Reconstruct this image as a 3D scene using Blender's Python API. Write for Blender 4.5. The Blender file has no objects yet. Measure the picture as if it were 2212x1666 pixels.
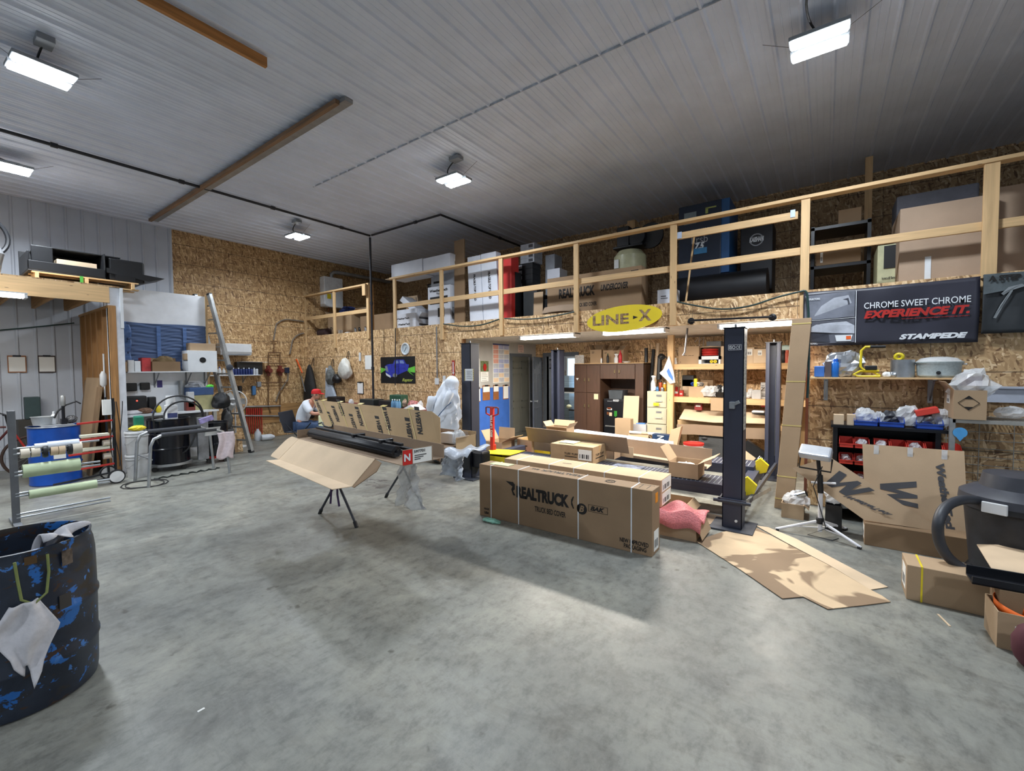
import bpy,math,random
import numpy as np
from mathutils import Vector,Matrix
random.seed(7)
C=bpy.context.scene.collection
SC=bpy.context.scene
# camera
CAM=Vector((0,0,1.7))
FPX,YAW,PIT,ROL=940.0,0.62538,0.0384,-0.00752
_F=Vector((-math.sin(YAW)*math.cos(PIT),math.cos(YAW)*math.cos(PIT),-math.sin(PIT)))
_r=Vector((math.cos(YAW),math.sin(YAW),0));_u=_r.cross(_F)
_R=_r*math.cos(ROL)+_u*math.sin(ROL);_U=-_r*math.sin(ROL)+_u*math.cos(ROL)
cd=bpy.data.cameras.new('camera');cam=bpy.data.objects.new('camera',cd);C.objects.link(cam)
cd.sensor_fit='HORIZONTAL';cd.sensor_width=36;cd.lens=FPX/2212*36;cd.clip_start=.05;cd.clip_end=200
mw=Matrix((_R,_U,-_F)).transposed().to_4x4();mw.translation=CAM
cam.matrix_world=mw;SC.camera=cam
# world and exposure
w=bpy.data.worlds.new('world');SC.world=w;w.use_nodes=True
w.node_tree.nodes['Background'].inputs[0].default_value=(.75,.85,1,1)
w.node_tree.nodes['Background'].inputs[1].default_value=.35
SC.view_settings.view_transform='Standard';SC.view_settings.look='None'
SC.view_settings.exposure=0.46;SC.view_settings.gamma=1;SC.view_settings.use_curve_mapping=False
# measuring helpers (photo pixel -> point on a real plane)
def ray(x,y):return _F+_R*((x-1106)/FPX)-_U*((y-833)/FPX)
def on(ax,v,x,y):
 d=ray(x,y);return CAM+d*((v-CAM[ax])/d[ax])
def oz(x,y,z=0):return on(2,z,x,y)
def ox(x,y,v):return on(0,v,x,y)
def oy(x,y,v):return on(1,v,x,y)
# tagging
def tag(o,label=None,cat=None,group=None,kind=None):
 if label:o['label']=label
 if cat:o['category']=cat
 if group:o['group']=group
 if kind:o['kind']=kind
 return o
OFF={}
def thing(name,label,cat,loc=(0,0,0),rotz=0,group=None):
 o=bpy.data.objects.new(name,None);C.objects.link(o)
 o.empty_display_size=.05
 o.location=loc;o.rotation_euler=(0,0,rotz)
 OFF[o.name]=(Vector(loc),rotz)
 return tag(o,label,cat,group)
def copy_tree(o,parent=None):
 c=o.copy();C.objects.link(c)
 if parent:c.parent=parent
 for ch in[q for q in bpy.data.objects if q.parent==o and q!=c]:copy_tree(ch,c)
 return c
# mesh builder
def V(*a):return Vector(a)if len(a)==3 else Vector(a[0])
class MB:
 def __init__(s):s.v=[];s.f=[];s.m=[]
 def add(s,vs,fs,m=0):
  n=len(s.v);s.v+=[tuple(q)for q in vs];s.f+=[tuple(i+n for i in f)for f in fs];s.m+=[m]*len(fs);return s
 def ob(s,o,u,v,w,m=0):
  o,u,v,w=V(o),V(u),V(v),V(w)
  p=[o,o+u,o+u+v,o+v,o+w,o+u+w,o+u+v+w,o+v+w]
  fs=[(0,3,2,1),(4,5,6,7),(0,1,5,4),(1,2,6,5),(2,3,7,6),(3,0,4,7)]
  if u.cross(v).dot(w)<0:fs=[f[::-1]for f in fs]
  return s.add(p,fs,m)
 def box(s,x0,x1,y0,y1,z0,z1,m=0):
  x0,x1=sorted((x0,x1));y0,y1=sorted((y0,y1));z0,z1=sorted((z0,z1))
  return s.ob((x0,y0,z0),(x1-x0,0,0),(0,y1-y0,0),(0,0,z1-z0),m)
 def beam(s,a,b,wd,ht,up=(0,0,1),m=0):
  a,b=V(a),V(b);d=(b-a).normalized();up=V(up)
  sd=d.cross(up)
  if sd.length<1e-4:sd=d.cross(V(1,0,0))
  sd.normalize();up=sd.cross(d)
  return s.ob(a-sd*wd/2-up*ht/2,b-a,sd*wd,up*ht,m)
 def sheet(s,pts,th,m=0):
  """flat polygon with real thickness, grown along its normal"""
  P=[V(p)for p in pts]
  n=Vector((0,0,0))
  for i in range(1,len(P)-1):n+=(P[i]-P[0]).cross(P[i+1]-P[0])
  n.normalize();k=len(P)
  top=[p+n*th for p in P]
  fs=[tuple(range(k))[::-1],tuple(range(k,2*k))]+[(i,(i+1)%k,k+(i+1)%k,k+i)for i in range(k)]
  return s.add(P+top,fs,m)
 def prism(s,pts,vec,m=0):
  P=[V(p)for p in pts];vec=V(vec);k=len(P)
  n=Vector((0,0,0))
  for i in range(1,len(P)-1):n+=(P[i]-P[0]).cross(P[i+1]-P[0])
  top=[p+vec for p in P]
  fs=[tuple(range(k))[::-1],tuple(range(k,2*k))]+[(i,(i+1)%k,k+(i+1)%k,k+i)for i in range(k)]
  if n.dot(vec)<0:fs=[f[::-1]for f in fs]
  return s.add(P+top,fs,m)
 def tube(s,pts,r,n=8,m=0,cap=True,closed=False,flat=1.0):
  P=[V(p)for p in pts];k=len(P)
  rs=r if isinstance(r,(list,tuple))else[r]*k
  vs=[];nrm=None
  for i in range(k):
   if closed:t=P[(i+1)%k]-P[i-1]
   else:t=P[min(i+1,k-1)]-P[max(i-1,0)]
   t.normalize()
   if nrm is None:
    nrm=t.cross(V(0,0,1))
    if nrm.length<.05:nrm=t.cross(V(1,0,0))
   nrm=nrm-t*nrm.dot(t);nrm.normalize();b=t.cross(nrm)
   for j in range(n):
    a=2*math.pi*j/n
    vs.append(P[i]+nrm*math.cos(a)*rs[i]+b*math.sin(a)*rs[i]*flat)
  fs=[]
  for i in range(k if closed else k-1):
   for j in range(n):
    a,b2=i*n+j,i*n+(j+1)%n;c2,d2=((i+1)%k)*n+(j+1)%n,((i+1)%k)*n+j
    fs.append((a,b2,c2,d2))
  if cap and not closed:
   fs.append(tuple(range(n))[::-1]);fs.append(tuple(range((k-1)*n,k*n)))
  return s.add(vs,fs,m)
 def cyl(s,a,b,r,r2=None,n=16,m=0):return s.tube([a,b],[r,r if r2 is None else r2],n,m)
 def lathe(s,prof,c=(0,0,0),n=24,m=0,ax=(0,0,1),sx=1,sy=1,cap=True):
  c=V(c);ax=V(ax).normalized()
  u=ax.cross(V(0,1,0));
  if u.length<.1:u=ax.cross(V(1,0,0))
  u.normalize();v=ax.cross(u);vs=[];k=len(prof)
  for r,z in prof:
   for j in range(n):
    a=2*math.pi*j/n;vs.append(c+ax*z+u*math.cos(a)*r*sx+v*math.sin(a)*r*sy)
  fs=[(i*n+j,i*n+(j+1)%n,(i+1)*n+(j+1)%n,(i+1)*n+j)for i in range(k-1)for j in range(n)]
  if cap:
   if prof[0][0]>1e-5:fs.append(tuple(range(n))[::-1])
   if prof[-1][0]>1e-5:fs.append(tuple(range((k-1)*n,k*n)))
  return s.add(vs,fs,m)
 def grid(s,fn,nu,nv,m=0,th=0):
  vs=[fn(i/nu,j/nv)for i in range(nu+1)for j in range(nv+1)]
  fs=[(i*(nv+1)+j,(i+1)*(nv+1)+j,(i+1)*(nv+1)+j+1,i*(nv+1)+j+1)for i in range(nu)for j in range(nv)]
  return s.add(vs,fs,m)
 def blob(s,c,rx,ry,rz,m=0,n=10,jit=.0,seed=1,fl=0.0):
  rnd=random.Random(seed);vs=[];fs=[];k=n
  for i in range(k+1):
   ph=math.pi*i/k
   for j in range(2*k):
    th=2*math.pi*j/(2*k);q=1+rnd.uniform(-jit,jit)if 0<i<k else 1
    z=-math.cos(ph)*rz*q
    if fl and z<-rz*fl:z=-rz*fl
    vs.append((c[0]+rx*math.sin(ph)*math.cos(th)*q,c[1]+ry*math.sin(ph)*math.sin(th)*q,c[2]+z))
  for i in range(k):
   for j in range(2*k):
    a=i*2*k+j;b=i*2*k+(j+1)%(2*k);fs.append((a,b,b+2*k,a+2*k))
  return s.add(vs,fs,m)
 def torus(s,c,R,r,ax=(0,0,1),n=32,k=8,m=0):
  ax=V(ax).normalized();u=ax.cross(V(0,1,0))
  if u.length<.1:u=ax.cross(V(1,0,0))
  u.normalize();v=ax.cross(u);c=V(c)
  pts=[c+u*math.cos(2*math.pi*i/n)*R+v*math.sin(2*math.pi*i/n)*R for i in range(n)]
  return s.tube(pts,r,k,m,closed=True)
 def build(s,name,mats,parent=None,bevel=0,smooth=False,local=False,solid=0,subd=0):
  if not isinstance(mats,(list,tuple)):mats=[mats]
  vs=s.v;o_loc=None
  if parent is not None:
   off,rz=OFF[parent.name]
   if not local:
    cr,sr=math.cos(-rz),math.sin(-rz)
    vs=[((x-off.x)*cr-(y-off.y)*sr,(x-off.x)*sr+(y-off.y)*cr,z-off.z)for x,y,z in vs]
  elif not local:
   xs=[q[0]for q in vs];ys=[q[1]for q in vs];zs=[q[2]for q in vs]
   o_loc=Vector(((min(xs)+max(xs))/2,(min(ys)+max(ys))/2,min(zs)))
   vs=[(x-o_loc.x,y-o_loc.y,z-o_loc.z)for x,y,z in vs]
  me=bpy.data.meshes.new(name);me.from_pydata(vs,[],s.f);me.update()
  for q in mats:me.materials.append(q)
  if len(mats)>1:
   for p,i in zip(me.polygons,s.m):p.material_index=i
  if smooth:
   for p in me.polygons:p.use_smooth=True
   if hasattr(me,'set_sharp_from_angle'):me.set_sharp_from_angle(angle=math.radians(38))
  o=bpy.data.objects.new(name,me);C.objects.link(o)
  if parent is not None:
   o.parent=parent;OFF[o.name]=OFF[parent.name]
  else:
   if o_loc is not None:o.location=o_loc
   OFF[o.name]=(o_loc if o_loc is not None else Vector((0,0,0)),0)
  if subd:
   md=o.modifiers.new('sub','SUBSURF');md.levels=md.render_levels=subd
  if solid:
   md=o.modifiers.new('solid','SOLIDIFY');md.thickness=solid;md.offset=0
  if bevel:
   md=o.modifiers.new('bevel','BEVEL');md.width=bevel;md.segments=2;md.limit_method='ANGLE';md.angle_limit=.7
  return o
# lettering
_tc={}
def text_geo(t,bold=0.0,shear=0.0,font_space=1.0):
 key=(t,bold,shear,font_space)
 if key in _tc:return _tc[key]
 cu=bpy.data.curves.new('t','FONT');cu.body=t;cu.offset=bold;cu.shear=shear;cu.resolution_u=3
 cu.space_character=font_space
 ob=bpy.data.objects.new('t',cu);C.objects.link(ob)
 dg=bpy.context.evaluated_depsgraph_get();me=bpy.data.meshes.new_from_object(ob.evaluated_get(dg))
 v=[tuple(q.co)for q in me.vertices];f=[tuple(p.vertices)for p in me.polygons]
 bpy.data.objects.remove(ob);bpy.data.curves.remove(cu);bpy.data.meshes.remove(me)
 x0=min(q[0]for q in v);x1=max(q[0]for q in v);y0=min(q[1]for q in v);y1=max(q[1]for q in v)
 v=[((q[0]-x0)/(x1-x0),(q[1]-y0)/(y1-y0))for q in v]
 _tc[key]=(v,f);return v,f
def letter(mb,t,o,u,v,bold=.02,shear=0,lift=.002,m=0,sp=1.0):
 """text filling the parallelogram at o with side vectors u (reading direction) and v (up)"""
 vs,fs=text_geo(t,bold,shear,sp);o,u,v=V(o),V(u),V(v);n=u.cross(v).normalized()*lift
 mb.add([o+u*a+v*b+n for a,b in vs],fs,m);return mb
# materials
MATS={}
def _nt(name):
 m=bpy.data.materials.new(name);m.use_nodes=True;t=m.node_tree
 return m,t,t.nodes['Principled BSDF']
def N(t,kind,**kw):
 n=t.nodes.new(kind)
 for k,v in kw.items():
  if hasattr(n,k):setattr(n,k,v)
  else:n.inputs[k.replace('_',' ')].default_value=v
 return n
def c4(c):return(c[0],c[1],c[2],1)
def srgb(r,g,b):
 def f(x):
  x/=255;return x/12.92 if x<=.04045 else((x+.055)/1.055)**2.4
 return(f(r),f(g),f(b))
def mat(name,col,rough=.6,metal=0,var=.12,scale=6,bump=0,emit=0,alpha=1,trans=0,stretch=(1,1,1),coat=0,ecol=None):
 if name in MATS:return MATS[name]
 m,t,b=_nt(name)
 tc=N(t,'ShaderNodeTexCoord');mp=N(t,'ShaderNodeMapping');mp.inputs['Scale'].default_value=stretch
 t.links.new(tc.outputs['Object'],mp.inputs[0])
 nz=N(t,'ShaderNodeTexNoise',Scale=scale,Detail=5.0,Roughness=.6);t.links.new(mp.outputs[0],nz.inputs['Vector'])
 cr=N(t,'ShaderNodeValToRGB');t.links.new(nz.outputs['Fac'],cr.inputs[0])
 lo=[max(0,q*(1-var*1.6))for q in col];hi=[min(1,q*(1+var))for q in col]
 cr.color_ramp.elements[0].position=.3;cr.color_ramp.elements[1].position=.7
 cr.color_ramp.elements[0].color=c4(lo);cr.color_ramp.elements[1].color=c4(hi)
 t.links.new(cr.outputs[0],b.inputs['Base Color'])
 b.inputs['Roughness'].default_value=rough;b.inputs['Metallic'].default_value=metal
 if bump:
  bp=N(t,'ShaderNodeBump',Strength=bump,Distance=.01);t.links.new(nz.outputs['Fac'],bp.inputs['Height']);t.links.new(bp.outputs[0],b.inputs['Normal'])
 if emit:
  b.inputs['Emission Color'].default_value=c4(ecol or col);b.inputs['Emission Strength'].default_value=emit
 if alpha<1:b.inputs['Alpha'].default_value=alpha
 if trans:b.inputs['Transmission Weight'].default_value=trans
 if coat:b.inputs['Coat Weight'].default_value=coat
 MATS[name]=m;return m
def wood(name,col,axis,dark=.6):
 if name in MATS:return MATS[name]
 m,t,b=_nt(name);tc=N(t,'ShaderNodeTexCoord');mp=N(t,'ShaderNodeMapping')
 s=[14,14,14];s[axis]=.9;mp.inputs['Scale'].default_value=s
 t.links.new(tc.outputs['Object'],mp.inputs[0])
 nz=N(t,'ShaderNodeTexNoise',Scale=2.0,Detail=6.0,Distortion=.6);t.links.new(mp.outputs[0],nz.inputs['Vector'])
 cr=N(t,'ShaderNodeValToRGB');t.links.new(nz.outputs['Fac'],cr.inputs[0])
 cr.color_ramp.elements[0].position=.32;cr.color_ramp.elements[1].position=.62
 cr.color_ramp.elements[0].color=c4([q*dark for q in col]);cr.color_ramp.elements[1].color=c4(col)
 vz=N(t,'ShaderNodeTexVoronoi',Scale=3.0);mp2=N(t,'ShaderNodeMapping');s2=[5,5,5];s2[axis]=1.1
 mp2.inputs['Scale'].default_value=s2;t.links.new(tc.outputs['Object'],mp2.inputs[0]);t.links.new(mp2.outputs[0],vz.inputs['Vector'])
 kn=N(t,'ShaderNodeMath',operation='LESS_THAN');kn.inputs[1].default_value=.07;t.links.new(vz.outputs['Distance'],kn.inputs[0])
 mx=N(t,'ShaderNodeMix',data_type='RGBA');t.links.new(kn.outputs[0],mx.inputs[0]);t.links.new(cr.outputs[0],mx.inputs[6]);mx.inputs[7].default_value=c4([q*.3 for q in col])
 t.links.new(mx.outputs[2],b.inputs['Base Color']);b.inputs['Roughness'].default_value=.65
 MATS[name]=m;return m
def osb(name,flat=False,tint=1.0,warm=0):
 """oriented strand board: layered elongated chips, each with its own tone, and printed nailing lines"""
 if name in MATS:return MATS[name]
 m,t,b=_nt(name);L=t.links.new
 g=N(t,'ShaderNodeNewGeometry');sp=N(t,'ShaderNodeSeparateXYZ');L(g.outputs['Position'],sp.inputs[0])
 ad=N(t,'ShaderNodeMath',operation='ADD');L(sp.outputs[0],ad.inputs[0])
 if not flat:L(sp.outputs[1],ad.inputs[1])
 else:ad.inputs[1].default_value=0
 cb=N(t,'ShaderNodeCombineXYZ');L(ad.outputs[0],cb.inputs[0]);L(sp.outputs[1 if flat else 2],cb.inputs[1])
 wn=N(t,'ShaderNodeTexNoise',Scale=3.0,Detail=2.0);L(cb.outputs[0],wn.inputs['Vector'])
 vm=N(t,'ShaderNodeVectorMath',operation='MULTIPLY_ADD');L(wn.outputs['Color'],vm.inputs[0]);vm.inputs[1].default_value=(.12,.12,0);L(cb.outputs[0],vm.inputs[2])
 prev=None
 for i,(ang,sx,sy,th)in enumerate(((20,13,40,-1),(62,14,48,.45),(118,13,44,.45),(33,12,50,.5),(150,15,54,.5),(90,13,46,.5),(0,14,52,.6),(75,13,50,.6))):
  mp=N(t,'ShaderNodeMapping');mp.inputs['Rotation'].default_value=(0,0,math.radians(ang));mp.inputs['Location'].default_value=(i*3.7,i*1.3,0)
  L(vm.outputs[0],mp.inputs[0])
  mp2=N(t,'ShaderNodeMapping');mp2.inputs['Scale'].default_value=(sx,sy,1);L(mp.outputs[0],mp2.inputs[0])
  vo=N(t,'ShaderNodeTexVoronoi',Scale=1.0);vo.voronoi_dimensions='2D';L(mp2.outputs[0],vo.inputs['Vector'])
  s2=N(t,'ShaderNodeSeparateColor');L(vo.outputs['Color'],s2.inputs[0])
  if prev is None:prev=s2.outputs[0];continue
  gt=N(t,'ShaderNodeMath',operation='GREATER_THAN');gt.inputs[1].default_value=th;L(s2.outputs[1],gt.inputs[0])
  mx=N(t,'ShaderNodeMix',data_type='FLOAT');L(gt.outputs[0],mx.inputs[0]);L(prev,mx.inputs[2]);L(s2.outputs[0],mx.inputs[3]);prev=mx.outputs[0]
 cr=N(t,'ShaderNodeValToRGB');L(prev,cr.inputs[0]);e=cr.color_ramp.elements
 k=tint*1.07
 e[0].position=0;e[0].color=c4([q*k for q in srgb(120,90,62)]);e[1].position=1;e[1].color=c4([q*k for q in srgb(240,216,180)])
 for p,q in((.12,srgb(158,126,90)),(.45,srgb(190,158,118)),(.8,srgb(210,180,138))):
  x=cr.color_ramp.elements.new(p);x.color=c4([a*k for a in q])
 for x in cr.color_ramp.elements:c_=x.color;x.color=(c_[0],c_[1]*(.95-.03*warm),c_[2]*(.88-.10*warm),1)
 def line(sock,per,w):
  d=N(t,'ShaderNodeMath',operation='DIVIDE');L(sock,d.inputs[0]);d.inputs[1].default_value=per
  f=N(t,'ShaderNodeMath',operation='FRACT');L(d.outputs[0],f.inputs[0])
  l=N(t,'ShaderNodeMath',operation='LESS_THAN');L(f.outputs[0],l.inputs[0]);l.inputs[1].default_value=w/per;return l.outputs[0]
 a1=line(sp.outputs[1 if flat else 2],.4064,.011);a2=line(ad.outputs[0],1.22,.007)
 mxx=N(t,'ShaderNodeMath',operation='MAXIMUM');L(a1,mxx.inputs[0]);L(a2,mxx.inputs[1])
 mm=N(t,'ShaderNodeMath',operation='MULTIPLY');L(mxx.outputs[0],mm.inputs[0]);mm.inputs[1].default_value=.75
 mx=N(t,'ShaderNodeMix',data_type='RGBA');L(mm.outputs[0],mx.inputs[0]);L(cr.outputs[0],mx.inputs[6]);mx.inputs[7].default_value=(.06,.035,.02,1)
 L(mx.outputs[2],b.inputs['Base Color']);b.inputs['Roughness'].default_value=.6
 bp=N(t,'ShaderNodeBump',Strength=.25,Distance=.004);L(prev,bp.inputs['Height']);L(bp.outputs[0],b.inputs['Normal'])
 MATS[name]=m;return m
def concrete():
 m,t,b=_nt('polished_concrete');L=t.links.new
 tc=N(t,'ShaderNodeTexCoord')
 def nz(sc,det=6,rough=.6,st=(1,1,1),loc=(0,0,0),dist=0):
  mp=N(t,'ShaderNodeMapping');mp.inputs['Scale'].default_value=st;mp.inputs['Location'].default_value=loc;L(tc.outputs['Object'],mp.inputs[0])
  n=N(t,'ShaderNodeTexNoise',Scale=sc,Detail=float(det),Roughness=rough,Distortion=float(dist));L(mp.outputs[0],n.inputs['Vector']);return n.outputs['Fac']
 def ramp(s,pts):
  r=N(t,'ShaderNodeValToRGB');L(s,r.inputs[0]);e=r.color_ramp.elements
  e[0].position,e[0].color=pts[0][0],c4(pts[0][1]);e[1].position,e[1].color=pts[-1][0],c4(pts[-1][1])
  for p,c in pts[1:-1]:x=e.new(p);x.color=c4(c)
  return r.outputs[0]
 def mul(a,bb,fac=1.0):
  x=N(t,'ShaderNodeMix',data_type='RGBA',blend_type='MULTIPLY');x.inputs[0].default_value=fac;L(a,x.inputs[6]);L(bb,x.inputs[7]);return x.outputs[2]
 base=ramp(nz(.9,8,.65),[(.3,srgb(108,110,107)),(.5,srgb(128,129,123)),(.7,srgb(148,147,137))])
 blot=ramp(nz(2.2,9,.7,loc=(4,2,0),dist=.6),[(.36,(.78,.77,.76)),(.5,(1,1,1)),(.75,(1.0,1.0,.98))])
 fine=ramp(nz(14,8,.75,st=(1,.6,1)),[(.34,(.66,.66,.66)),(.5,(.98,.98,.98)),(.66,(1.12,1.12,1.1))])
 spots=ramp(nz(7,4,.5,loc=(9,1,0)),[(.24,(.45,.42,.40)),(.30,(1,1,1)),(.8,(1,1,1))])
 streak=ramp(nz(1.6,9,.8,st=(1,3.2,1),loc=(2,7,0),dist=1.2),[(.38,(.86,.85,.85)),(.5,(1,1,1)),(.8,(1.02,1.02,1.02))])
 col=mul(mul(mul(mul(base,blot),fine),spots),streak)
 sp=N(t,'ShaderNodeSeparateXYZ');L(tc.outputs['Object'],sp.inputs[0])
 def dist(cx,cy,r0,r1):
  v=N(t,'ShaderNodeVectorMath',operation='DISTANCE');L(tc.outputs['Object'],v.inputs[0]);v.inputs[1].default_value=(cx,cy,0)
  q=N(t,'ShaderNodeMapRange');L(v.outputs['Value'],q.inputs[0]);q.inputs[1].default_value=r0;q.inputs[2].default_value=r1;q.inputs[3].default_value=1;q.inputs[4].default_value=0;return q.outputs[0]
 n1=nz(1.3,7,.6,loc=(1,3,0),dist=.4)
 bd=N(t,'ShaderNodeMath',operation='COMPARE');L(n1,bd.inputs[0]);bd.inputs[1].default_value=.5;bd.inputs[2].default_value=.012
 mk=N(t,'ShaderNodeMath',operation='MULTIPLY');L(bd.outputs[0],mk.inputs[0]);L(dist(-2.0,1.45,.5,1.0),mk.inputs[1])
 mk2=N(t,'ShaderNodeMath',operation='MULTIPLY');L(mk.outputs[0],mk2.inputs[0]);mk2.inputs[1].default_value=.75
 mx=N(t,'ShaderNodeMix',data_type='RGBA');L(mk2.outputs[0],mx.inputs[0]);L(col,mx.inputs[6]);mx.inputs[7].default_value=(.07,.06,.06,1)
 n2=nz(1.8,6,.6,loc=(5,5,0));d2=dist(-1.9,1.9,.2,1.2)
 pm=N(t,'ShaderNodeMath',operation='MULTIPLY');L(n2,pm.inputs[0]);L(d2,pm.inputs[1])
 pm2=N(t,'ShaderNodeMath',operation='MULTIPLY');L(pm.outputs[0],pm2.inputs[0]);pm2.inputs[1].default_value=.6
 mx2=N(t,'ShaderNodeMix',data_type='RGBA');L(pm2.outputs[0],mx2.inputs[0]);L(mx.outputs[2],mx2.inputs[6]);mx2.inputs[7].default_value=c4(srgb(92,86,88))
 L(mx2.outputs[2],b.inputs['Base Color'])
 rr=N(t,'ShaderNodeMapRange');L(nz(3.5,8,.7),rr.inputs[0]);rr.inputs[1].default_value=.3;rr.inputs[2].default_value=.7;rr.inputs[3].default_value=.30;rr.inputs[4].default_value=.5
 L(rr.outputs[0],b.inputs['Roughness'])
 bp=N(t,'ShaderNodeBump',Strength=.12,Distance=.01);L(nz(18,8,.8),bp.inputs['Height']);L(bp.outputs[0],b.inputs['Normal'])
 return m
def drum_paint():
 m,t,b=_nt('scuffed_drum_paint');L=t.links.new;tc=N(t,'ShaderNodeTexCoord')
 def nz(sc,loc,st=(1,1,1)):
  mp=N(t,'ShaderNodeMapping');mp.inputs['Location'].default_value=loc;mp.inputs['Scale'].default_value=st;L(tc.outputs['Object'],mp.inputs[0])
  n=N(t,'ShaderNodeTexNoise',Scale=sc,Detail=7.0,Roughness=.62,Distortion=.5);L(mp.outputs[0],n.inputs['Vector']);return n.outputs['Fac']
 def step(s,a,bb):
  q=N(t,'ShaderNodeMapRange');L(s,q.inputs[0]);q.inputs[1].default_value=a;q.inputs[2].default_value=bb;return q.outputs[0]
 def mix(f,a,bcol):
  x=N(t,'ShaderNodeMix',data_type='RGBA');L(f,x.inputs[0])
  if isinstance(a,tuple):x.inputs[6].default_value=c4(a)
  else:L(a,x.inputs[6])
  x.inputs[7].default_value=c4(bcol);return x.outputs[2]
 a=mix(step(nz(3,(0,0,0)),.4,.6),srgb(22,30,44),srgb(38,46,60))
 a=mix(step(nz(4.2,(3,1,0),(1,1,1.6)),.56,.6),a,srgb(42,36,30))
 a=mix(step(nz(5.5,(6,2,4),(1,1,1.2)),.585,.60),a,srgb(34,98,170))
 a=mix(step(nz(7,(9,5,2),(1,1,2.2)),.60,.615),a,srgb(58,40,30))
 a=mix(step(nz(16,(1,8,4)),.62,.635),a,srgb(60,112,176))
 L(a,b.inputs['Base Color']);b.inputs['Roughness'].default_value=.42
 bp=N(t,'ShaderNodeBump',Strength=.25,Distance=.006);L(nz(9,(2,2,2)),bp.inputs['Height']);L(bp.outputs[0],b.inputs['Normal'])
 return m
def cardboard(name,col,stain=False):
 if name in MATS:return MATS[name]
 m,t,b=_nt(name);L=t.links.new;tc=N(t,'ShaderNodeTexCoord')
 nz=N(t,'ShaderNodeTexNoise',Scale=3.0,Detail=4.0);L(tc.outputs['Object'],nz.inputs['Vector'])
 n2=N(t,'ShaderNodeTexNoise',Scale=160.0,Detail=2.0);L(tc.outputs['Object'],n2.inputs['Vector'])
 ad=N(t,'ShaderNodeMath',operation='MULTIPLY_ADD');L(n2.outputs['Fac'],ad.inputs[0]);ad.inputs[1].default_value=.25;L(nz.outputs['Fac'],ad.inputs[2])
 cr=N(t,'ShaderNodeValToRGB');L(ad.outputs[0],cr.inputs[0]);cr.color_ramp.elements[0].position=.4;cr.color_ramp.elements[1].position=.85
 cr.color_ramp.elements[0].color=c4([q*.88 for q in col]);cr.color_ramp.elements[1].color=c4([min(1,q*1.06)for q in col])
 out=cr.outputs[0]
 if stain:
  n3=N(t,'ShaderNodeTexNoise',Scale=1.5,Detail=3.0,Distortion=.8);mp=N(t,'ShaderNodeMapping');mp.inputs['Location'].default_value=(2.35,.7,0);L(tc.outputs['Object'],mp.inputs[0]);L(mp.outputs[0],n3.inputs['Vector'])
  q=N(t,'ShaderNodeMapRange');L(n3.outputs['Fac'],q.inputs[0]);q.inputs[1].default_value=.515;q.inputs[2].default_value=.535;q.inputs[4].default_value=.8
  mx=N(t,'ShaderNodeMix',data_type='RGBA');L(q.outputs[0],mx.inputs[0]);L(out,mx.inputs[6]);mx.inputs[7].default_value=c4(srgb(112,88,66));out=mx.outputs[2]
 L(out,b.inputs['Base Color']);b.inputs['Roughness'].default_value=.8
 MATS[name]=m;return m
OSB=osb('strand_board');OSBF=osb('strand_board_flat',True)
LX=wood('lumber_x',srgb(214,178,130),0,.78);LY=wood('lumber_y',srgb(214,178,130),1,.78);LZ=wood('lumber_z',srgb(214,178,130),2,.78)
DX=wood('old_lumber_y',srgb(176,134,84),1,.6);DZ=wood('old_lumber_z',srgb(170,124,74),2,.6)
CB=cardboard('cardboard',srgb(172,146,116));CBL=cardboard('cardboard_light',srgb(208,184,154));CBD=cardboard('cardboard_dark',srgb(138,112,84))
CBS=cardboard('cardboard_stained',srgb(204,178,144),True);CBIN=cardboard('cardboard_inside',srgb(150,128,106))
BLK=mat('black_plastic',srgb(24,25,28),.45,var=.2);BLKM=mat('black_steel',srgb(22,24,30),.35,.2,var=.15)
NAVY=mat('slate_steel',srgb(48,53,70),.45,.0,var=.06,scale=3);DKST=mat('dark_grey_steel',srgb(58,62,72),.5,.2)
WHT=mat('white_paint',srgb(222,226,230),.5,var=.04);WHG=mat('white_plastic',srgb(214,216,218),.4,var=.05)
GRY=mat('grey_plastic',srgb(128,132,138),.5);STL=mat('galvanised_steel',srgb(170,174,178),.35,.8,var=.15);ALU=mat('aluminium',srgb(168,170,170),.4,.6,var=.15,bump=.05)
RED=mat('red_paint',srgb(176,40,34),.45);YEL=mat('yellow_paint',srgb(222,200,40),.45,var=.08);BLUE=mat('blue_plastic',srgb(34,74,170),.4)
INK=mat('black_ink',srgb(24,20,18),.7,var=.02);INKG=mat('grey_ink',srgb(66,66,70),.7,var=.05);PAP=mat('paper',srgb(232,232,228),.7,var=.03)
HOSE=mat('green_hose',srgb(34,60,58),.5);RUB=mat('rubber',srgb(30,31,34),.65);ORG=mat('orange_plastic',srgb(232,96,30),.5);CLR=mat('clear_film',srgb(240,243,248),.1,alpha=.5,var=.1,scale=20,bump=.6)
FILM=mat('cloudy_film',srgb(222,230,242),.22,alpha=.85,var=.1,scale=14,bump=.8);RAG=mat('rag_cloth',srgb(206,204,208),.9,var=.08,scale=20,bump=.4)
PIPE=mat('black_iron_pipe',srgb(44,44,50),.5,.3);BRASS=mat('copper_fitting',srgb(140,84,50),.45,.6)
BRN=mat('brown_laminate',srgb(84,60,46),.45,var=.12,stretch=(6,6,.6));TAN=mat('putty_enamel',srgb(190,184,160),.4,var=.04)
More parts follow.
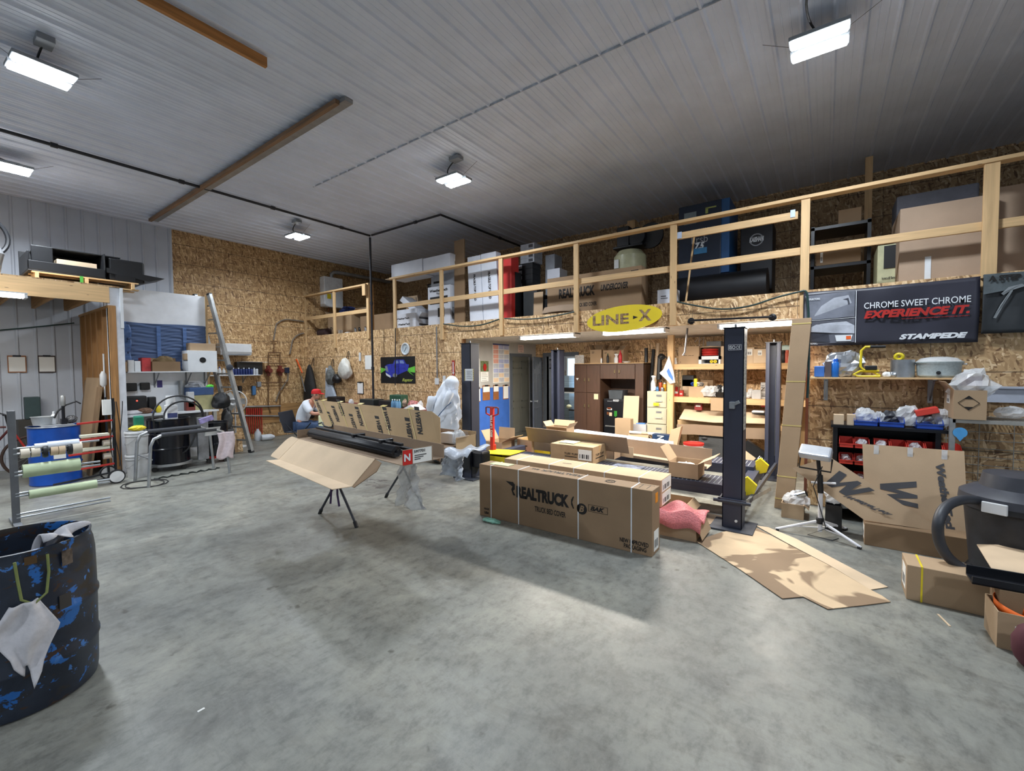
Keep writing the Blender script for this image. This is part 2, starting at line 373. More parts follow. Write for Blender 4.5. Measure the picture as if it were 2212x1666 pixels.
# SETTING
XA,YW,YB,ZC,ZD,ZS,XG=-11.55,6.4,9.09,4.775,2.626,2.295,-5.83
XR=-.17
def struct(name,mb,mats,parent=None,bevel=0,smooth=False):
 o=mb.build(name,mats,parent,bevel,smooth);
 if parent is None:o['kind']='structure'
 return o
def ribbed(u0,u1,per,h,base,flip=1,minor=True):
 """list of (u, offset) profile for ribbed steel sheet"""
 pr=[];u=math.floor(u0/per)*per
 while u<u1:
  for du,q in((0,1),(.018,1),(.034,0),(per*.36,0),(per*.37,.16 if minor else 0),(per*.41,.16 if minor else 0),(per*.42,0),(per*.64,0),(per*.65,.16 if minor else 0),(per*.69,.16 if minor else 0),(per*.70,0),(per-.016,0)):
   if u0<=u+du<=u1:pr.append((u+du,base+flip*h*q))
  u+=per
 return[(u0,base)]+pr+[(u1,base)]
def steel_sheet(name,col,rough=.45):
 return mat(name,col,rough,.0,var=.06,scale=1.5,bump=.02)
CEILM=steel_sheet('ceiling_steel',srgb(214,222,238));WALLM=steel_sheet('wall_steel',srgb(190,196,206))
f=MB();f.box(-13,6.5,-7.5,13,-.2,0);struct('floor',f,concrete())
def sheet_from_profile(pr,fn_lo,fn_hi):
 m=MB();vs=[];
 for u,q in pr:vs+=[fn_lo(u,q),fn_hi(u,q)]
 m.add(vs,[(2*i,2*i+1,2*i+3,2*i+2)for i in range(len(pr)-1)]);return m
pr=ribbed(-11.6,6.4,.232,-.022,ZC)
m=sheet_from_profile(pr,lambda u,q:(u,-7.4,q),lambda u,q:(u,9.2,q));m.box(-11.6,6.4,-7.4,9.2,ZC+.005,ZC+.1)
struct('ceiling',m,CEILM)
YJ=3.41
pr=ribbed(-7.4,YJ,.225,.02,XA,minor=False)
m=sheet_from_profile(pr,lambda u,q:(q,u,0),lambda u,q:(q,u,ZC));m.box(XA-.1,XA-.005,-7.4,YJ,0,ZC)
struct('wall_left',m,WALLM)
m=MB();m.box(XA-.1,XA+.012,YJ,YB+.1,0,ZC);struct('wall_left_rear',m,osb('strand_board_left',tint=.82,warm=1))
m=MB();m.box(XA+.012,XA+.03,YJ-.02,YJ+.02,0,ZC);struct('trim_1',m,WALLM)
m=MB();m.box(XA,XG,YW,YW+.1,0,ZD);m.box(XG,6.4,YW,YW+.04,ZS,ZD);struct('wall_front',m,OSB)
m=MB();m.box(XG-.01,XG+.015,YW-.003,YW+.1,0,ZS);struct('trim_2',m,mat('bare_edge',srgb(150,110,74),.7))
m=MB();m.box(XA,6.4,YW+.1,YB,ZD-.03,ZD-.004);struct('floor_loft',m,osb('strand_board_flat2',True))
m=MB();m.box(XG,6.4,YW+.04,YB,ZS,ZS+.02);struct('ceiling_bay',m,mat('bay_ceiling',srgb(196,190,178),.7))
OX0,OX1,OZ=-5.52,-4.74,1.99
m=MB();m.box(XA,OX0,YB,YB+.1,0,ZC);m.box(OX1,6.4,YB,YB+.1,0,ZC);m.box(OX0,OX1,YB,YB+.1,OZ,ZC);struct('wall_back',m,OSB)
m=MB();m.box(XA+.02,6.4,YB-.012,YB-.001,ZD,ZC-.03);struct('wall_loft',m,osb('strand_board_loft_shaded',tint=.6))  # thin facing over the back wall, the loft's shade painted into its darker tint
GW=mat('grey_wall_paint',srgb(176,174,170),.6,var=.05,scale=3)
D1,D2,DZT=8.06,8.80,1.98
m=MB();m.box(XG-.1,XG,YW+.1,D1,0,ZS);m.box(XG-.1,XG,D2,YB,0,ZS);m.box(XG-.1,XG,D1,D2,DZT,ZS);struct('wall_bay',m,GW)
m=MB();m.box(XG,XG+.004,YW+.11,7.97,0,1.3);struct('trim_3',m,mat('blue_wall_paint',srgb(60,106,190),.6,var=.1,scale=4))
m=MB();m.box(XR,6.4,YW+.02,YW+.12,0,ZS);m.box(XR,XR+.1,YW+.12,YB,0,ZS);struct('wall_right_lower',m,osb('strand_board_right',tint=.86))
m=MB();m.box(XR-.03,XR+.001,YW-.0,YW+.12,0,ZS-.001);struct('trim_4',m,mat('reddish_edge',srgb(120,70,50),.7))
m=MB();m.box(6.4,6.5,-7.4,YB,0,ZC);struct('wall_right',m,WALLM)
m=MB();m.box(-11.6,6.4,-7.5,-7.4,0,ZC);struct('wall_rear',m,WALLM)
DG=mat('taupe_door_paint',srgb(112,112,104),.45,var=.04);FR=mat('slate_frame_paint',srgb(92,98,106),.45,var=.04);DD=mat('slate_door_paint',srgb(78,84,94),.4,var=.04)
def frame_x(x,y0,y1,zt,wd=.07):
 m=MB();m.box(x,x+.03,y0-wd,y0,0,zt+wd);m.box(x,x+.03,y1,y1+wd,0,zt+wd);m.box(x,x+.03,y0,y1,zt,zt+wd);return m
struct('trim_5',frame_x(XG,D1,D2,DZT),FR)
def panel_door(mb,o,u,n,wd,ht,th=.035):
 """six-panel door leaf: o lower hinge corner, u unit along width, n unit normal"""
 o,u,n=V(o),V(u),V(n)
 mb.ob(o-n*th/2,u*wd,n*th,(0,0,ht))
 for s in(1,-1):
  for cx in(.27,.73):
   for z0,z1 in((.10,.40),(.47,.80),(.86,.95)):
    w2=wd*.17
    b=o+u*(wd*cx)+n*s*(th/2)
    for a,c,d,e in((-1,1,z0,z0+.012),(-1,1,z1-.012,z1),(-1,-.86,z0,z1),(.86,1,z0,z1)):
     q=b+u*(w2*a)+Vector((0,0,ht*d));mb.ob(q,u*(w2*(c-a)),n*s*.008,(0,0,ht*(e-d)))
 return mb
m=MB();panel_door(m,(XG-.03,D1,.01),(0,1,0),(1,0,0),D2-D1,DZT-.01);struct('door_1',m,DG)
m=MB();m.box(OX0-.09,OX0,YB-.03,YB+.12,0,OZ+.09);m.box(OX1,OX1+.09,YB-.03,YB+.12,0,OZ+.09);m.box(OX0,OX1,YB-.03,YB+.12,OZ,OZ+.09);struct('trim_6',m,FR)
hd=Vector((oy(1171,900,YB-.05).x,YB-.05,0));fe=ox(1154,900,hd.x+.10);du=Vector((.30,-.95,0)).normalized()
dm=MB();panel_door(dm,(hd.x,hd.y,.01),du,(du.y,-du.x,0),.80,1.96);d2=struct('door_2',dm,DD)
dk=MB();kp=hd+du*.73+Vector((0,0,.95))
for s in(1,-1):
 nn=Vector((du.y,-du.x,0))*s;dk.lathe([(.03,0),(.03,.006),(.012,.012),(.012,.035),(.027,.045),(.03,.06),(.02,.072),(0,.075)],kp+nn*.018,16,ax=nn)
dk.build('door_knob',STL,d2,smooth=True)
m=MB();q=hd+du*.30+Vector((0,0,1.30));nn=Vector((-du.y,du.x,0))*-1
m.ob(q+nn*.019,du*.09,nn*.002,(0,0,.30));m.build('notice_strip',PAP,d2)
OW=mat('office_wall_paint',srgb(170,178,188),.6,var=.03)
m=MB();m.box(-8.0,-3.0,12.6,12.7,0,2.6);struct('wall_office_far',m,OW)
m=MB();m.box(-8.1,-8.0,YB+.1,12.7,0,2.6);struct('wall_office_left',m,OW)
m=MB();m.box(-3.0,-2.9,YB+.1,12.7,0,2.6);struct('wall_office_right',m,OW)
m=MB();m.box(-8.1,-2.9,YB+.1,12.7,2.6,2.7);struct('ceiling_office',m,mat('office_ceiling',srgb(225,225,222),.7,var=.02))
a,b2=oy(1229,775,12.59),oy(1236,856,12.59)
m=MB();m.box(a.x-.02,a.x+.5,12.56,12.585,b2.z,a.z);struct('window_1',m,mat('daylit_pane',srgb(190,226,255),.3,emit=2.2,var=.02))
m=MB()
for x0,x1,z0,z1 in((a.x-.07,a.x-.02,b2.z-.05,a.z+.05),(a.x+.5,a.x+.55,b2.z-.05,a.z+.05),(a.x-.02,a.x+.5,b2.z-.05,b2.z),(a.x-.02,a.x+.5,a.z,a.z+.05)):m.box(x0,x1,12.55,12.6,z0,z1)
struct('trim_7',m,WHT)
# booth on the left
XF,YS,HB=-9.5,1.93,3.08
m=MB();m.box(XF,XF+.04,-3.5,YS+.02,HB-.26,HB);struct('trim_8',m,LY)
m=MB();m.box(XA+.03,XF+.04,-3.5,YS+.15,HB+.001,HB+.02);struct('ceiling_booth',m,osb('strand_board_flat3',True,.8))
for i in range(9):
 y=YS-.2-.41*i;m=MB();m.box(XA+.03,XF-.001,y,y+.04,HB-.24,HB);struct('trim_%d'%(9+i),m,wood('old_lumber_x',srgb(176,134,84),0,.6))
for i in range(6):
 x=XA+.06+i*.39;m=MB();m.box(x,x+.09,YS+.0,YS+.09,0,HB-.3);struct('trim_%d'%(20+i),m,DZ)
m=MB();m.box(XA+.03,XF,YS-.01,YS+.1,HB-.34,HB-.3);struct('trim_27',m,wood('old_lumber_x',srgb(176,134,84),0))
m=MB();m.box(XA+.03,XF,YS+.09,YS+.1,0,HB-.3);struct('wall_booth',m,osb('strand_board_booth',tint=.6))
m=MB();m.box(XF-.09,XF+.012,YS-.0,YS+.19,0,HB-.0);struct('wall_booth_end',m,mat('scuffed_white_paint',srgb(222,226,234),.55,var=.1,scale=5))
m=MB();m.box(XF+.013,XF+.04,YS+.15,YS+.19,2.42,HB);struct('trim_28',m,WHT)
XP=-10.2
m=MB();m.box(XP-.06,XP,YS+.1,3.56,0,3.2);struct('wall_bench',m,mat('white_panel',srgb(236,239,244),.5,var=.05,scale=4))
m=MB();m.box(XP-.07,XP+.012,3.55,3.585,0,3.2);struct('trim_29',m,LZ)
# ceiling boards
p,q=oz(327,472,ZC-.05),oz(722,212,ZC-.05)
BRB=wood('brown_lumber_x',srgb(140,108,80),0)
t=thing('ceiling_track','long brown board in a steel channel fixed under the ceiling, running toward the left wall','board',(q.x,p.y,ZC-.1))
m=MB();m.beam((XA+.6,p.y,ZC-.07),(q.x,p.y,ZC-.07),.05,.05);m.build('board',BRB,t);m=MB();m.beam((XA+.6,p.y+.08,ZC-.05),(q.x+.1,p.y+.08,ZC-.05),.10,.045);m.build('steel_channel',mat('track_steel',srgb(150,150,150),.4,.5),t)
p=oz(575,134,ZC-.06)
m=MB();m.beam((p.x,-2.5,ZC-.07),(p.x,p.y,ZC-.07),.04,.09);o=m.build('ceiling_board',wood('amber_lumber_y',srgb(190,130,70),1));tag(o,'amber board under the ceiling at the top edge of the view','board')
ys_=oz(1035,240,ZC-.02).y;m=MB();m.box(-7.0,1.2,ys_-.004,ys_+.004,ZC-.0225,ZC-.001);struct('trim_30',m,mat('ceiling_seam',srgb(186,192,204),.7,var=.3,scale=5))
# pipes on the ceiling
def pipe_thing(label,pts,r=.022,cat='pipe',clips=0):
 t=thing('air_pipe',label,cat,pts[0])
 m=MB();m.tube(pts,r,10);m.build('pipe',PIPE,t,smooth=True)
 m=MB()
 for a,b in zip(pts[:-1],pts[1:]):
  a,b=V(a),V(b);d=(b-a).normalized();L=(b-a).length;k=max(1,int(L/1.5))
  for i in range(1,k+1):
   c=a+d*(L*i/(k+.5));m.cyl(c-d*.035,c+d*.035,r*1.45,n=10)
 m.build('coupling',PIPE,t,smooth=True);return t
zp=ZC-.06;xpipe=-8.37;yc=6.18;xpipe2=-6.15
pipe_thing('black iron air line running along the ceiling to the hanging drop pipe',[(xpipe,-3,zp),(xpipe,yc,zp)])
pipe_thing('black iron air line turning across the ceiling and back over the loft',[(xpipe+.06,yc,zp),(xpipe2,yc,zp),(xpipe2,9.05,zp)])
pipe_thing('black iron drop pipe coming down from the ceiling in front of the loft',[(xpipe,yc,zp-.04),(xpipe-.02,yc+.02,1.0)],.024)
p=oy(852,745,6.3);q=oy(851,850,6.3)
pipe_thing('thin dark green drop pipe crossing the truck poster',[(p.x,6.34,2.62),(q.x,6.34,1.35)],.011)
# LED high bay fixtures
LEDM=mat('led_lens',(1,1,1),.3,emit=22,var=0,ecol=(.9,.95,1));CASE=mat('lamp_housing',srgb(150,156,162),.5)
def fixture(label,x,y,z,box,rz=0,power=150):
 t=thing('high_bay_light',label,'ceiling light',(x,y,z),rz,'twin strip LED lights under the ceiling')
 for s in(-1,1):
  m=MB();m.box(-.22,.22,s*.1-.075,s*.1+.075,0,.035);m.build('housing',CASE,t,local=True,bevel=.006)
  m=MB();m.box(-.205,.205,s*.1-.06,s*.1+.06,-.022,.0);m.build('lens',LEDM,t,local=True,bevel=.01)
 m=MB();m.box(-.1,.1,-.05,.05,.035,.08);m.build('driver_box',CASE,t,local=True,bevel=.005)
 for sx in(-.2,.2):m=MB();m.tube([(sx,0,.04),(sx*2.2,.03,ZC-z-.02)],.002,5);m.build('hanger_chain',PIPE,t,local=True)
 t2=thing('ceiling_junction_box','grey electrical box on the ceiling feeding the '+box[2],'junction box',(box[0],box[1],ZC-.06))
 m=MB();m.box(box[0]-.09,box[0]+.09,box[1]-.06,box[1]+.06,ZC-.075,ZC-.02);m.build('box_body',GRY,t2,bevel=.004)
 bx=Vector((box[0],box[1],ZC-.05));e=Vector((x,y,z+.07));s0=bx+(e-bx)*.15;md=(bx+e)/2+Vector((-.25 if box[0]>=x else.3,-.05,-.06))
 pts=[]
 for i in range(13):
  k=i/12;pts.append(bx*(1-k)**2+md*2*k*(1-k)+e*k*k)
 m=MB();m.tube(pts,.009,6);m.build('power_cord',RUB,t2)
 ld=bpy.data.lights.new('led_light','AREA');ld.shape='RECTANGLE';ld.size=.42;ld.size_y=.34;ld.energy=power;ld.color=(.84,.92,1);ld.spread=2.75
 lo=bpy.data.objects.new('led_light',ld);C.objects.link(lo);lo.location=(0,0,-.035);lo.parent=t
def fx(px,py,z=4.57):p=oz(px,py,z);return p.x,p.y,z
PW=57
a=fx(91,156);b=oz(95,78,ZC);fixture('twin strip LED light at the top left of the view, above the booth',*a,(b.x,b.y,'top left light'),math.pi/2+.05,PW*1.3)
a=fx(20,362);fixture('twin strip LED light cut by the left edge of the view',*a,(a[0]-.2,a[1]-.15,'light at the left edge'),math.pi/2,PW*1.3)
a=fx(980,390);b=oz(985,336,ZC);fixture('twin strip LED light in the middle of the ceiling',*a,(b.x,b.y,'light in the middle of the ceiling'),.02,PW)
a=fx(643,511);b=oz(641,474,ZC);fixture('smallest, farthest twin strip LED light near the strand board wall',*a,(b.x,b.y,'farthest light'),.02,PW)
a=fx(1769,92);fixture('twin strip LED light at the upper right, hanging above the lift',*a,(a[0]+.1,a[1]-1.0,'upper right light'),.0,PW*1.35)
for i,(x,y)in enumerate(((3.6,.4),(-6.1,-3.8),(-1.5,-3.8),(3.6,-3.8))):
 fixture('twin strip LED light '+('right of the photographer','behind the photographer on the left','straight behind the photographer','behind the photographer on the right')[i],x,y,4.57,(x+.3,y-.1,('light right of','left light behind','middle light behind','right light behind')[i]+' the photographer'),0,PW*(1.7,.8,1.0,1.2)[i])
# fluorescent strips
FLU=mat('fluorescent_wrap',(1,.97,.92),.3,emit=9,var=0,ecol=(1,.97,.92))
def strip(label,x0,x1,y,z,power=26,along=0):
 t=thing('fluorescent_light',label,'strip light',((x0+x1)/2,y,z))
 L=abs(x1-x0)/2
 def bx(mb,a,b,c,d,e,f):
  return mb.box(a,b,c,d,e,f)if along==0 else mb.box(c,d,a,b,e,f)
 m=MB();bx(m,-L,L,-.11,.11,-.015,0);m.build('base_plate',WHT,t,local=True)
 m=MB();bx(m,-L+.03,L-.03,-.09,.09,-.065,-.015);m.build('diffuser',FLU,t,local=True,bevel=.02)
 for e0 in(-L,L-.03):m=MB();bx(m,e0,e0+.03,-.1,.1,-.07,0);m.build('end_cap',WHG,t,local=True)
 ld=bpy.data.lights.new('tube_light','AREA');ld.shape='RECTANGLE';ld.size=L*1.9 if along==0 else.16;ld.size_y=.16 if along==0 else L*1.9;ld.energy=power;ld.color=(1,.93,.82)
 lo=bpy.data.objects.new('tube_light',ld);C.objects.link(lo);lo.location=(0,0,-.075);lo.parent=t
yl=6.62
for lab,a,b in(('fluorescent wrap light under the loft above the bay doors',1128,1248),('fluorescent wrap light under the loft above the brown cabinet',1304,1442),('fluorescent wrap light under the loft above the storage shelves',1552,1718)):
 p,q=oy(a,725,yl),oy(b,718,yl);strip(lab,p.x,q.x,yl,ZS,62)
strip('fluorescent wrap light inside the booth under its joists',-1.6,1.0-.15,-10.25,2.78,30,along=1)
t=[o for o in C.objects if o.get('label','').startswith('fluorescent wrap light inside the booth')][0]
p=oz(52,650,2.70);t.location=(p.x,p.y-1.2,2.80)
strip('ceiling light inside the office',-.5,.5,10.8,2.6,40)
t=[o for o in C.objects if o.get('label','').startswith('ceiling light inside the office')][0];t.location.x=-5
# loft guard rails
def railing(label,posts,z_top,xs,mids=True):
 t=thing('guard_railing',label,'railing',(xs[0],YW,ZD))
 for(px,pyb,wd)in posts:
  b=oy(px,pyb,YW-.04);m=MB();m.box(b.x-wd/2,b.x+wd/2,YW-.04,YW-.002,b.z,z_top-.02);m.build('post',LZ,t,bevel=.003)
 m=MB();m.box(xs[0],xs[1],YW-.055,YW+.075,z_top-.02,z_top+.02);m.build('top_rail',LX,t,bevel=.003)
 zm=oy(1724,535,YW).z
 m=MB();m.box(xs[0]+.05,xs[1]-.02,YW+.0,YW+.035,zm-.09,zm);m.build('mid_rail',LX,t,bevel=.003)
 return t
ZT=3.73
x0=oy(845,600,YW).x
rr=railing('long lumber guard railing along the loft edge above the bay',[(853,738,.085),(954,734,.085),(1082,725,.085),(1244,718,.085),(1453,703,.09),(1736,689,.09),(2136,600,.11)],ZT,(x0,3.5))
m=MB();a,b=oy(1463,502,YW),oy(1724,452,YW);m.box(a.x,b.x,YW+.0,YW+.035,a.z-.1,a.z-.01);m.build('under_rail',LX,rr)
for q_,dx in((oy(1463,502,YW-.01),.06),(oy(1718,452,YW-.01),-.05)):m=MB();m.box(q_.x,q_.x+dx,YW-.008,YW-.004,q_.z-.09,q_.z);m.build('tape_scrap',mat('bluish_tape',srgb(190,205,230),.4),rr)
xl=oy(653,650,YW).x;xr=oy(797,620,YW).x
t=railing('short lumber guard railing at the left end of the loft',[(659,750,.085),(723,752,.085),(795,732,.085)],ZT-.02,(xl,xr+.04))
a=oy(783,614,YW-.09);m=MB();m.box(a.x,a.x+.12,YW-.11,YW-.056,a.z-.27,a.z);m.build('end_block',LZ,t,bevel=.003)
a=oy(805,625,YW+.05);m=MB();m.box(xr-.0,xr+.05,YW+.0,YW+.09,ZD,ZT-.02);m.build('end_post',DZ,t)
# GENERIC ITEM BUILDERS
def S(mb,name,mats,label,cat,group=None,bevel=0,smooth=False,**k):
 return tag(mb.build(name,mats,None,bevel,smooth,**k),label,cat,group)
def rY(y,x0,y0,x1,y1):
 a,b=oy(x0,y0,y),oy(x1,y1,y);return a.x,b.x,b.z,a.z
def rX(x,x0,y0,x1,y1):
 a,b=ox(x0,y0,x),ox(x1,y1,x);return a.y,b.y,b.z,a.z
def carton(label,x0,x1,y0,y1,z0,z1,m=None,name='cardboard_box',tape=True,rz=0,prints=(),group=None,open_top=False,sticker=None,strapx=None,fl=.5,flang=(.5,.7,.6,.4),cat='box',sealc=None):
 """a real carton: walls, bottom, closed top with tape or four open flaps; prints = (face, text, u0,v0,u1,v1) in face fractions"""
 m=m or CB;x0,x1=sorted((x0,x1));y0,y1=sorted((y0,y1));z0,z1=sorted((z0,z1))
 cx,cy=(x0+x1)/2,(y0+y1)/2;W,D,H=x1-x0,y1-y0,z1-z0
 t=thing(name,label,cat,(cx,cy,z0),rz,group);T=.006
 b=MB()
 if not open_top:
  b.box(-W/2,W/2,-D/2,D/2,0,H);b.build('box_body',m,t,local=True,bevel=.004)
 else:
  b.box(-W/2,W/2,-D/2,D/2,0,T)
  b.box(-W/2,W/2,-D/2,-D/2+T,T,H);b.box(-W/2,W/2,D/2-T,D/2,T,H)
  b.box(-W/2,-W/2+T,-D/2+T,D/2-T,T,H);b.box(W/2-T,W/2,-D/2+T,D/2-T,T,H);b.build('box_body',m,t,local=True)
  F=min(W,D)*fl
  for i,(o,u,n)in enumerate((((-W/2,-D/2,H),(W,0,0),(0,-1,0)),((-W/2,D/2-T,H),(W,0,0),(0,1,0)),((-W/2,-D/2,H),(0,D,0),(-1,0,0)),((W/2,-D/2,H),(0,D,0),(1,0,0)))):
   if flang[i]is None:continue
   a=flang[i];q=MB();n=V(n);w2=n*math.cos(a)*F+Vector((0,0,math.sin(a)*F));th=n.cross(w2).cross(w2)
   q.ob(o,u,w2,Vector((n.x*-math.sin(a),n.y*-math.sin(a),math.cos(a)))*.005);q.build('flap',m,t,local=True)
 if tape and not open_top:
  b=MB();b.box(-W/2-.0008,W/2+.0008,-.024,.024,H*.0,H+.001)if D<=W and False else b.box(-W/2-.001,W/2+.001,-.024,.024,H-.08 if H>.1 else H-.03,H+.001)
  b.build('tape',mat('packing_tape',srgb(178,146,104),.25,var=.03),t,local=True)
 if strapx:
  for k in strapx:
   b=MB();xx=-W/2+W*k;s=.002;wd=.011
   b.box(xx-wd/2,xx+wd/2,-D/2-s,D/2+s,H,H+s);b.box(xx-wd/2,xx+wd/2,-D/2-s,-D/2,0,H);b.box(xx-wd/2,xx+wd/2,D/2,D/2+s,0,H);b.build('strap',sealc or WHT,t,local=True)
 L=MB()
 for p in prints:
  face,txt,u0,v0,u1,v1=p[:6];bold=p[6]if len(p)>6 else.02;sh=p[7]if len(p)>7 else 0
  if face=='F':o,u,v=(-W/2,-D/2,0),Vector((W,0,0)),Vector((0,0,H))
  elif face=='R':o,u,v=(W/2,-D/2,0),Vector((0,D,0)),Vector((0,0,H))
  elif face=='L':o,u,v=(-W/2,D/2,0),Vector((0,-D,0)),Vector((0,0,H))
  else:o,u,v=(-W/2,-D/2,H),Vector((W,0,0)),Vector((0,D,0))
  if txt=='#':
   L.add([V(o)+u*a+v*c+u.cross(v).normalized()*.0015 for a,c in((u0,v0),(u1,v0),(u1,v1),(u0,v1))],[(0,1,2,3)])
  else:letter(L,txt,V(o)+u*u0+v*v0,u*(u1-u0),v*(v1-v0),bold,sh,.0015)
 if L.v:L.build('printing',INK,t,local=True)
 if sticker:
  face,u0,v0,u1,v1=sticker[:5];q=MB()
  if face=='F':o,u,v,n=(-W/2,-D/2,0),Vector((W,0,0)),Vector((0,0,H)),Vector((0,-1,0))
  elif face=='R':o,u,v,n=(W/2,-D/2,0),Vector((0,D,0)),Vector((0,0,H)),Vector((1,0,0))
  elif face=='L':o,u,v,n=(-W/2,D/2,0),Vector((0,-D,0)),Vector((0,0,H)),Vector((-1,0,0))
  else:o,u,v,n=(-W/2,-D/2,H),Vector((W,0,0)),Vector((0,D,0)),Vector((0,0,1))
  q.ob(V(o)+u*u0+v*v0,u*(u1-u0),v*(v1-v0),n*.0012);q.build('shipping_label',sticker[5]if len(sticker)>5 else PAP,t,local=True)
  q=MB();k=5
  for i in range(k):
   a0=u0+(u1-u0)*(.1+.8*i/k);
   b0=V(o)+u*a0+v*(v0+(v1-v0)*.15)+n*.0013;q.ob(b0,u*((u1-u0)*.06*(1+i%2)),v*((v1-v0)*.4),n*.0004)
  q.build('label_print',INKG,t,local=True)
 return t
def spray_can(label,c,h=.2,r=.033,body=None,cap=None,group=None,name='spray_can'):
 t=thing(name,label,'spray can',c,0,group)
 m=MB();m.lathe([(r*.9,0),(r,.006),(r,h*.78),(r*.75,h*.84)],n=14);m.build('can',body or WHG,t,local=True,smooth=True)
 m=MB();m.lathe([(r*.72,h*.84),(r*.72,h*.97),(r*.6,h)],n=14);m.build('cap',cap or WHT,t,local=True,smooth=True);return t
def bottle(label,c,h=.24,r=.04,body=None,cap=None,group=None,flat=1,name='bottle',cat='bottle',neck=.35):
 t=thing(name,label,cat,c,0,group)
 m=MB();m.lathe([(r*.9,0),(r,.01),(r,h*.6),(r*.8,h*.72),(r*neck,h*.84),(r*neck,h*.9)],n=16,sy=flat);m.build('bottle_body',body or WHG,t,local=True,smooth=True)
 m=MB();m.lathe([(r*neck*1.15,h*.88),(r*neck*1.15,h)],n=12);m.build('cap',cap or WHT,t,local=True);return t
def spray_bottle(label,c,body=None,head=None,h=.27,rz=0):
 t=thing('spray_bottle',label,'spray bottle',c,rz)
 m=MB();m.lathe([(.04,0),(.045,.01),(.045,h*.5),(.03,h*.65),(.016,h*.72),(.016,h*.78)],n=16,sy=.7);m.build('bottle_body',body or CLR,t,local=True,smooth=True)
 m=MB();m.box(-.015,.015,-.012,.012,h*.78,h*.9);m.prism([(-.03,-.012,h*.88),(.05,-.012,h*.88),(.05,-.012,h*.95),(.0,-.012,h),(-.035,-.012,h*.97)],(0,.024,0));m.build('spray_head',head or WHT,t,local=True)
 m=MB();m.beam((.035,0,h*.88),(.025,0,h*.72),.012,.008,up=(1,0,0));m.build('trigger',head or WHT,t,local=True);return t
def film_bag(label,c,s,seed=1,m=None,name='plastic_bag',cat='bag',group=None):
 b=MB();b.blob((c[0],c[1],c[2]+s[2]/2),s[0]/2,s[1]/2,s[2]/2,n=8,jit=.22,seed=seed,fl=.85);return S(b,name,m or CLR,label,cat,group)
def bin_(label,x0,x1,y0,y1,z0,z1,m,name='parts_bin',cat='bin',group=None):
 """open-front hopper bin"""
 T=.004;t=MB();H=z1-z0;D=y1-y0
 t.box(x0,x1,y0,y1,z0,z0+T);t.box(x0,x1,y1-T,y1,z0,z1);t.box(x0,x1,y0,y0+T,z0,z0+H*.45)
 for x in(x0,x1-T):t.prism([(x,y0,z0),(x,y1,z0),(x,y1,z1),(x,y0+D*.35,z1),(x,y0,z0+H*.62)],(T,0,0))
 t.box(x0-.003,x1+.003,y0-.006,y0,z0+H*.4,z0+H*.48)
 return S(t,name,m,label,cat,group)
def bucket(label,c,h=.37,r=.15,body=None,lid=None,name='bucket',group=None):
 t=thing(name,label,'bucket',c,0,group)
 m=MB();m.lathe([(r*.86,0),(r*.87,.004),(r*.97,h*.78),(r*1.04,h*.79),(r*1.04,h*.82),(r*.98,h*.83),(r,h*.9),(r*1.05,h*.91),(r*1.05,h*.97),(r,h),(r*.96,h),(r*.84,.01),(0,.01)],n=32);m.build('bucket_body',body or WHG,t,local=True,smooth=True)
 if lid:m=MB();m.lathe([(r*1.07,h*.93),(r*1.08,h*1.01),(r*.98,h*1.02),(r*.95,h*1.0),(0,h*1.0)],n=32,cap=False);m.build('lid',lid,t,local=True,smooth=True)
 m=MB();pts=[(r*1.05*math.cos(a),-r*.35*math.sin(a)-r*.65*math.sin(a),h*.85-h*.42*math.sin(a))for a in[math.pi*i/14 for i in range(15)]];m.tube(pts,.0025,5);m.build('handle',STL,t,local=True);return t
# BAY: STORAGE CABINET
YC=8.5
x0,x1=oy(1241,860,YC).x,oy(1390,860,YC).x;zt=oy(1300,786,YC).z
xm=oy(1297,860,YC).x;xn=oy(1372,860,YC).x
t=thing('storage_cabinet','tall dark brown laminate cabinet with an open niche, standing beside the office doorway','cabinet',((x0+x1)/2,YC,0))
m=MB();T=.02
zn0,zn1=.0,oy(1330,819,YC).z
for a,b in((x0,x0+T),(xm-T,xm),(x1-T,x1)):m.box(a,b,YC,YB-.02,0,zt)
m.box(x0,x1,YB-.03,YB-.02,0,zt);m.box(x0,x1,YC-.01,YB-.02,zt-T,zt);m.box(x0,xm,YC,YB-.02,0,.06);m.box(xm,x1-T,YC,YB-.02,zn1,zn1+T)
m.box(xn,x1,YC-.003,YC+.02,0,zt-T);m.build('carcass',BRN,t,bevel=.002)
m=MB();m.box(x0-.01,x1+.01,YC-.03,YB-.01,zt,zt+.012);m.build('cabinet_top',LX,t)
zs=oy(1260,848,YC).z;xh=(x0+xm)/2
def pull(par,x,z):
 q=MB();q.box(x-.012,x+.012,YC-.028,YC-.023,z-.035,z+.035);q.tube([(x,YC-.03,z+.03),(x,YC-.05,z+.02),(x,YC-.05,z-.03),(x,YC-.03,z-.045)],.005,6);q.build('door_pull',mat('antique_brass',srgb(150,134,100),.4,.7),par)
for(a,b,c,d,hx,hz)in((x0,xh,zs,zt-.02,xh-.05,zs+.28),(xh,xm,zs,zt-.02,xh+.05,zs+.28),(x0,xh,.06,zs,xh-.05,zs-.28),(xh,xm,.06,zs,xh+.05,zs-.28),(xm,(xm+xn)/2,zn1,zt-.02,(xm+xn)/2-.05,(zn1+zt)/2),((xm+xn)/2,xn,zn1,zt-.02,(xm+xn)/2+.05,(zn1+zt)/2)):
 m=MB();m.box(a+.003,b-.003,YC-.022,YC-.002,c+.003,d-.003);dd=m.build('door',BRN,t,bevel=.003);pull(dd,hx,hz)
m=MB();p=rY(YC-.025,1283,851,1292,863);m.box(p[0],p[1],YC-.026,YC-.023,p[2],p[3]);m.build('sticker',mat('yellowed_card',srgb(214,206,170),.6),t)
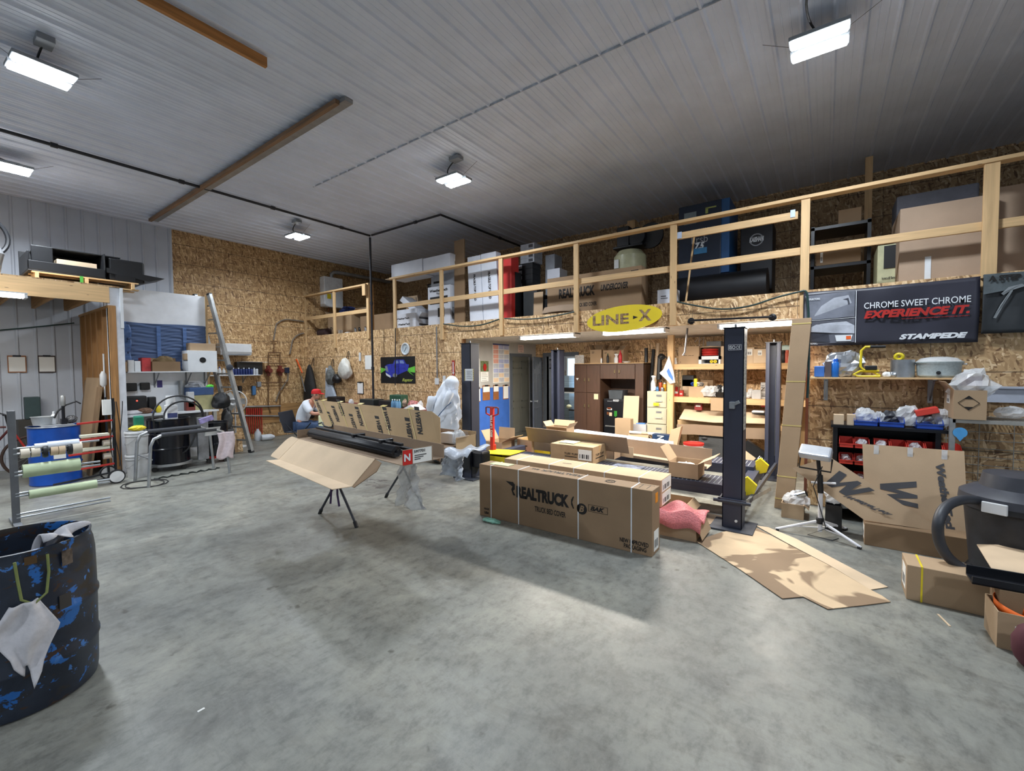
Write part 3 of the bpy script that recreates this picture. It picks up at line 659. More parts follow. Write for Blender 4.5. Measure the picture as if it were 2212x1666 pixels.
m=MB();p=rY(YC-.025,1244,817,1250,821);m.prism([(p[0],YC-.024,p[3]),(p[1],YC-.024,p[3]),((p[0]+p[1])/2,YC-.024,p[2]-.01)],(0,-.002,0));m.build('sticker',PAP,t)
def yz(px0,py0,px1,py1,y):return rY(y,px0,py0,px1,py1)
zc=zt+.012
a=yz(1242,768,1260,786,8.7);m=MB();m.ob((a[0],8.7,zc),(a[1]-a[0],.02,0),(0,.03,0),(0,0,.19));S(m,'patterned_carton',mat('speckled_white',srgb(215,212,208),.6,var=.25,scale=60),'white speckled carton at the left end of the brown cabinet top','carton')
for lab,px0,py0,px1,flap in(('open carton with raised flap on the brown cabinet, left of its neighbour',1273,756,1297,.3),('open carton with raised flap on the brown cabinet, behind the black bottle',1301,757,1322,.5),('narrow tan carton on the brown cabinet behind the red jug',1322,757,1345,.2)):
 a=yz(px0,py0,px1,786,8.62);carton(lab,a[0],a[1],8.66,8.92,zc,a[3],CB,open_top=True,fl=.45,flang=(None,1.35,1.2,1.0),prints=(('F','#',.15,.82,.4,.85),('F','#',.15,.74,.35,.77)))
def on_top(px,y,z):p=oy(px,780,y);return(p.x,y,z)
bottle('black squeeze bottle with green cap on the brown cabinet',on_top(1313,8.56,zc),.2,.028,BLK,mat('green_cap',srgb(30,90,50),.5))
bottle('small white bottle with a pointed tip beside the black bottle on the brown cabinet',on_top(1299,8.56,zc),.13,.02,WHG,mat('orange_tip',srgb(220,130,80),.5))
spray_bottle('white spray bottle with square head on the brown cabinet',on_top(1331,8.56,zc),WHG,WHT,.19)
bottle('tall red jug on the brown cabinet',on_top(1340,8.58,zc),.26,.035,mat('red_jug',srgb(190,40,50),.4),RED)
a=yz(1344,781,1362,787,8.6);m=MB();m.lathe([(.03,0),(.07,.02),(.075,.03),(0,.03)],((a[0]+a[1])/2,8.6,zc),n=20,cap=False,sx=1.2);S(m,'paper_bowl',WHT,'white oval dish at the right end of the brown cabinet top','dish',smooth=True)
zr=oy(1330,862,8.62).z
t=thing('tool_cabinet','black steel rolling tool cabinet with stickers, inside the niche of the brown cabinet','tool cabinet',(oy(1325,900,8.62).x,8.62,0))
a0,a1=oy(1304,900,8.58).x,oy(1349,900,8.58).x
m=MB();m.box(a0,a1,8.58,9.03,.05,zr);m.build('cabinet_body',BLKM,t,bevel=.008)
m=MB();m.box(a0+.01,a1-.01,8.565,8.58,zr*.45,zr-.03);m.build('upper_door',BLKM,t,bevel=.004)
m=MB();m.box(a0+.01,a1-.01,8.565,8.58,.08,zr*.44);m.build('lower_door',BLKM,t,bevel=.004)
m=MB();m.box(a0+.05,a1-.1,8.545,8.562,zr*.45,zr*.47);m.build('handle',ALU,t)
def stick(lab,px0,py0,px1,py1,col,txt=None,tc=None,y=8.562):
 a=rY(y,px0,py0,px1,py1);q=MB();q.box(a[0],a[1],y-.002,y,a[2],a[3]);o=q.build('sticker',col,t)
 if txt:q=MB();letter(q,txt,(a[0]+(a[1]-a[0])*.08,y-.002,a[2]+(a[3]-a[2])*.15),((a[1]-a[0])*.84,0,0),(0,0,(a[3]-a[2])*.7));q.build('lettering',tc or PAP,t)
q=MB();a=rY(8.562,1324,863,1337,868);letter(q,'RIGID',(a[0],8.562,a[2]),(a[1]-a[0],0,0),(0,0,a[3]-a[2]),.03,.3);q.build('lettering',WHT,t)
q=MB();a=rY(8.562,1312,865,1323,868);letter(q,'truck',(a[0],8.562,a[2]),(a[1]-a[0],0,0),(0,0,a[3]-a[2]),.03,.3);q.build('lettering',GRY,t)
stick('',1312,881,1320,885,mat('orange_label',srgb(220,110,60),.5));stick('',1311,882,1322,886,PAP);stick('',1316,891,1322,899,CBL);stick('',1311,890,1315,896,BRASS)
q=MB();a=rY(8.562,1327,888,1333,901)
for i,(k0,k1)in enumerate(((0,.9),(.36,1),(.72,.85))):q.box(a[0]+(a[1]-a[0])*k0,a[0]+(a[1]-a[0])*(k0+.22),8.558,8.562,a[3]-(a[3]-a[2])*k1,a[3])
q.build('claw_mark_sticker',mat('green_ink',srgb(60,170,60),.5),t)
q=MB();a=oy(1314,948,8.56);q.torus((a.x+.08,8.56,a.z+.03),.06,.006,(0,1,0),24,6);q.build('badge',WHT,t)
a=rY(8.62,1316,843,1345,858);m=MB();T=.006
m.prism([(a[0]+.01,8.6,zr+.002),(a[1]-.01,8.6,zr+.002),(a[1]+.01,8.6,a[3]),(a[0]-.01,8.6,a[3])],(0,.3,0));S(m,'plastic_tub',mat('smoky_tub',srgb(80,86,92),.35,alpha=.85),'smoky plastic tub on the black tool cabinet in the niche','tub')
p0,p1=oy(1344,960,8.3),oy(1376,960,8.3);zt2=oy(1360,856,8.3).z
m=MB();m.ob((p0.x,8.25,0),(p1.x-p0.x,.02,0),(0,.02,0),(0,.14,zt2));S(m,'cardboard_slab',CBL,'tall flat cardboard panel leaning on the black tool cabinet','cardboard')
p0,p1=oy(1328,960,8.05),oy(1362,960,8.05);zt2=oy(1345,905,8.05).z
carton('tall narrow closed carton standing before the leaning cardboard panel',p0.x,p1.x,8.05,8.2,0,zt2,CB,tape=False)
p=rY(8.0,1359,937,1402,965);carton('long brown carton lying in front of the filing cabinet, a poster roll on it',p[0],p[1],7.98,8.2,0,p[3],CB,open_top=True,fl=.3,flang=(-.9,-.6,None,-.9))
m=MB();a,b=oy(1359,932,7.95),oy(1424,940,7.95);m.cyl((a.x,7.97,p[3]+.035),(b.x,8.02,p[3]+.03),.028,n=16);
q=S(m,'poster_roll',mat('white_roll',srgb(226,226,222),.5),'white rolled poster lying on the long brown carton','roll',smooth=True)
m=MB();k0=V(a.x,7.97,p[3]+.035);k1=V(b.x,8.02,p[3]+.03);m.cyl(k0.lerp(k1,.4),k0.lerp(k1,.62),.0285,n=16);m.build('paper_band',CBL,q);
for c in C.objects:
 if c.name.startswith('paper_band'):c.location=(0,0,0)
p=rY(8.28,1368,916,1396,960);carton('pale grey box with a blue folder on it, beside the filing cabinet',p[0],p[1],8.26,8.55,0,p[3],mat('grey_board',srgb(186,186,190),.6),tape=False,name='grey_box')
m=MB();m.ob((p[0]+.05,8.3,p[3]+.002),(.16,.03,0),(-.02,.12,0),(0,0,.015));S(m,'folder',mat('blue_folder',srgb(90,140,210),.5),'blue folder on the pale grey box','folder')
def stand(label,name,pxb,pyb,pxt,pyt,y,r,m,cat='tube',yt=None,n=14):
 b=oy(pxb,pyb,y);t2=oy(pxt,pyt,yt or y+.25);q=MB();q.cyl((b.x,y,0),(t2.x,yt or y+.25,t2.z),r,n=n);return S(q,name,m,label,cat,smooth=True)
stand('straight black tube standing right of the brown cabinet','black_tube',1396,950,1396,752,8.6,.035,BLKM,yt=8.8)
stand('black tube crossing in front of its straight neighbour, leaning to the right','black_tube',1394,950,1412,755,8.5,.035,RUB,yt=8.85)
m=MB();a=oy(1377,788,8.75);b=oy(1385,788,8.75);m.ob((a.x,8.75,.0),(b.x-a.x,0,0),(0,.03,0),(0,.1,a.z));S(m,'plank',LZ,'upright plank between the brown cabinet and the black tubes','plank')
stand('tall pale cardboard tube leaning behind the filing cabinet','cardboard_tube',1402,950,1422,742,8.62,.035,CBL,yt=8.9)
YF=8.3;a=rY(YF,1398,845,1441,960);zt3=a[3]
t=thing('filing_cabinet','putty coloured four-drawer filing cabinet beside the lumber post','filing cabinet',((a[0]+a[1])/2,YF,0))
m=MB();m.box(a[0],a[1],YF,YF+.6,0,zt3);m.build('cabinet_body',TAN,t,bevel=.004)
h=zt3/4
for i in range(4):
 m=MB();m.box(a[0]+.012,a[1]-.012,YF-.02,YF,h*i+.012,h*(i+1)-.012);d=m.build('drawer',TAN,t,bevel=.004);cx=(a[0]+a[1])/2+.04
 m=MB();m.box(cx-.05,cx+.05,YF-.024,YF-.02,h*i+h*.68,h*i+h*.8);m.build('label_holder',STL,d)
 m=MB();m.tube([(cx-.06,YF-.02,h*i+h*.42),(cx-.06,YF-.045,h*i+h*.4),(cx+.06,YF-.045,h*i+h*.4),(cx+.06,YF-.02,h*i+h*.42)],.006,6);m.build('drawer_pull',STL,d)
m=MB();p=rY(YF-.03,1412,870,1424,877);m.box(p[0],p[1],YF-.052,YF-.05,p[2],p[3]);m.build('yellow_tag',YEL,t)
def on_file(px,y):q=oy(px,840,y);return(q.x,y,zt3)
spray_bottle('white bottle with spray head on the filing cabinet',on_file(1411,8.4),WHG,WHT,.3)
m=MB();c=on_file(1411,8.35);m.torus((c[0],8.37,zt3+.055),.04,.012,(0,1,0),20,8);S(m,'cord_loop',WHT,'white looped coil standing before the spray bottle on the filing cabinet','coil',smooth=True)
spray_can('orange and black spray can on the filing cabinet',on_file(1427,8.45),.2,.03,mat('orange_can',srgb(190,80,40),.4),BLK)
spray_can('yellow spray can beside the orange one on the filing cabinet',on_file(1436,8.45),.16,.03,mat('amber_can',srgb(230,170,40),.4),WHT)
bottle('short blue bottle at the front edge of the filing cabinet',on_file(1420,8.36),.1,.03,mat('blue_liquid',srgb(70,120,170),.3,alpha=.9),BLK)
m=MB();c=on_file(1431,8.36);m.lathe([(.03,0),(.035,.05),(.03,.07)],c,n=14);S(m,'paint_cup',STL,'small steel cup at the right edge of the filing cabinet','cup',smooth=True)
a=rY(8.2,1442,722,1453,960);m=MB();m.box(a[0],a[1],8.2,8.29,0,ZS);o=S(m,'shelf_post',LZ,'bright lumber post at the left end of the storage shelves','post')
a=rY(8.15,1424,768,1458,830)
m=MB();P=[(.62,0),(.9,.55),(1.02,.95),(.7,1.0),(.45,.85),(.0,.62),(.25,.5)]
m.prism([(a[0]+(a[1]-a[0])*u,8.14,a[3]-(a[3]-a[2])*v)for u,v in P],(0,.04,0));q=S(m,'hanging_sack',mat('white_sack',srgb(222,224,226),.7,bump=.3),'white printed sack hanging from the lumber post','sack',bevel=.015)
m=MB();P=[(.62,.45),(.88,.75),(.9,.9),(.62,.72),(.5,.55)];m.prism([(a[0]+(a[1]-a[0])*u,8.133,a[3]-(a[3]-a[2])*v)for u,v in P],(0,-.003,0));m.build('blue_panel',mat('sack_blue',srgb(70,120,200),.6),q)
for c in C.objects:
 if c.name.startswith('blue_panel'):c.location=(0,0,0)
a=rY(8.5,1418,767,1438,820);m=MB();cx=(a[0]+a[1])/2
m.cyl((cx-.02,8.45,a[2]),(cx-.01,8.45,a[3]-.05),.05,.04);m.blob((cx+.02,8.45,a[3]-.04),.07,.05,.06,jit=.1);m.cyl((cx+.02,8.45,a[3]-.03),(cx+.14,8.45,a[3]-.06),.015)
S(m,'undercoating_gun',BLK,'black spray gun hanging above the filing cabinet','spray gun')
# BAY: LUMBER SHELVES
YH=8.3;SX0,SX1=oy(1453,800,YH).x,oy(1745,800,YH).x
def board_z(px,py):return oy(px,py,YH).z
Z1,Z2=board_z(1460,787),board_z(1460,857)
t=thing('storage_shelves','two-tier lumber shelves along the back of the bay, crowded with cartons','shelf',((SX0+SX1)/2,YH,0))
for z in(Z1,Z2):
 m=MB();m.box(SX0,SX1,YH,YB-.01,z-.018,z);m.build('shelf_board',osb('strand_board_flat4',True),t)
 m=MB();m.box(SX0,SX1,YH-.04,YH-.001,z-.1,z-.0);m.build('shelf_edge',LX,t,bevel=.002)
for x in(SX0+.02,SX1-.12):
 m=MB();m.box(x,x+.09,YH+.62,YH+.66,0,Z1-.02);m.build('post',LZ,t)
def sh(px0,py0,px1,py1,y=8.36):return rY(y,px0,py0,px1,py1)
def shc(label,px0,py0,px1,z,y=8.36,d=.3,**k):
 a=rY(y,px0,py0,px1,py0+30);return carton(label,a[0],a[1],y,y+d,z,a[3],**k)
shc('large brown carton at the left end of the upper shelf',1465,749,1510,Z1,8.4,.35,prints=(('F','this side up',.3,.45,.75,.5),('F','#',.1,.1,.14,.13)))
a=sh(1509,775,1556,786);
t2=thing('hose_box','white open-front box on the upper shelf holding a yellow plug','box',((a[0]+a[1])/2,8.36,Z1));m=MB();x0b,x1b,zb=a[0],a[1],rY(8.36,1509,770,1556,786)[3]
m.box(x0b,x1b,8.4,8.75,Z1,Z1+.01);m.box(x0b,x0b+.05,8.36,8.75,Z1,zb);m.box(x1b-.03,x1b,8.36,8.75,Z1,zb);m.box(x0b,x1b,8.74,8.75,Z1,zb);m.box(x0b,x1b,8.36,8.7,zb-.06,zb);m.build('box_body',WHT,t2)
for s in(-.03,.03):
 m=MB();c=(oy(1541,780,8.35).x+s,8.35,Z1+.04);m.torus(c,.018,.012,(0,1,0),16,8);m.build('yellow_plug',YEL,t2)
cx=oy(1534,760,8.5).x
for i in range(3):m=MB();m.torus((cx,8.5,zb+.03+i*.042),.12,.021,(0,0,1),28,8);S(m,'red_hose_coil',RED,('lowest','middle','topmost')[i]+' turn of coiled red hose on the white box of the upper shelf','hose',smooth=True)
m=MB();m.lathe([(.17,0),(.17,.01),(0,.03)],(cx,8.5,zb+.16),n=28,cap=False);S(m,'reel_disc',CBL,'round cardboard disc on top of the coiled red hose','disc')
shc('grey printed carton behind the red hose coil',1526,738,1557,Z1,8.72,.25,m=mat('grey_print_board',srgb(140,142,146),.6),tape=False)
shc('cream carton behind the lift column on the upper shelf',1557,748,1575,Z1,8.45,.3,m=CBL)
shc('plain tan carton right of the lift column on the upper shelf',1609,751,1629,Z1,8.42,.3,m=CBL,sticker=('F',.15,.5,.8,.9))
a=sh(1627,754,1656,800,8.22);carton('cream topped tan carton jutting out over the upper shelf edge',a[0],a[1],8.30,8.62,Z1+.001,a[3],CBL,sticker=('F',.3,.55,.6,.9))
m=MB();a=rY(8.75,1648,735,1715,790)
pts=[(0,.95),(.02,.5),(.1,.2),(.3,.05),(.75,.0),(1,.08),(1,.95)]
m.prism([(a[0]+(a[1]-a[0])*u,8.72,a[3]-(a[3]-a[2])*v*.72-.02)for u,v in pts],(0,.25,0));m.v=[(x,y,z-.077)for x,y,z in m.v];S(m,'foam_pack',mat('aqua_film',srgb(196,228,222),.3),'pale aqua wrapped pack at the right end of the upper shelf','pack',bevel=.02)
for i,(px,col)in enumerate(((1692,BLK),(1700,mat('coral_can',srgb(214,110,90),.45)))):
 q=oy(px,780,8.4);spray_can(('black','coral red')[i]+' can at the right end of the upper shelf',(q.x,8.4,Z1),.21,.035,col,col)
m=MB();
q=oy(1459,780,8.4);m.lathe([(.03,0),(.035,.02),(.02,.08),(.02,.12)],(q.x,8.4,Z1),n=14);S(m,'light_bulb',WHG,'clear bulb at the left end of the upper shelf','bulb',smooth=True)
def red_box(label,px0,py0,px1,y=8.4):
 a=rY(y,px0,py0,px1,py0+20);return carton(label,a[0],a[1],y,y+.08,Z2,a[3],m=RED,tape=False,name='red_case',sticker=('F',.2,.3,.8,.5))
red_box('tall red case at the left end of the middle shelf',1454,836,1466);red_box('short red case at the left end of the middle shelf',1467,843,1475)
for i,px in enumerate((1462,1470)):
 a=oy(px,792,8.38);b=oy(px+3,850,8.38);m=MB()
 m.tube([(a.x-.035,8.38,b.z),(a.x-.03,8.38,a.z-.05),(a.x-.01,8.38,a.z),(a.x+.015,8.38,a.z),(a.x+.03,8.38,a.z-.06),(a.x+.03,8.38,b.z+.05)],.012,6,flat=.4);S(m,'hanging_belt',mat('olive_webbing',srgb(120,112,84),.8),('left','right')[i]+' loop of olive webbing hanging under the upper shelf','strap')
shc('open tan carton of parts on the middle shelf left of the lift column',1488,835,1520,Z2,8.36,.3,open_top=True,fl=.3,flang=(None,1.3,None,None))
shc('long black flat box on a carton at the left of the middle shelf',1473,811,1498,Z2+.18,8.6,.2,m=BLK,tape=False,name='black_box')
shc('low pale carton under the long black flat box',1471,820,1497,Z2,8.6,.2,m=CBL)
m=MB();a=oy(1502,825,8.42);m.box(a.x-.03,a.x+.03,8.42,8.48,a.z-.1,a.z+.06);S(m,'yellow_tool',YEL,'yellow tool standing in the open tan carton','tool',bevel=.012)
for i,px in enumerate((1497,1508,1515)):
 a=oy(px,830,8.45);m=MB();m.torus((a.x,8.45,a.z),.03,.014,(0,.6,.5),16,8);S(m,'roll_of_tape',(BLUE,WHG,STL)[i],('blue','white','steel coloured')[i]+' ring shaped part in the open tan carton','roll',smooth=True)
a=oy(1531,845,8.4);film_bag('clear bag of steel tubes on the middle shelf',(a.x,8.42,Z2),(.26,.2,.2),3)
for i in range(4):m=MB();a=oy(1527+i*4,852,8.4);m.cyl((a.x-.04,8.4,Z2+.15),(a.x+.06,8.36,Z2+.02),.008);S(m,'steel_tube',STL,'steel tube inside the clear bag on the middle shelf','tube','steel tubes in the clear bag')
a=sh(1541,845,1572,858);m=MB();m.lathe([(.12,0),(.15,.09),(.155,.1),(.14,.1),(.11,.02),(0,.02)],((a[0]+a[1])/2,8.5,Z2),n=28,cap=False);S(m,'black_tray',BLK,'round black tray of bagged parts on the middle shelf','tray',smooth=True)
for i in range(4):
 a=oy(1546+i*8,838,8.48);film_bag('bagged part heaped in the round black tray',(a.x,8.48+.02*i,Z2+.07),(.12,.1,.13+.02*(i%2)),11+i,(CLR,BLK,WHG,CLR)[i],group='bagged parts in the black tray')
shc('dark carton deep in the middle shelf',1513,821,1540,Z2,8.75,.25,m=CBD)
shc('grey open box right of the lift column on the middle shelf',1624,843,1643,Z2,8.36,.18,m=mat('grey_white_board',srgb(180,178,176),.6),open_top=True,fl=.5,flang=(None,None,None,.9))
for i,(px,py,w,zz)in enumerate(((1643,849,14,0),(1657,849,12,0),(1643,832,12,.14),(1655,831,14,.14))):
 a=rY(8.4,px,py,px+w,py+10);carton(('lower left','lower right','upper left','upper right')[i]+' of four small grey cartons on the middle shelf',a[0],a[1]-.004,8.4,8.6,Z2+zz,Z2+zz+.135,mat('pale_grey_board',srgb(176,172,168),.6),tape=False,prints=(('F','#',.15,.55,.75,.62),('F','#',.15,.3,.75,.42)),group=None)
for i,(px,w,h)in enumerate(((1612,.12,.1),(1619,.1,.16))):
 a=oy(px,850,8.42);film_bag(('pale bag beside the grey open box on the middle shelf','taller crumpled bag beside the lift column on the middle shelf')[i],(a.x,8.42+.1*i,Z2),(w,.12,h),21+i,CLR)
shc('tan carton at the right end of the middle shelf behind the rear lift column',1690,832,1712,Z2,8.45,.3)
def drape(label,pts,y,d,m,name='flattened_carton',up=None):
 """long bent cardboard sheet whose front edge follows pts (pixels at depth y)"""
 P=[oy(a,b,y)for a,b in pts];q=MB();n=len(P)
 q.add([p for p in P]+[p+Vector((0,d,(up or 0)))for p in P],[(i,i+1,n+i+1,n+i)for i in range(n-1)]);return S(q,name,m,label,'cardboard',solid=.01)
drape('long bent cardboard sheet on the lowest bay shelf',[(1467,905),(1490,908),(1540,913),(1600,914),(1662,916)],8.1,.5,CBL,up=.2)
drape('lower long cardboard flap hanging under the bent sheet',[(1462,917),(1500,917),(1560,921),(1600,924),(1662,926)],8.0,.02,CBIN,up=-.18)
m=MB();a=rY(8.2,1463,905,1700,910);m.box(a[0],a[1],8.25,9.0,a[3]-.06,a[3]-.03);m.box(a[0],a[1],8.22,8.25,a[3]-.1,a[3]-.02);S(m,'low_shelf',LX,'lowest lumber shelf in the bay under the bent cardboard','shelf')
zL=a[3]-.03
a=rY(8.35,1500,872,1516,887);carton('small red and black carton standing on the bent cardboard',a[0],a[1],8.35,8.45,a[2],a[3],m=mat('dark_red_board',srgb(120,40,36),.5),tape=False,sticker=('F',.2,.55,.8,.8))
a=rY(8.2,1535,860,1572,889);carton('tan carton hanging over the middle shelf edge beside the lift column',a[0],a[1],8.2,8.255,a[2],a[3]-.0,m=CB)
a=rY(8.35,1624,878,1658,895);m=MB();m.ob((a[0],8.35,a[2]),(a[1]-a[0],0,-.03),(0,.3,0),(0,0,.05));S(m,'black_case',mat('charcoal_plastic',srgb(70,74,78),.5),'flat charcoal case on the bent cardboard right of the lift column','case',bevel=.01)
a=rY(8.3,1643,874,1656,882);m=MB();m.box(a[0],a[1],8.36,8.46,a[2]+.01,a[3]+.02);S(m,'tail_lamp',RED,'red plastic lamp on the flat charcoal case','lamp',bevel=.012)
a=rY(8.1,1623,888,1650,893);m=MB();m.box(a[0],a[1],8.14,8.3,a[2],a[3]);S(m,'white_pad',WHG,'white flat pad under the flat charcoal case','pad',bevel=.01)
a=rY(7.9,1505,932,1572,985);m=MB();m.ob((a[0],7.95,0),(a[1]-a[0]+.1,0,0),(0,.03,0),(0,.12,a[3]));q=S(m,'tonneau_panel',mat('charcoal_textured',srgb(52,54,56),.7,bump=.4,scale=80),'large charcoal textured panel leaning under the shelves behind the red-lidded bucket','panel',bevel=.015)
q2=MB();q2.blob((a[0]+.12,7.93,a[3]-.12),.05,.02,.03);q2.build('latch',BLK,q)
for c in C.objects:
 if c.name.startswith('latch'):c.location=(0,0,0)
p=oy(1498,970,7.6);bucket('white bucket with a red lid behind the far lift runway',(p.x,7.6,0),oy(1498,957,7.6).z,.15,WHG,RED)
p=oy(1457,972,7.5);m=MB();m.blob((p.x,7.5,oy(1457,972,7.5).z),.07,.07,.045,jit=.05);S(m,'filter_disc',WHG,'round pale part on the floor left of the red-lidded bucket','part')
m=MB();p=oy(1440,965,7.6);q=oy(1470,918,7.7);m.ob((p.x-.02,7.45,.02),(.17,0,.07),(0,.12,0),(q.x-p.x-.1,.1,q.z-.10));S(m,'narrow_carton',CB,'narrow carton leaning to the right in front of the lumber post','box',bevel=.004)
a=rY(7.9,1405,935,1445,965);t2=carton('navy blue box lettered ON beside the leaning narrow carton',a[0]+.05,a[1]+.05,7.85,8.0,0,a[3]-.01,mat('navy_board',srgb(28,52,86),.5),tape=False,name='blue_box')
L=MB();letter(L,'ON',(a[0]+.26,7.847,a[3]-.20),(0,0,.17),(-.12,0,0),.02);L.build('lettering',WHT,t2)
m=MB();a=rY(7.85,1612,935,1660,995)
t2=thing('black_box','black printed box leaning on its corner right of the lift column','box',((a[0]+a[1])/2,7.8,0));ca,sa=math.cos(-.62),math.sin(-.62)
o=V(a[0]+.02,7.8,a[2]+.30);u=V(ca*.42,0,sa*.42);v=V(sa*-.5*-1,0,-ca*.30)if False else V(-.19,0,-.27)
m.ob(o,u,v,(0,.12,0));m.build('box_body',BLK,t2);q=MB();q.add([o+u*.12+v*.45+V(0,-.002,0),o+u*.12+v*1+V(0,-.002,0),o+u*.62+v*1.0+V(0,-.002,0),o+u*.62+v*.45+V(0,-.002,0)],[(0,1,2,3)]);q.build('picture',CBL,t2)
q=MB();letter(q,'LITE',o+u*.66+v*.95+V(0,-.003,0),v*-.7,u*.14,.03);letter(q,'COVER',o+u*.84+v*.95+V(0,-.003,0),v*-.8,u*.1,.03);q.build('lettering',WHT,t2)
m=MB();a,b=oy(1485,705,6.9),oy(1475,768,6.9);m.tube([(a.x,6.9,ZS-.003),(b.x+.03,6.9,b.z+.05),(b.x,6.9,b.z),(b.x+.03,6.9,b.z+.01)],.014,8);S(m,'conduit_drop',mat('dark_conduit',srgb(88,84,84),.4,.4),'dark conduit with a hooked end hanging from the bay ceiling','conduit',smooth=True)
for i,px in enumerate((1497,1506)):
 a=oy(px,722,8.9);b=oy(px+8,755,8.9);m=MB();m.tube([(a.x,9.05,2.2),((a.x+b.x)/2+.06,9.04,(a.z+b.z)/2+.1),(b.x,9.05,b.z)],.005,5);S(m,'white_cable',WHT,('left','right')[i]+' white cable arching over the large brown carton','cable')
a,b=oy(1491,693,YW-.06),oy(1668,685,YW-.06);t2=thing('hanging_rod','black pipe rod with round flanges mounted on the loft fascia','rod',(a.x,YW-.06,a.z))
m=MB();m.cyl(a+V(0,-.02,0),b+V(0,-.02,0),.014,n=12);m.build('rod',BLKM,t2,smooth=True)
for p in(a,b):
 m=MB();m.lathe([(.045,0),(.045,.012),(.02,.02),(.02,.07)],(p.x,YW-.001,p.z),n=20,ax=(0,-1,0));m.build('flange',BLKM,t2,smooth=True)
a,b=oy(1268,690,YW-.05),oy(1430,683,YW-.05);c=V((a.x+b.x)/2,YW-.05,(oy(1349,660,YW-.05).z+oy(1349,716,YW-.05).z)/2);rx=(b.x-a.x)/2;rz=(oy(1349,660,YW-.05).z-oy(1349,716,YW-.05).z)/2
tilt=.03
t2=thing('oval_sign','yellow oval sign with cut-out letters on the loft fascia','sign',(c.x,c.y,c.z-rz))
m=MB();m.prism([(c.x+rx*math.cos(2*math.pi*i/64),c.y,c.z+rz*math.sin(2*math.pi*i/64)+tilt*math.cos(2*math.pi*i/64))for i in range(64)],(0,.012,0));m.build('sign_board',mat('sign_yellow',srgb(228,204,44),.5,var=.03),t2)
cut=osb('strand_board_cut',tint=.55)
m=MB();letter(m,'LINE',(c.x-rx*.83,c.y,c.z-rz*.42),(rx*1.0,0,0),(0,0,rz*.8),.03);letter(m,'X',(c.x+rx*.42,c.y,c.z-rz*.30),(rx*.32,0,0),(0,0,rz*.86),.04);m.build('lettering',cut,t2)
m=MB();m.prism([(c.x+rx*.28,c.y-.002,c.z+.03),(c.x+rx*.28,c.y-.002,c.z-.02),(c.x+rx*.40,c.y-.002,c.z+.005)],(0,-.001,0));m.build('arrow_mark',INK,t2)
# BAY: GREY WALL AND OFFICE
def onX(px0,py0,px1,py1,x):a=rX(x,px0,py0,px1,py1);return a
def wall_sheet(label,name,px0,py0,px1,py1,x,m,cat='poster',lines=0,col=None,backing=None):
 y0,y1,z0,z1=rX(x,px0,py0,px1,py1);t=thing(name,label,cat,(x,(y0+y1)/2,z0));q=MB();q.box(x,x+.004,y0,y1,z0,z1);q.build('sheet',m,t)
 if lines:
  q=MB()
  for i in range(lines):zz=z1-(z1-z0)*(i+.8)/(lines+.6);q.box(x+.004,x+.005,y0+(y1-y0)*.12,y0+(y1-y0)*(.7+.2*((i*7)%3)/2),zz-.006,zz)
  q.build('printed_lines',col or INKG,t)
 return t,(y0,y1,z0,z1)
xw=XG+.003
t,(y0,y1,z0,z1)=wall_sheet('tall labour law poster of many coloured blocks on the grey wall','notice_poster',1064,742,1100,826,xw,PAP)
cols=[mat('salmon_print',srgb(226,166,150),.6),mat('lilac_print',srgb(176,182,214),.6),mat('cream_print',srgb(232,206,176),.6),mat('grey_print',srgb(190,192,200),.6),mat('navy_print',srgb(60,70,120),.6)]
rnd=random.Random(4)
for i in range(3):
 for j in range(8):
  q=MB();ya=y0+(y1-y0)*(.03+i*.325);zz=z0+(z1-z0)*(.02+j*.12);q.box(xw+.004,xw+.005,ya,ya+(y1-y0)*.3,zz,zz+(z1-z0)*.105);q.build('printed_block',cols[0]if i==0 and j>3 else cols[rnd.choice((1,2,3,3))],t)
q=MB();q.box(xw+.004,xw+.006,y0,y1,z1-.03,z1);q.build('header_band',cols[4],t)
wall_sheet('small framed white notice above the taupe door','wall_notice',1119,745,1131,762,xw,mat('pinkish_paper',srgb(228,200,190),.6),'notice',4)
t,r=wall_sheet('wall calendar with a red picture on the grey wall','wall_calendar',1038,803,1055,824,xw,PAP,'calendar',5)
q=MB();a=rX(xw,1038,780,1055,803);q.box(xw,xw+.005,a[0],a[1],a[2],a[3]);q.build('calendar_picture',mat('calendar_green',srgb(110,120,84),.5,var=.4,scale=20),t)
q=MB();q.lathe([(0,0),(.05,.002),(.055,.006)],(xw+.006,(a[0]+a[1])/2,(a[2]+a[3])/2-.02),n=16,ax=(1,0,0),sx=1.4);q.build('picture_motif',RED,t)
def clipboard(label,px0,py0,px1,py1,x=None,y=None,bm=None,paper=True,wedge=0):
 if x is not None:a0,a1,z0,z1=rX(x,px0,py0,px1,py1);P=lambda u,v,d:(x+d,u,v)
 else:a0,a1,z0,z1=rY(y,px0,py0,px1,py1);P=lambda u,v,d:(u,y-d,v)
 t=thing('clipboard',label,'clipboard',P((a0+a1)/2,z0,0))
 def bx(mb,u0,u1,v0,v1,d0,d1):p,q=P(u0,v0,d0),P(u1,v1,d1);return mb.box(p[0],q[0],p[1],q[1],p[2],q[2])
 m=MB();bx(m,a0,a1,z0,z1,0.002,.008);m.build('board',bm or mat('hardboard',srgb(150,96,56),.5),t)
 W,H=a1-a0,z1-z0
 if paper:m=MB();bx(m,a0+W*.06,a1-W*.06,z0+H*(.06 if not wedge else.55),z1-H*.08,.008,.012);m.build('paper_sheets',PAP,t)
 m=MB();bx(m,(a0+a1)/2-W*.22,(a0+a1)/2+W*.22,z1-H*.08,z1+H*.02,.008,.022);m.build('clip',BLKM,t,bevel=.003)
 return t
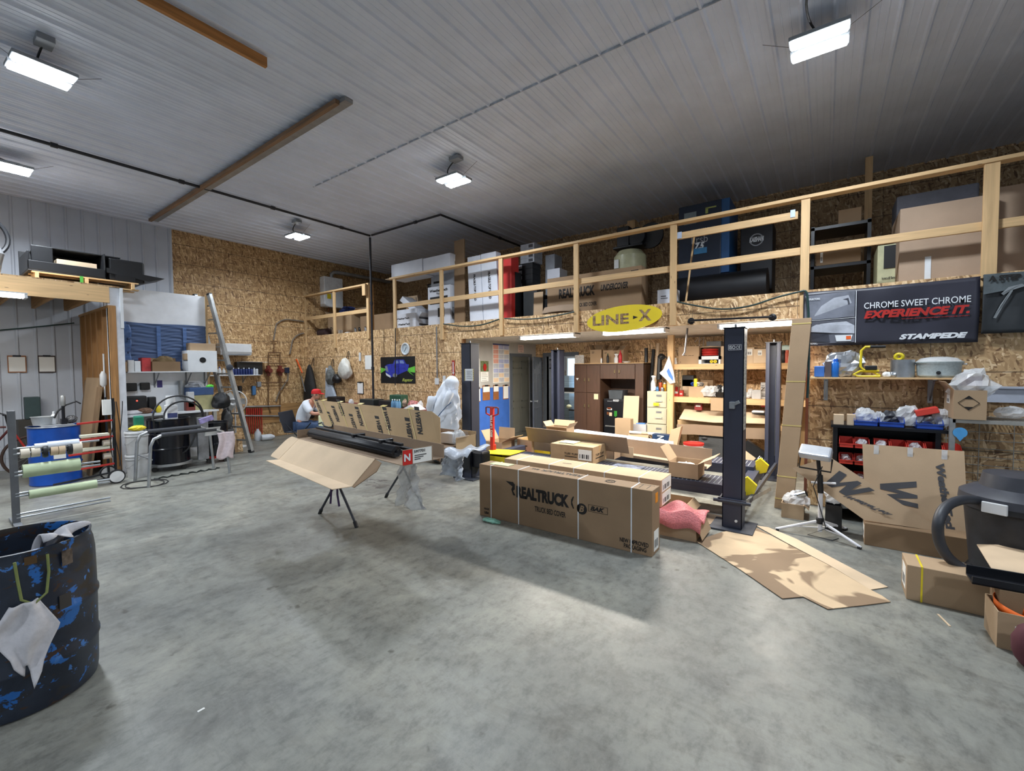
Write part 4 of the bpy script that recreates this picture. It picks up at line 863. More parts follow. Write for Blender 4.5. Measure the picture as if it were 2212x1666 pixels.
clipboard('brown clipboard with a small white heart note, leftmost of the three above the blue paint',1042,833,1058,864,x=xw,wedge=1)
clipboard('streaky brown clipboard with a torn note, middle of the three above the blue paint',1065,832,1077,863,x=xw,wedge=1)
clipboard('clipboard full of white paper, nearest the taupe door',1086,832,1098,862,x=xw)
clipboard('clipboard half hidden behind the left lift column',1031,838,1037,868,x=xw)
t,r=wall_sheet('narrow white sign half hidden by the left lift column','wall_notice',1031,775,1036,835,xw,PAP,'notice',6)
a=rY(12.5,1180,776,1192,797);m=MB();m.box(a[0]-.1,a[1],12.56,12.58,a[2],a[3]);m2=S(m,'picture_frame',BLK,'black framed picture on the office wall','picture')
m=MB();m.box(a[0]-.06,a[1]-.04,12.555,12.56,a[2]+.04,a[3]-.04);o=m.build('print',mat('photo_print',srgb(150,150,160),.5,var=.6,scale=12),m2);o.location=(0,0,0)
a=rY(11.6,1177,800,1190,828);m=MB();m.box(a[0]-.1,a[1]+.03,12.56,12.58,a[2],a[3]);S(m,'pin_board',mat('busy_pinboard',srgb(150,146,142),.6,var=.7,scale=14),'pin board crowded with papers on the office wall','board')
a=rY(10.9,1205,883,1240,950);m=MB();m.box(-5.9,-3.2,10.9,11.6,a[3]-.04,a[3]);m.box(-5.0,-3.2,10.9,10.93,0,a[3]-.04);S(m,'office_desk',mat('black_desk',srgb(26,26,32),.4),'black desk in the office','desk')
zd=a[3]
m=MB();a=rY(11.4,1206,838,1235,848);m.box(a[0]-.2,a[1]+.4,11.5,11.9,a[2]-.03,a[2]);S(m,'office_counter',WHT,'white raised shelf behind the office desk','shelf')
m=MB();m.box(a[0],a[1],11.55,11.8,a[2],a[3]);S(m,'desk_printer',BLK,'black office machine on the white raised shelf','printer',bevel=.02)
m=MB();b=rY(12.59,1213,852,1232,868);m.box(b[0],b[1],12.58,12.599,b[2],b[3]);S(m,'note_papers',mat('greenish_notes',srgb(170,180,150),.6,var=.4,scale=16),'pale green notes pinned under the raised office shelf','papers')
m=MB();b=rY(12.0,1211,812,1226,838);m.box(b[0],b[1],12.1,12.5,0,b[3]);
S(m,'file_rack',mat('pale_blue_rack',srgb(150,172,190),.5,var=.3,scale=3,stretch=(.2,.2,16)),'pale blue letter rack by the office window','rack')
p=oy(1229,872,11.1);m=MB();m.blob((p.x,11.1,zd+.06),.08,.07,.06);S(m,'white_cup',mat('cream_bowl',srgb(214,220,190),.5),'pale rounded bowl on the office desk','bowl',smooth=True)
# FOUR-POST LIFT
t=thing('vehicle_lift','dark slate four-post vehicle lift with two long runways, reaching under the loft','vehicle lift',(-2.6,6.3,0))
XL,XRC,YN,YF2=-4.60,-.87,4.98,7.55
ZN=2.10
def column(x,y,facing,zt=2.10,dark=False):
 """U-section post open toward the lift; facing = +1 opens to the rear, -1 opens to the front"""
 m=MB();w,d,th=.19,.20,.012;mt=NAVY
 y0,y1=(y,y+d)
 m.box(x,x+w,*((y0,y0+th)if facing>0 else(y1-th,y1)),.02,zt)
 m.box(x,x+th,y0,y1,.02,zt);m.box(x+w-th,x+w,y0,y1,.02,zt)
 e=(y1-.02,y1)if facing>0 else(y0,y0+.02)
 m.box(x+th,x+.05,*e,.02,zt);m.box(x+w-.05,x+w-th,*e,.02,zt)
 m.build('post',mt,t,bevel=.003)
 m=MB();m.box(x-.01,x+w+.01,y0-.01,y1+.01,zt,zt+.012);m.build('cap_plate',BLKM,t)
 m=MB();m.box(x-.11,x+w+.11,y0-.10,y1+.10,0,.02);m.build('base_plate',DKST,t,bevel=.004)
 m=MB();m.cyl((x+w*.5,y0+d*.5,zt),(x+w*.5,y0+d*.5,zt+.05),.012);m.build('top_bolt',STL,t)
 m=MB();m.cyl((x+w*.5+.03,y0+d*.55,.35),(x+w*.5+.03,y0+d*.55,zt),.005,n=6);m.build('lift_cable',STL,t)
column(XRC,YN,1);column(XL,YN+.05,1,2.09);column(XL+.12,YF2,-1,2.06);column(XRC+.13,YF2,-1,2.06)
for x,w in((XL+.0,.22),(XRC-.0,.2)):
 m=MB();m.box(x+.03,x+.16,YN+.21,YF2-.01,.16,.30);m.build('cross_beam',NAVY,t,bevel=.004)
m=MB();m.box(XRC-.03,XRC-.012,YN-.03,YN+.23,.28,.33);m.box(XRC-.04,XRC+.23,YN-.03,YN-.012,.28,.33);m.build('sleeve_bracket',NAVY,t,bevel=.003)
for s,(a,b)in(('c',((XRC-.08,YN-.02,.30),(XRC+.27,YN-.02,.30))),):m=MB();m.cyl(a,b,.018);m.build('lock_rod',DKST,t)
m=MB();m.box(XL-.04,XL+.2,YN-.01,YN+.03,.15,.42);m.box(XL-.10,XL-.0,YN+.0,YN+.2,.05,.36);m.build('pump_housing',BLKM,t,bevel=.006)
m=MB();m.box(XL+.19,XL+.40,YN+.05,YN+.26,.18,.44);m.build('power_unit',BLKM,t,bevel=.03)
for(y0,y1)in((5.40,5.86),(6.62,7.10)):
 m=MB();XQ=XL+.65;m.box(XQ,XRC+.10,y0,y1,.30,.35);m.box(XQ,XRC+.10,y0,y0+.012,.22,.30);m.box(XQ,XRC+.10,y1-.012,y1,.22,.30);r=m.build('runway',NAVY,t,bevel=.002)
 m=MB();x=XQ+.05
 while x<XRC+.05:m.box(x,x+.012,y0+.03,y1-.03,.35,.353);x+=.05
 m.build('tread',mat('worn_tread',srgb(112,116,122),.6,var=.3),r)
for y0 in(5.40,6.62):
 m=MB();m.prism([(XRC+.10,y0,.30),(XRC+.10,y0+.10,.42),(XRC+.10,y0+.34,.42),(XRC+.10,y0+.44,.30),(XRC+.10,y0+.3,.22),(XRC+.10,y0+.1,.22)],(.012,0,0))if False else m.prism([(XRC+.12,y0+.06,.24),(XRC+.24,y0+.06,.28),(XRC+.27,y0+.06,.38),(XRC+.17,y0+.06,.47),(XRC+.11,y0+.06,.42)],(0,.05,0));m.build('wheel_stop',YEL,t,bevel=.006)
 m=MB();m.cyl((XRC+.12,y0-.0,.27),(XRC+.12,y0+.5,.27),.012);m.build('hinge_pin',STL,t)
m=MB();m.beam((XRC+.22,YN+.22,.26),(XRC+.28,YF2,.24),.03,.05);m.build('side_bar',DKST,t)
m=MB();m.beam((XRC+.22,YN+.05,.30),(XRC+.30,YF2-.9,.08),.004,.05);m.build('release_strap',ALU,t)
m=MB();a=rY(YN,1573,745,1602,756);e=.003
for q in((a[0],a[1],a[2],a[2]+.004),(a[0],a[1],a[3]-.004,a[3]),(a[0],a[0]+.003,a[2],a[3]),(a[1]-.003,a[1],a[2],a[3])):m.box(q[0],q[1],YN-e,YN,q[2],q[3])
W=a[1]-a[0];H=a[3]-a[2]
letter(m,'ISO',(a[0]+W*.07,YN-.001,a[2]+H*.18),(W*.48,0,0),(0,0,H*.64),.03);letter(m,'C€',(a[0]+W*.60,YN-.001,a[2]+H*.18),(W*.32,0,0),(0,0,H*.64),.02);m.build('plate_lettering',WHT,t)
m=MB();a=oy(1582,872,YN);m.box(a.x-.02,a.x+.03,YN-.06,YN,a.z-.05,a.z+.02);m.ob((a.x+.02,YN-.05,a.z-.02),(.06,0,.03),(0,.02,0),(-.015,0,.03));m.build('latch_block',STL,t,bevel=.004)
m=MB();b=oy(1590,1134,YN-.001);m.cyl((b.x,YN-.012,.10),(b.x,YN,.10),.014);m.build('plug',WHT,t)
m=MB();m.prism([(XRC+.19,YN+.0,2.0),(XRC+.192,YN,2.0),(XRC+.192,YN,1.05),(XRC+.19,YN,1.05)],(0,.15,0));m.build('side_label',mat('pale_side_label',srgb(170,168,160),.6,var=.5,scale=14,stretch=(1,1,3)),t)
a=rY(YN+.05,1005,797,1022,823);m=MB();m.box(a[0],a[1],YN+.046,YN+.05,a[2],a[3]);m.build('warning_label',WHT,t)
m=MB();x=a[0]
for i in range(6):
 for xx in(a[0]-.012,a[1]):zz=a[2]+(a[3]-a[2])*i/6;m.prism([(xx,YN+.045,zz),(xx+.012,YN+.045,zz+.012),(xx+.012,YN+.045,zz+.028),(xx,YN+.045,zz+.016)],(0,.002,0))
m.build('hazard_stripes',YEL,t)
m=MB();a=rY(YN+.045,1008,800,1020,820)
for i in range(5):zz=a[3]-(a[3]-a[2])*(i+.6)/5.4;m.box(a[0],a[1]-.02*(i%2),YN+.043,YN+.045,zz-.004,zz)
m.build('label_print',INKG,t)
def ramp(label,x0,x1,y0,y1,h):
 m=MB();T=.012
 m.ob((x0,y0,h*.82),(x1-x0,0,h*.1),(0,y1-y0,0),(0,0,T));m.box(x0,x1,y0,y0+T,.0,h*.81);m.box(x0,x1,y1-T,y1,.0,h*.81)
 return S(m,'drive_on_ramp',YEL,label,'ramp',bevel=.004)
ramp('yellow steel ramp plate at the left end of the near lift runway',-4.62,-3.97,5.42,5.86,.38)
ramp('yellow steel ramp plate under the printed carton at the end of the far runway',-4.62,-3.97,6.64,7.08,.38)
a0,a1=-3.28,-2.60
carton('printed carton with a green slip on top, resting on the near lift runway',-3.28,-2.60,5.50,5.95,.36,.60,mat('oily_cardboard',srgb(166,138,104),.7,var=.1),prints=(('F','TUFF TUFF',.34,.42,.66,.55,.03),('F','#',.35,.3,.64,.35),('F','#',.05,.03,.3,.1),('F','#',.5,.03,.72,.1),('R','TUFF TUFF',.2,.42,.8,.56,.03),('R','#',.2,.28,.8,.34)),sticker=('F',.67,.2,.97,.82))
m=MB();m.box(-3.2,-2.95,5.6,5.82,.606,.61);S(m,'paper_slip',mat('pale_green_paper',srgb(206,222,170),.6),'pale green slip on the printed carton on the lift','paper')
carton('small open carton with raised flaps on the near lift runway, beside the lift column',-1.56,-1.22,5.46,5.80,.36,.54,CB,open_top=True,fl=.6,flang=(None,None,1.0,.5))
film_bag('clear bag inside the small open carton on the lift runway',(-1.40,5.62,.44),(.24,.2,.08),5)
m=MB();m.ob((-3.9,5.95,.38),(1.25,-.0,0),(0,.30,.16),(0,-.003,.006));m.ob((-3.9,5.93,.36),(1.25,0,0),(0,.02,0),(0,0,-.02));
def longbox(label,name,p0,p1,y,zb,d,hgt,mt,lid=True,cat='box'):
 t=thing(name,label,cat,(p0,y,zb));q=MB()
 L=p1-p0;T=.006
 q.box(0,L,0,d,0,T);q.box(0,L,0,T,T,hgt);q.box(0,L,d-T,d,T,hgt);q.box(0,T,0,d,T,hgt);q.box(L-T,L,0,d,T,hgt);q.build('box_body',mt,t,local=True)
 return t
t=longbox('long open brown carton lying across the lift runways, its lid strip raised to the left','long_carton',-3.9,-2.5,6.0,.36,.32,.14,CBIN)
m=MB();m.ob((-.1,.0,.14),(1.75,-.05,-.02),(-.0,-.10,.24),(0,.005,.003));m.build('lid_flap',CBD if False else CBIN,t,local=True)
m=MB();letter(m,'EXTANG',(.75,-.001,.03),(.5,0,0),(0,0,.06),.03,lift=.002);m.build('printing',INK,t,local=True)
a,b=oy(1235,940,7.3),oy(1425,975,7.3)
pL=oy(1222,950,7.15);pR=oy(1428,978,6.6)
t=thing('long_white_box','long white carton lying askew over the far lift runway','box',(pL.x,7.2,.36))
u=V(pR.x-pL.x,-.45,0);m=MB();m.ob((0,0,0),u,(.06,.30,0),(0,0,.17));m.build('box_body',mat('white_board',srgb(214,218,228),.55,var=.03),t,local=True,bevel=.005)
t=thing('long_brown_box','long brown open carton in front of the white one, its dark inside facing the camera','box',(-2.6,6.3,.36))
m=MB();m.ob((0,0,0),(1.35,-.22,0),(0,.3,0),(0,0,.006));m.ob((0,.3,0),(1.35,-.22,0),(0,.006,0),(0,.02,.22));m.ob((0,0,0),(1.35,-.22,0),(0,.006,0),(0,0,.04));m.build('box_body',CBIN,t,local=True)
m=MB();m.ob((-.05,.0,.0),(.35,-.05,0),(0,.0,.16),(0,.005,0));m.build('end_flap',CBL,t,local=True)
m=MB();m.box(-2.35,-1.95,5.45,5.75,.352,.375);S(m,'film_wrapped_tray',mat('smoky_film',srgb(110,120,140),.25,var=.5,scale=12,bump=.5),'film-wrapped dark tray on the near lift runway','tray',bevel=.008)
carton('open carton with tall flaps behind the red pallet jack',-5.12,-4.75,6.25,6.65,0,.36,CB,open_top=True,fl=.6,flang=(None,1.5,1.0,.5),prints=(('F','#',.1,.5,.5,.54),('F','#',.1,.4,.4,.44)))
carton('second open carton with printed side in front of the blue wall paint',-4.62,-4.3,6.55,6.9,0,.40,CB,open_top=True,fl=.55,flang=(None,1.4,-.2,-.2),prints=(('F','#',.2,.7,.7,.74),('F','#',.2,.6,.6,.64),('F','#',.2,.5,.65,.54)))
a=rY(6.7,1180,922,1224,942);carton('open carton with a ring emblem on the yellow ramp plate by the office door',a[0],a[1],6.7,6.98,.372,a[3],CB,open_top=True,fl=.4,flang=(.2,1.2,.9,.9),prints=(('F','G',.28,.3,.46,.8,.05),),sticker=('R',.3,.2,.7,.7))
m=MB();m.lathe([(.14,0),(.15,.3),(.16,.31),(.14,.31),(.13,.02),(0,.02)],(oy(1233,930,8.6).x,8.7,0),n=20,cap=False);S(m,'waste_bin',mat('dark_teal_bin',srgb(40,62,84),.5),'dark blue waste bin with a liner, left of the brown cabinet','bin',smooth=True)
for lab,P,mt in(('flattened carton sheet on the floor below the near lift runway',[(-2.1,5.0,.004),(-1.0,4.95,.004),(-.9,5.35,.004),(-2.2,5.5,.004)],CBIN),('small flat cardboard scrap under the lift runway',[(-1.55,6.3,.004),(-1.1,6.2,.004),(-1.05,6.6,.004),(-1.5,6.6,.004)],CBL)):
 m=MB();m.sheet(P,.006);S(m,'cardboard_sheet',mt,lab,'cardboard')
m=MB();
def crumple(label,c,s,seed,m_=RAG,name='rag',cat='rag',n=9,group=None,jit=.25):
 b=MB();b.blob((c[0],c[1],c[2]+s[2]*.45),s[0]/2,s[1]/2,s[2]*.55,n=n,jit=jit,seed=seed,fl=.8);return S(b,name,m_,label,cat,group,subd=1,smooth=True)
crumple('crumpled white rag on the floor under the lift runway',(-1.85,6.35,0),(.22,.18,.1),3)
t=thing('pallet_jack','red pallet jack with its handle upright, left of the lift runways','pallet jack',(oy(1062,990,5.75).x,5.75,0))
b=oy(1064,990,5.75);tp=oy(1062,880,5.75);x=b.x
m=MB();m.box(x-.035,x+.03,5.73,5.78,.28,tp.z);m.build('handle_mast',RED,t,bevel=.004)
m=MB();w=.13;z=tp.z
m.tube([(x-w,5.75,z-.11),(x-w,5.75,z-.005),(x-w+.02,5.75,z),(x+w-.02,5.75,z),(x+w,5.75,z-.005),(x+w,5.75,z-.11)],.013,8);m.build('handle_loop',mat('dark_red_grip',srgb(96,34,34),.5),t)
m=MB();m.beam((x-w,5.75,z-.11),(x-.02,5.75,z-.15),.02,.02);m.beam((x+w,5.75,z-.11),(x+.02,5.75,z-.15),.02,.02);m.build('handle_brace',RED,t)
m=MB();letter(m,'BIG LIFTER',(x-.028,5.727,z-.45),(0,0,.34),(.05,0,0)if False else(-.0,0,0)or(.05,0,0),.03)if False else letter(m,'BIG LIFTER',(x+.022,5.728,z-.5),(0,0,.38),(-.045,0,0),.03);m.build('lettering',WHT,t)
m=MB();m.box(x-.07,x+.08,5.70,5.84,.08,.30);m.cyl((x,5.78,.28),(x,5.78,.42),.045);m.build('pump_body',RED,t,bevel=.01)
for s in(-.08,.08):m=MB();m.cyl((x+s-.025,5.74,.09),(x+s+.025,5.74,.09),.09,n=20);m.build('steer_wheel',BLK,t)
for s in(0,1):m=MB();m.box(x-.25+s*.36,x-.10+s*.36,5.84,6.9,.06,.12);m.build('fork',RED,t,bevel=.006)
m=MB()
pts=[]
for i in range(60):
 a=i/60*2*math.pi*3.0;pts.append((XL-.05+.10*math.cos(a)+.02*math.sin(a*.37),YN+.28+.02*math.sin(a*.7),1.0+.26*math.sin(a)-.0+.05*math.sin(a*.31)))
m.tube(pts,.009,6);S(m,'air_hose',YEL,'yellow air hose looped on the left lift column','hose',smooth=True)
def cloth(label,name,cat,fn,nu,nv,m_,th=.006,extra=None,parent=None):
 b=MB();b.grid(fn,nu,nv)
 if parent:return b.build(name,m_,parent,0,True,solid=th)
 return S(b,name,m_,label,cat,smooth=True,solid=th)
a=rY(5.2,962,824,1026,940)
sx0,sx1,sz0,sz1=a
SUIT=mat('white_coverall',srgb(232,238,248),.7,var=.06,scale=5,bump=.5);BSTR=mat('blue_piping',srgb(84,110,150),.6)
t=thing('coverall_suit','white hooded coverall with blue piping, hung on the left lift column','coverall',((sx0+sx1)/2,YN-.05,sz0))
def suitpt(u,v):
 cx=sx0+(sx1-sx0)*(.62-.28*v+.0*u);hw=(sx1-sx0)*(.20+.27*math.sin(min(1,v*1.25)*math.pi*.62))
 z=sz1-(sz1-sz0)*v;a_=2*math.pi*u
 f=1+.10*math.sin(a_*5+v*9)+.08*math.sin(a_*9-v*14)+.04*math.sin(a_*14+v*30)
 return(cx+hw*math.cos(a_)*f,YN-.10+.10*math.sin(a_)*f*(.5+.7*math.sin(v*math.pi)),z+.02*math.sin(a_*3))
b=MB();b.grid(suitpt,40,30);b.build('coverall_body',SUIT,t,0,True,solid=.004)
b=MB();hx=sx0+(sx1-sx0)*.72;b.blob((hx,YN-.1,sz1-.02),.13,.09,.12,n=12,jit=.05,seed=2);b.build('hood',SUIT,t,0,True,subd=1)
b=MB();
for s,(x0_,z0_,x1_,z1_)in enumerate(((.82,.18,.52,.62),(.20,.28,.06,.70))):
 p=[V(sx0+(sx1-sx0)*(x0_+(x1_-x0_)*k/8)+.02*math.sin(k),YN-.2-.03*math.sin(k*.8),sz1-(sz1-sz0)*(z0_+(z1_-z0_)*k/8))for k in range(9)];b=MB();b.tube(p,[.075-.003*k+.006*math.sin(k*2)for k in range(9)],12,flat=.7);b.build('sleeve',SUIT,t,0,True)
b=MB();b.tube([V(sx0+(sx1-sx0)*x_,YN-.275,sz1-(sz1-sz0)*z_)for x_,z_ in((.95,.35),(.8,.42),(.6,.55),(.42,.68),(.3,.8))],.007,6);b.build('blue_piping',BSTR,t)
for k in(0,1):
 p=[V(sx0+(sx1-sx0)*(.25+.12*k+.03*math.sin(j+k)),YN-.08-.04*k,sz0+.1-j*.055)for j in range(8)];b=MB();b.tube(p,[.09,.085,.08,.075,.07,.07,.068,.066],12,flat=.6);b.build('trouser_leg',SUIT,t,0,True)
# FOREGROUND CARTONS
BAKC=cardboard('cardboard_grey_brown',srgb(146,120,92))
t=carton('nearest long carton, printed and white-strapped, standing on edge on the open floor',-3.25,-1.24,3.84,4.06,0,.60,BAKC,tape=False,strapx=(.085,.275,.635,.905),name='long_carton',prints=(('F','REALTRUCK',.262,.49,.585,.71,.06),('F','TRUCK BED COVER',.380,.31,.565,.405,.025),('F','BAK',.70,.525,.775,.60,.05,.3),('F','NEW IMPROVED',.85,.13,.985,.20,.03),('F','PACKAGING',.870,.05,.975,.12,.03),('F','USA',.035,.05,.07,.10,.06),('F','MADE',.035,.13,.07,.17,.04)),sticker=('R',.25,.05,.85,.36))
W_,H_=2.01,.60
L=MB();X=lambda u:-W_/2+W_*u
L.prism([(X(.19),-.1112,H_*.76),(X(.24),-.1112,H_*.76),(X(.252),-.1112,H_*.72),(X(.250),-.1112,H_*.63),(X(.24),-.1112,H_*.60),(X(.256),-.1112,H_*.52),(X(.24),-.1112,H_*.52),(X(.228),-.1112,H_*.62),(X(.236),-.1112,H_*.68),(X(.222),-.1112,H_*.70)],(0,-.001,0));L.build('emblem',INK,t,local=True)
L=MB();L.lathe([(0,.0),(.055,.0),(.055,.0015)],(X(.655),-.1105,H_*.52),n=28,ax=(0,-1,0));L.build('emblem',INK,t,local=True)
L=MB();letter(L,'B',(X(.641),-.1125,H_*.47),(.055,0,0),(0,0,.065),.03,.3);L.build('lettering',BAKC,t,local=True)
L=MB();L.prism([(X(.596),-.1112,H_*.64),(X(.606),-.1112,H_*.70),(X(.612),-.1112,H_*.70),(X(.602),-.1112,H_*.60),(X(.612),-.1112,H_*.50),(X(.606),-.1112,H_*.50),(X(.596),-.1112,H_*.56)],(0,-.001,0));L.build('emblem',INK,t,local=True)
L=MB()
for q in((.695,.86,.515,.52),(.695,.86,.605,.61)):pass
for(u0,u1,v0,v1)in((.69,.79,.505,.511),(.69,.79,.614,.620),(.69,.692,.505,.62),(.788,.79,.505,.62)):L.box(X(u0),X(u1),-.1116,-.111,H_*v0,H_*v1)
L.build('emblem_frame',INK,t,local=True)
L=MB();letter(L,'REALTRUCK',(X(.62),.06,H_),(-W_*.24,0,0),(0,-.07,0),.03);letter(L,'BAK',(X(.365),.05,H_),(-W_*.05,0,0),(0,-.05,0),.03)
for k in(.78,):
 L.torus((X(k),0,H_+.0005),.045,.004,(0,0,1),24,4);L.ob((X(k)-.05,-.03,H_),(.10,.06,0),(-.004,.007,0),(0,0,.001));L.ob((X(k)-.05,.03,H_),(.10,-.06,0),(.004,.007,0),(0,0,.001))
for k in(.93,.965):L.box(X(k),X(k)+.006,-.06,.06,H_,H_+.001)
L.box(X(.91),X(.985),.065,.07,H_,H_+.001);L.build('top_printing',INK,t,local=True)
L=MB();L.box(W_/2,W_/2+.0015,-.02,.05,H_*.78,H_*.93);L.build('orange_sticker',mat('orange_label2',srgb(250,150,20),.5),t,local=True)
m=MB();m.ob((-3.15,3.90,.602),(.26,.01,0),(.01,.12,0),(0,0,.003));S(m,'paper_slip',mat('pale_green_paper',srgb(206,222,170),.6),'pale green slip on the nearest long carton','paper')
CBW=cardboard('cardboard_warm',srgb(180,154,124))
carton('upper of two long strapped cartons lying flat behind the nearest one',-3.47,-1.40,4.62,5.00,.36,.505,CBW,tape=False,strapx=(.10,.335,.50,.69,.885),name='long_carton',sticker=('R',.1,.06,.95,.94),prints=(('T','#',.38,.45,.44,.5),))
carton('lower of two long strapped cartons lying flat behind the nearest one',-3.45,-1.40,4.63,4.99,.215,.357,CBW,tape=False,name='long_carton',sticker=('R',.1,.06,.95,.94))
carton('plain carton bearing the two flat long cartons, hidden behind the nearest one',-3.2,-1.75,4.66,4.97,0,.213,CBD,tape=False)
carton('low open carton behind the right end of the nearest long carton',-1.62,-1.22,5.02,5.30,0,.19,CBIN,open_top=True,fl=.3,flang=(None,.3,None,None),sticker=('F',.62,.3,.85,.7),m=None)if False else carton('low open carton behind the right end of the nearest long carton',-1.62,-1.22,4.98,5.28,0,.19,CB,open_top=True,fl=.35,flang=(-.9,None,None,-.8),sticker=('F',.62,.3,.85,.7))
carton('small crushed carton covered by pink bubble wrap right of the nearest long carton',-1.40,-1.0,4.42,4.80,0,.17,CB,open_top=True,fl=.4,flang=(None,None,None,-1.2))
PINK=mat('pink_bubble_wrap',srgb(226,130,132),.25,var=.15,scale=70,bump=1.0,alpha=.92)
b=MB()
def pw(u,v):
 x=-1.46+.50*u;y=4.38+.42*v;z=.19+.07*math.sin(u*3.1)+.03*math.sin(u*9+v*5)+.02*math.sin(v*11)
 if v<.12:z-=(.12-v)*1.0
 return(x,y-.03*math.sin(u*4),z)
b.grid(pw,26,20);S(b,'bubble_wrap',PINK,'pink bubble wrap sheet over the small crushed carton','bubble wrap',smooth=True,solid=.012)
film_bag('flat greenish plastic pouch on the floor at the left end of the nearest long carton',(-2.98,3.72,0),(.24,.10,.045),8,mat('aqua_clear',srgb(150,210,190),.1,alpha=.55,bump=.5,scale=20))
# FOLDING STAND WITH THE TWO OPEN CARTONS
FEET=[((-4.84,2.79),(-4.08,2.77)),((-4.73,3.66),(-3.95,3.61))]
t=thing('folding_stand','black folding X-frame stand carrying the two long opened cartons','stand',(-4.4,3.2,0));ZTOP=.90
for(a,b)in FEET:
 for(p,q)in((a,b),(b,a)):
  f0=V(p[0],p[1],.015);f1=V(q[0]+(p[0]-q[0])*.02,q[1]+(.03 if p[0]<q[0]else 0),ZTOP-.01)
  m=MB();m.cyl(f0,f1,.014,n=10);l=m.build('leg',DKST,t,smooth=True)
  m=MB();m.cyl(V(p[0],p[1],0),f0+(f1-f0)*.05,.021,n=10);m.build('rubber_foot',RUB,l,smooth=True)
for(a,b)in zip(*FEET):
 m=MB();m.cyl((a[0],a[1]-.1,ZTOP),(b[0],b[1]+.1,ZTOP),.016,n=10);m.build('top_bar',DKST,t,smooth=True)
for k,(x,y)in enumerate(((-4.5,2.74),(-4.38,2.74))):
 m=MB();m.tube([(x,y,.46),(x+.03,y-.02,.33),(x+.01+.05*k,y-.02,.2)],.012,5,flat=.3);m.build('strap',mat('purple_strap',srgb(70,50,90),.7),t)
zt_=.92
A=oz(646,949,zt_);B=oz(811,992,zt_)
uu=(B-A);Lw=uu.length;uu.normalize();nn=V(-uu.y,uu.x,0)
C0=oz(603,999,.66);C1=oz(777,1068,.66)
E0=oz(845,966,1.0)
t=thing('bed_cover_carton','long opened carton on the folding stand with its plain inner flap hanging toward the camera','box',(A.x,A.y,zt_))
m=MB();T=.006;A2=A-uu*.05;B2=B+uu*.42
m.ob(A2,B2-A2,nn*.42,(0,0,T));m.ob(A2+nn*.42,B2-A2,nn*T,(0,0,.12));m.ob(B2,uu*T,nn*.30,(0,0,.13));m.ob(A2,uu*T,nn*.42,(0,0,.10));m.build('tray',CBIN,t)
d1=V(0,0,-1)*.20-nn*.22
mid0,mid1=A+d1*.95,B+d1*.95
m=MB();m.ob(A,B-A,d1,nn.cross(uu)*0+V(0,0,0)+(B-A).cross(d1).normalized()*-.005);m.build('front_flap',CBL,t)
d3=-nn*.16+V(0,0,.005)
e0,e1=A+d1,B+d1
m=MB();m.prism([e0,e1,e1+d3*1.0+uu*-.02,e0+d3*.75-uu*.02],(0,0,.005));m.build('outer_lip',CBL,t)
def round_flap(o,u,v,name,n=8):
 """end flap with rounded outer corner"""
 P=[V(o),V(o)+V(u)*.7]+[V(o)+V(u)*(.7+.3*math.sin(math.pi/2*i/n))+V(v)*(.3-.3*math.cos(math.pi/2*i/n))for i in range(1,n+1)]+[V(o)+V(u)+V(v)*.9,V(o)+V(u)*.9+V(v),V(o)+V(v)]
 q=MB();q.sheet(P,.006);q.build(name,CBL,t)
round_flap(A+V(0,0,.002),-uu*.17+V(0,0,.02)-nn*.03,d1,'end_flap');
q=MB();P=[B,B+uu*.13-nn*.02+V(0,0,-.01),B+uu*.15+d1*.35,B+uu*.03+d1*1.0,B+d1];q.sheet(P,.006);q.build('end_flap',CBD,t)
m=MB();o=B2+uu*(T+.001)+V(0,0,.005)
m.ob(o,nn*.09,(0,0,.12),uu*.001);m.build('red_label',mat('red_print',srgb(206,40,36),.4),t)
m=MB();letter(m,'N',o+nn*.01+uu*.002+V(0,0,.03),nn*.06,V(0,0,.06),.04);m.build('lettering',WHT,t)
m=MB();m.ob(o+nn*.095,nn*.19,(0,0,.12),uu*.001);m.build('white_label',PAP,t)
m=MB();letter(m,'597701',o+nn*.105+uu*.002+V(0,0,.085),nn*.11,V(0,0,.025),.03)
for i in range(3):m.ob(o+nn*.11+uu*.002+V(0,0,.06-.016*i),nn*(.12-.03*i),(0,0,.008),uu*.0005)
m.build('label_print',INKG,t)
VIN=mat('black_vinyl',srgb(20,21,26),.5,var=.2)
t=thing('rolled_bed_cover','rolled black vinyl truck bed cover with rails, lying in the opened carton','bed cover',(A.x,A.y,zt_+.01))
c0=A+nn*.12+uu*.05+V(0,0,.065);c1=B+nn*.12+uu*.14+V(0,0,.065)
def spiral_roll(c0,c1,R,turns=4):
 q=MB();u=(c1-c0).normalized();s=u.cross(V(0,0,1)).normalized();w_=s.cross(u);P=[]
 n=turns*22
 for i in range(n+1):
  a=2*math.pi*i/22;r=R*(.3+.7*i/n)+.0035*math.sin(a*5);P.append(s*math.cos(a)*r+w_*math.sin(a)*r)
 q.add([c0+p for p in P]+[c1+p for p in P],[(i,i+1,n+2+i,n+1+i)for i in range(n)]);return q
q=spiral_roll(c0,c1,.05);q.build('rolled_sheet',VIN,t,0,True,solid=.004)
for k,(off,zz_,r_)in enumerate(((.20,.05,.024),(.24,.10,.02),(.16,.125,.016),(.29,.05,.03))):
 s0=A+nn*off+uu*(.0+.05*k)+V(0,0,zz_+.0);s1=B+nn*off+uu*(.10-.05*k if k!=3 else.38)+V(0,0,zz_);m=MB();m.beam(s0,s1,r_*1.6,r_*1.3);m.build('rail',VIN,t,bevel=.004)
for k,s in enumerate((.62,.93)):
 m=MB();p=A+(B-A)*s+nn*.17+V(0,0,.13);m.beam(p-nn*.06,p+nn*.07,.05,.03);m.build('clamp',BLKM,t,bevel=.006)
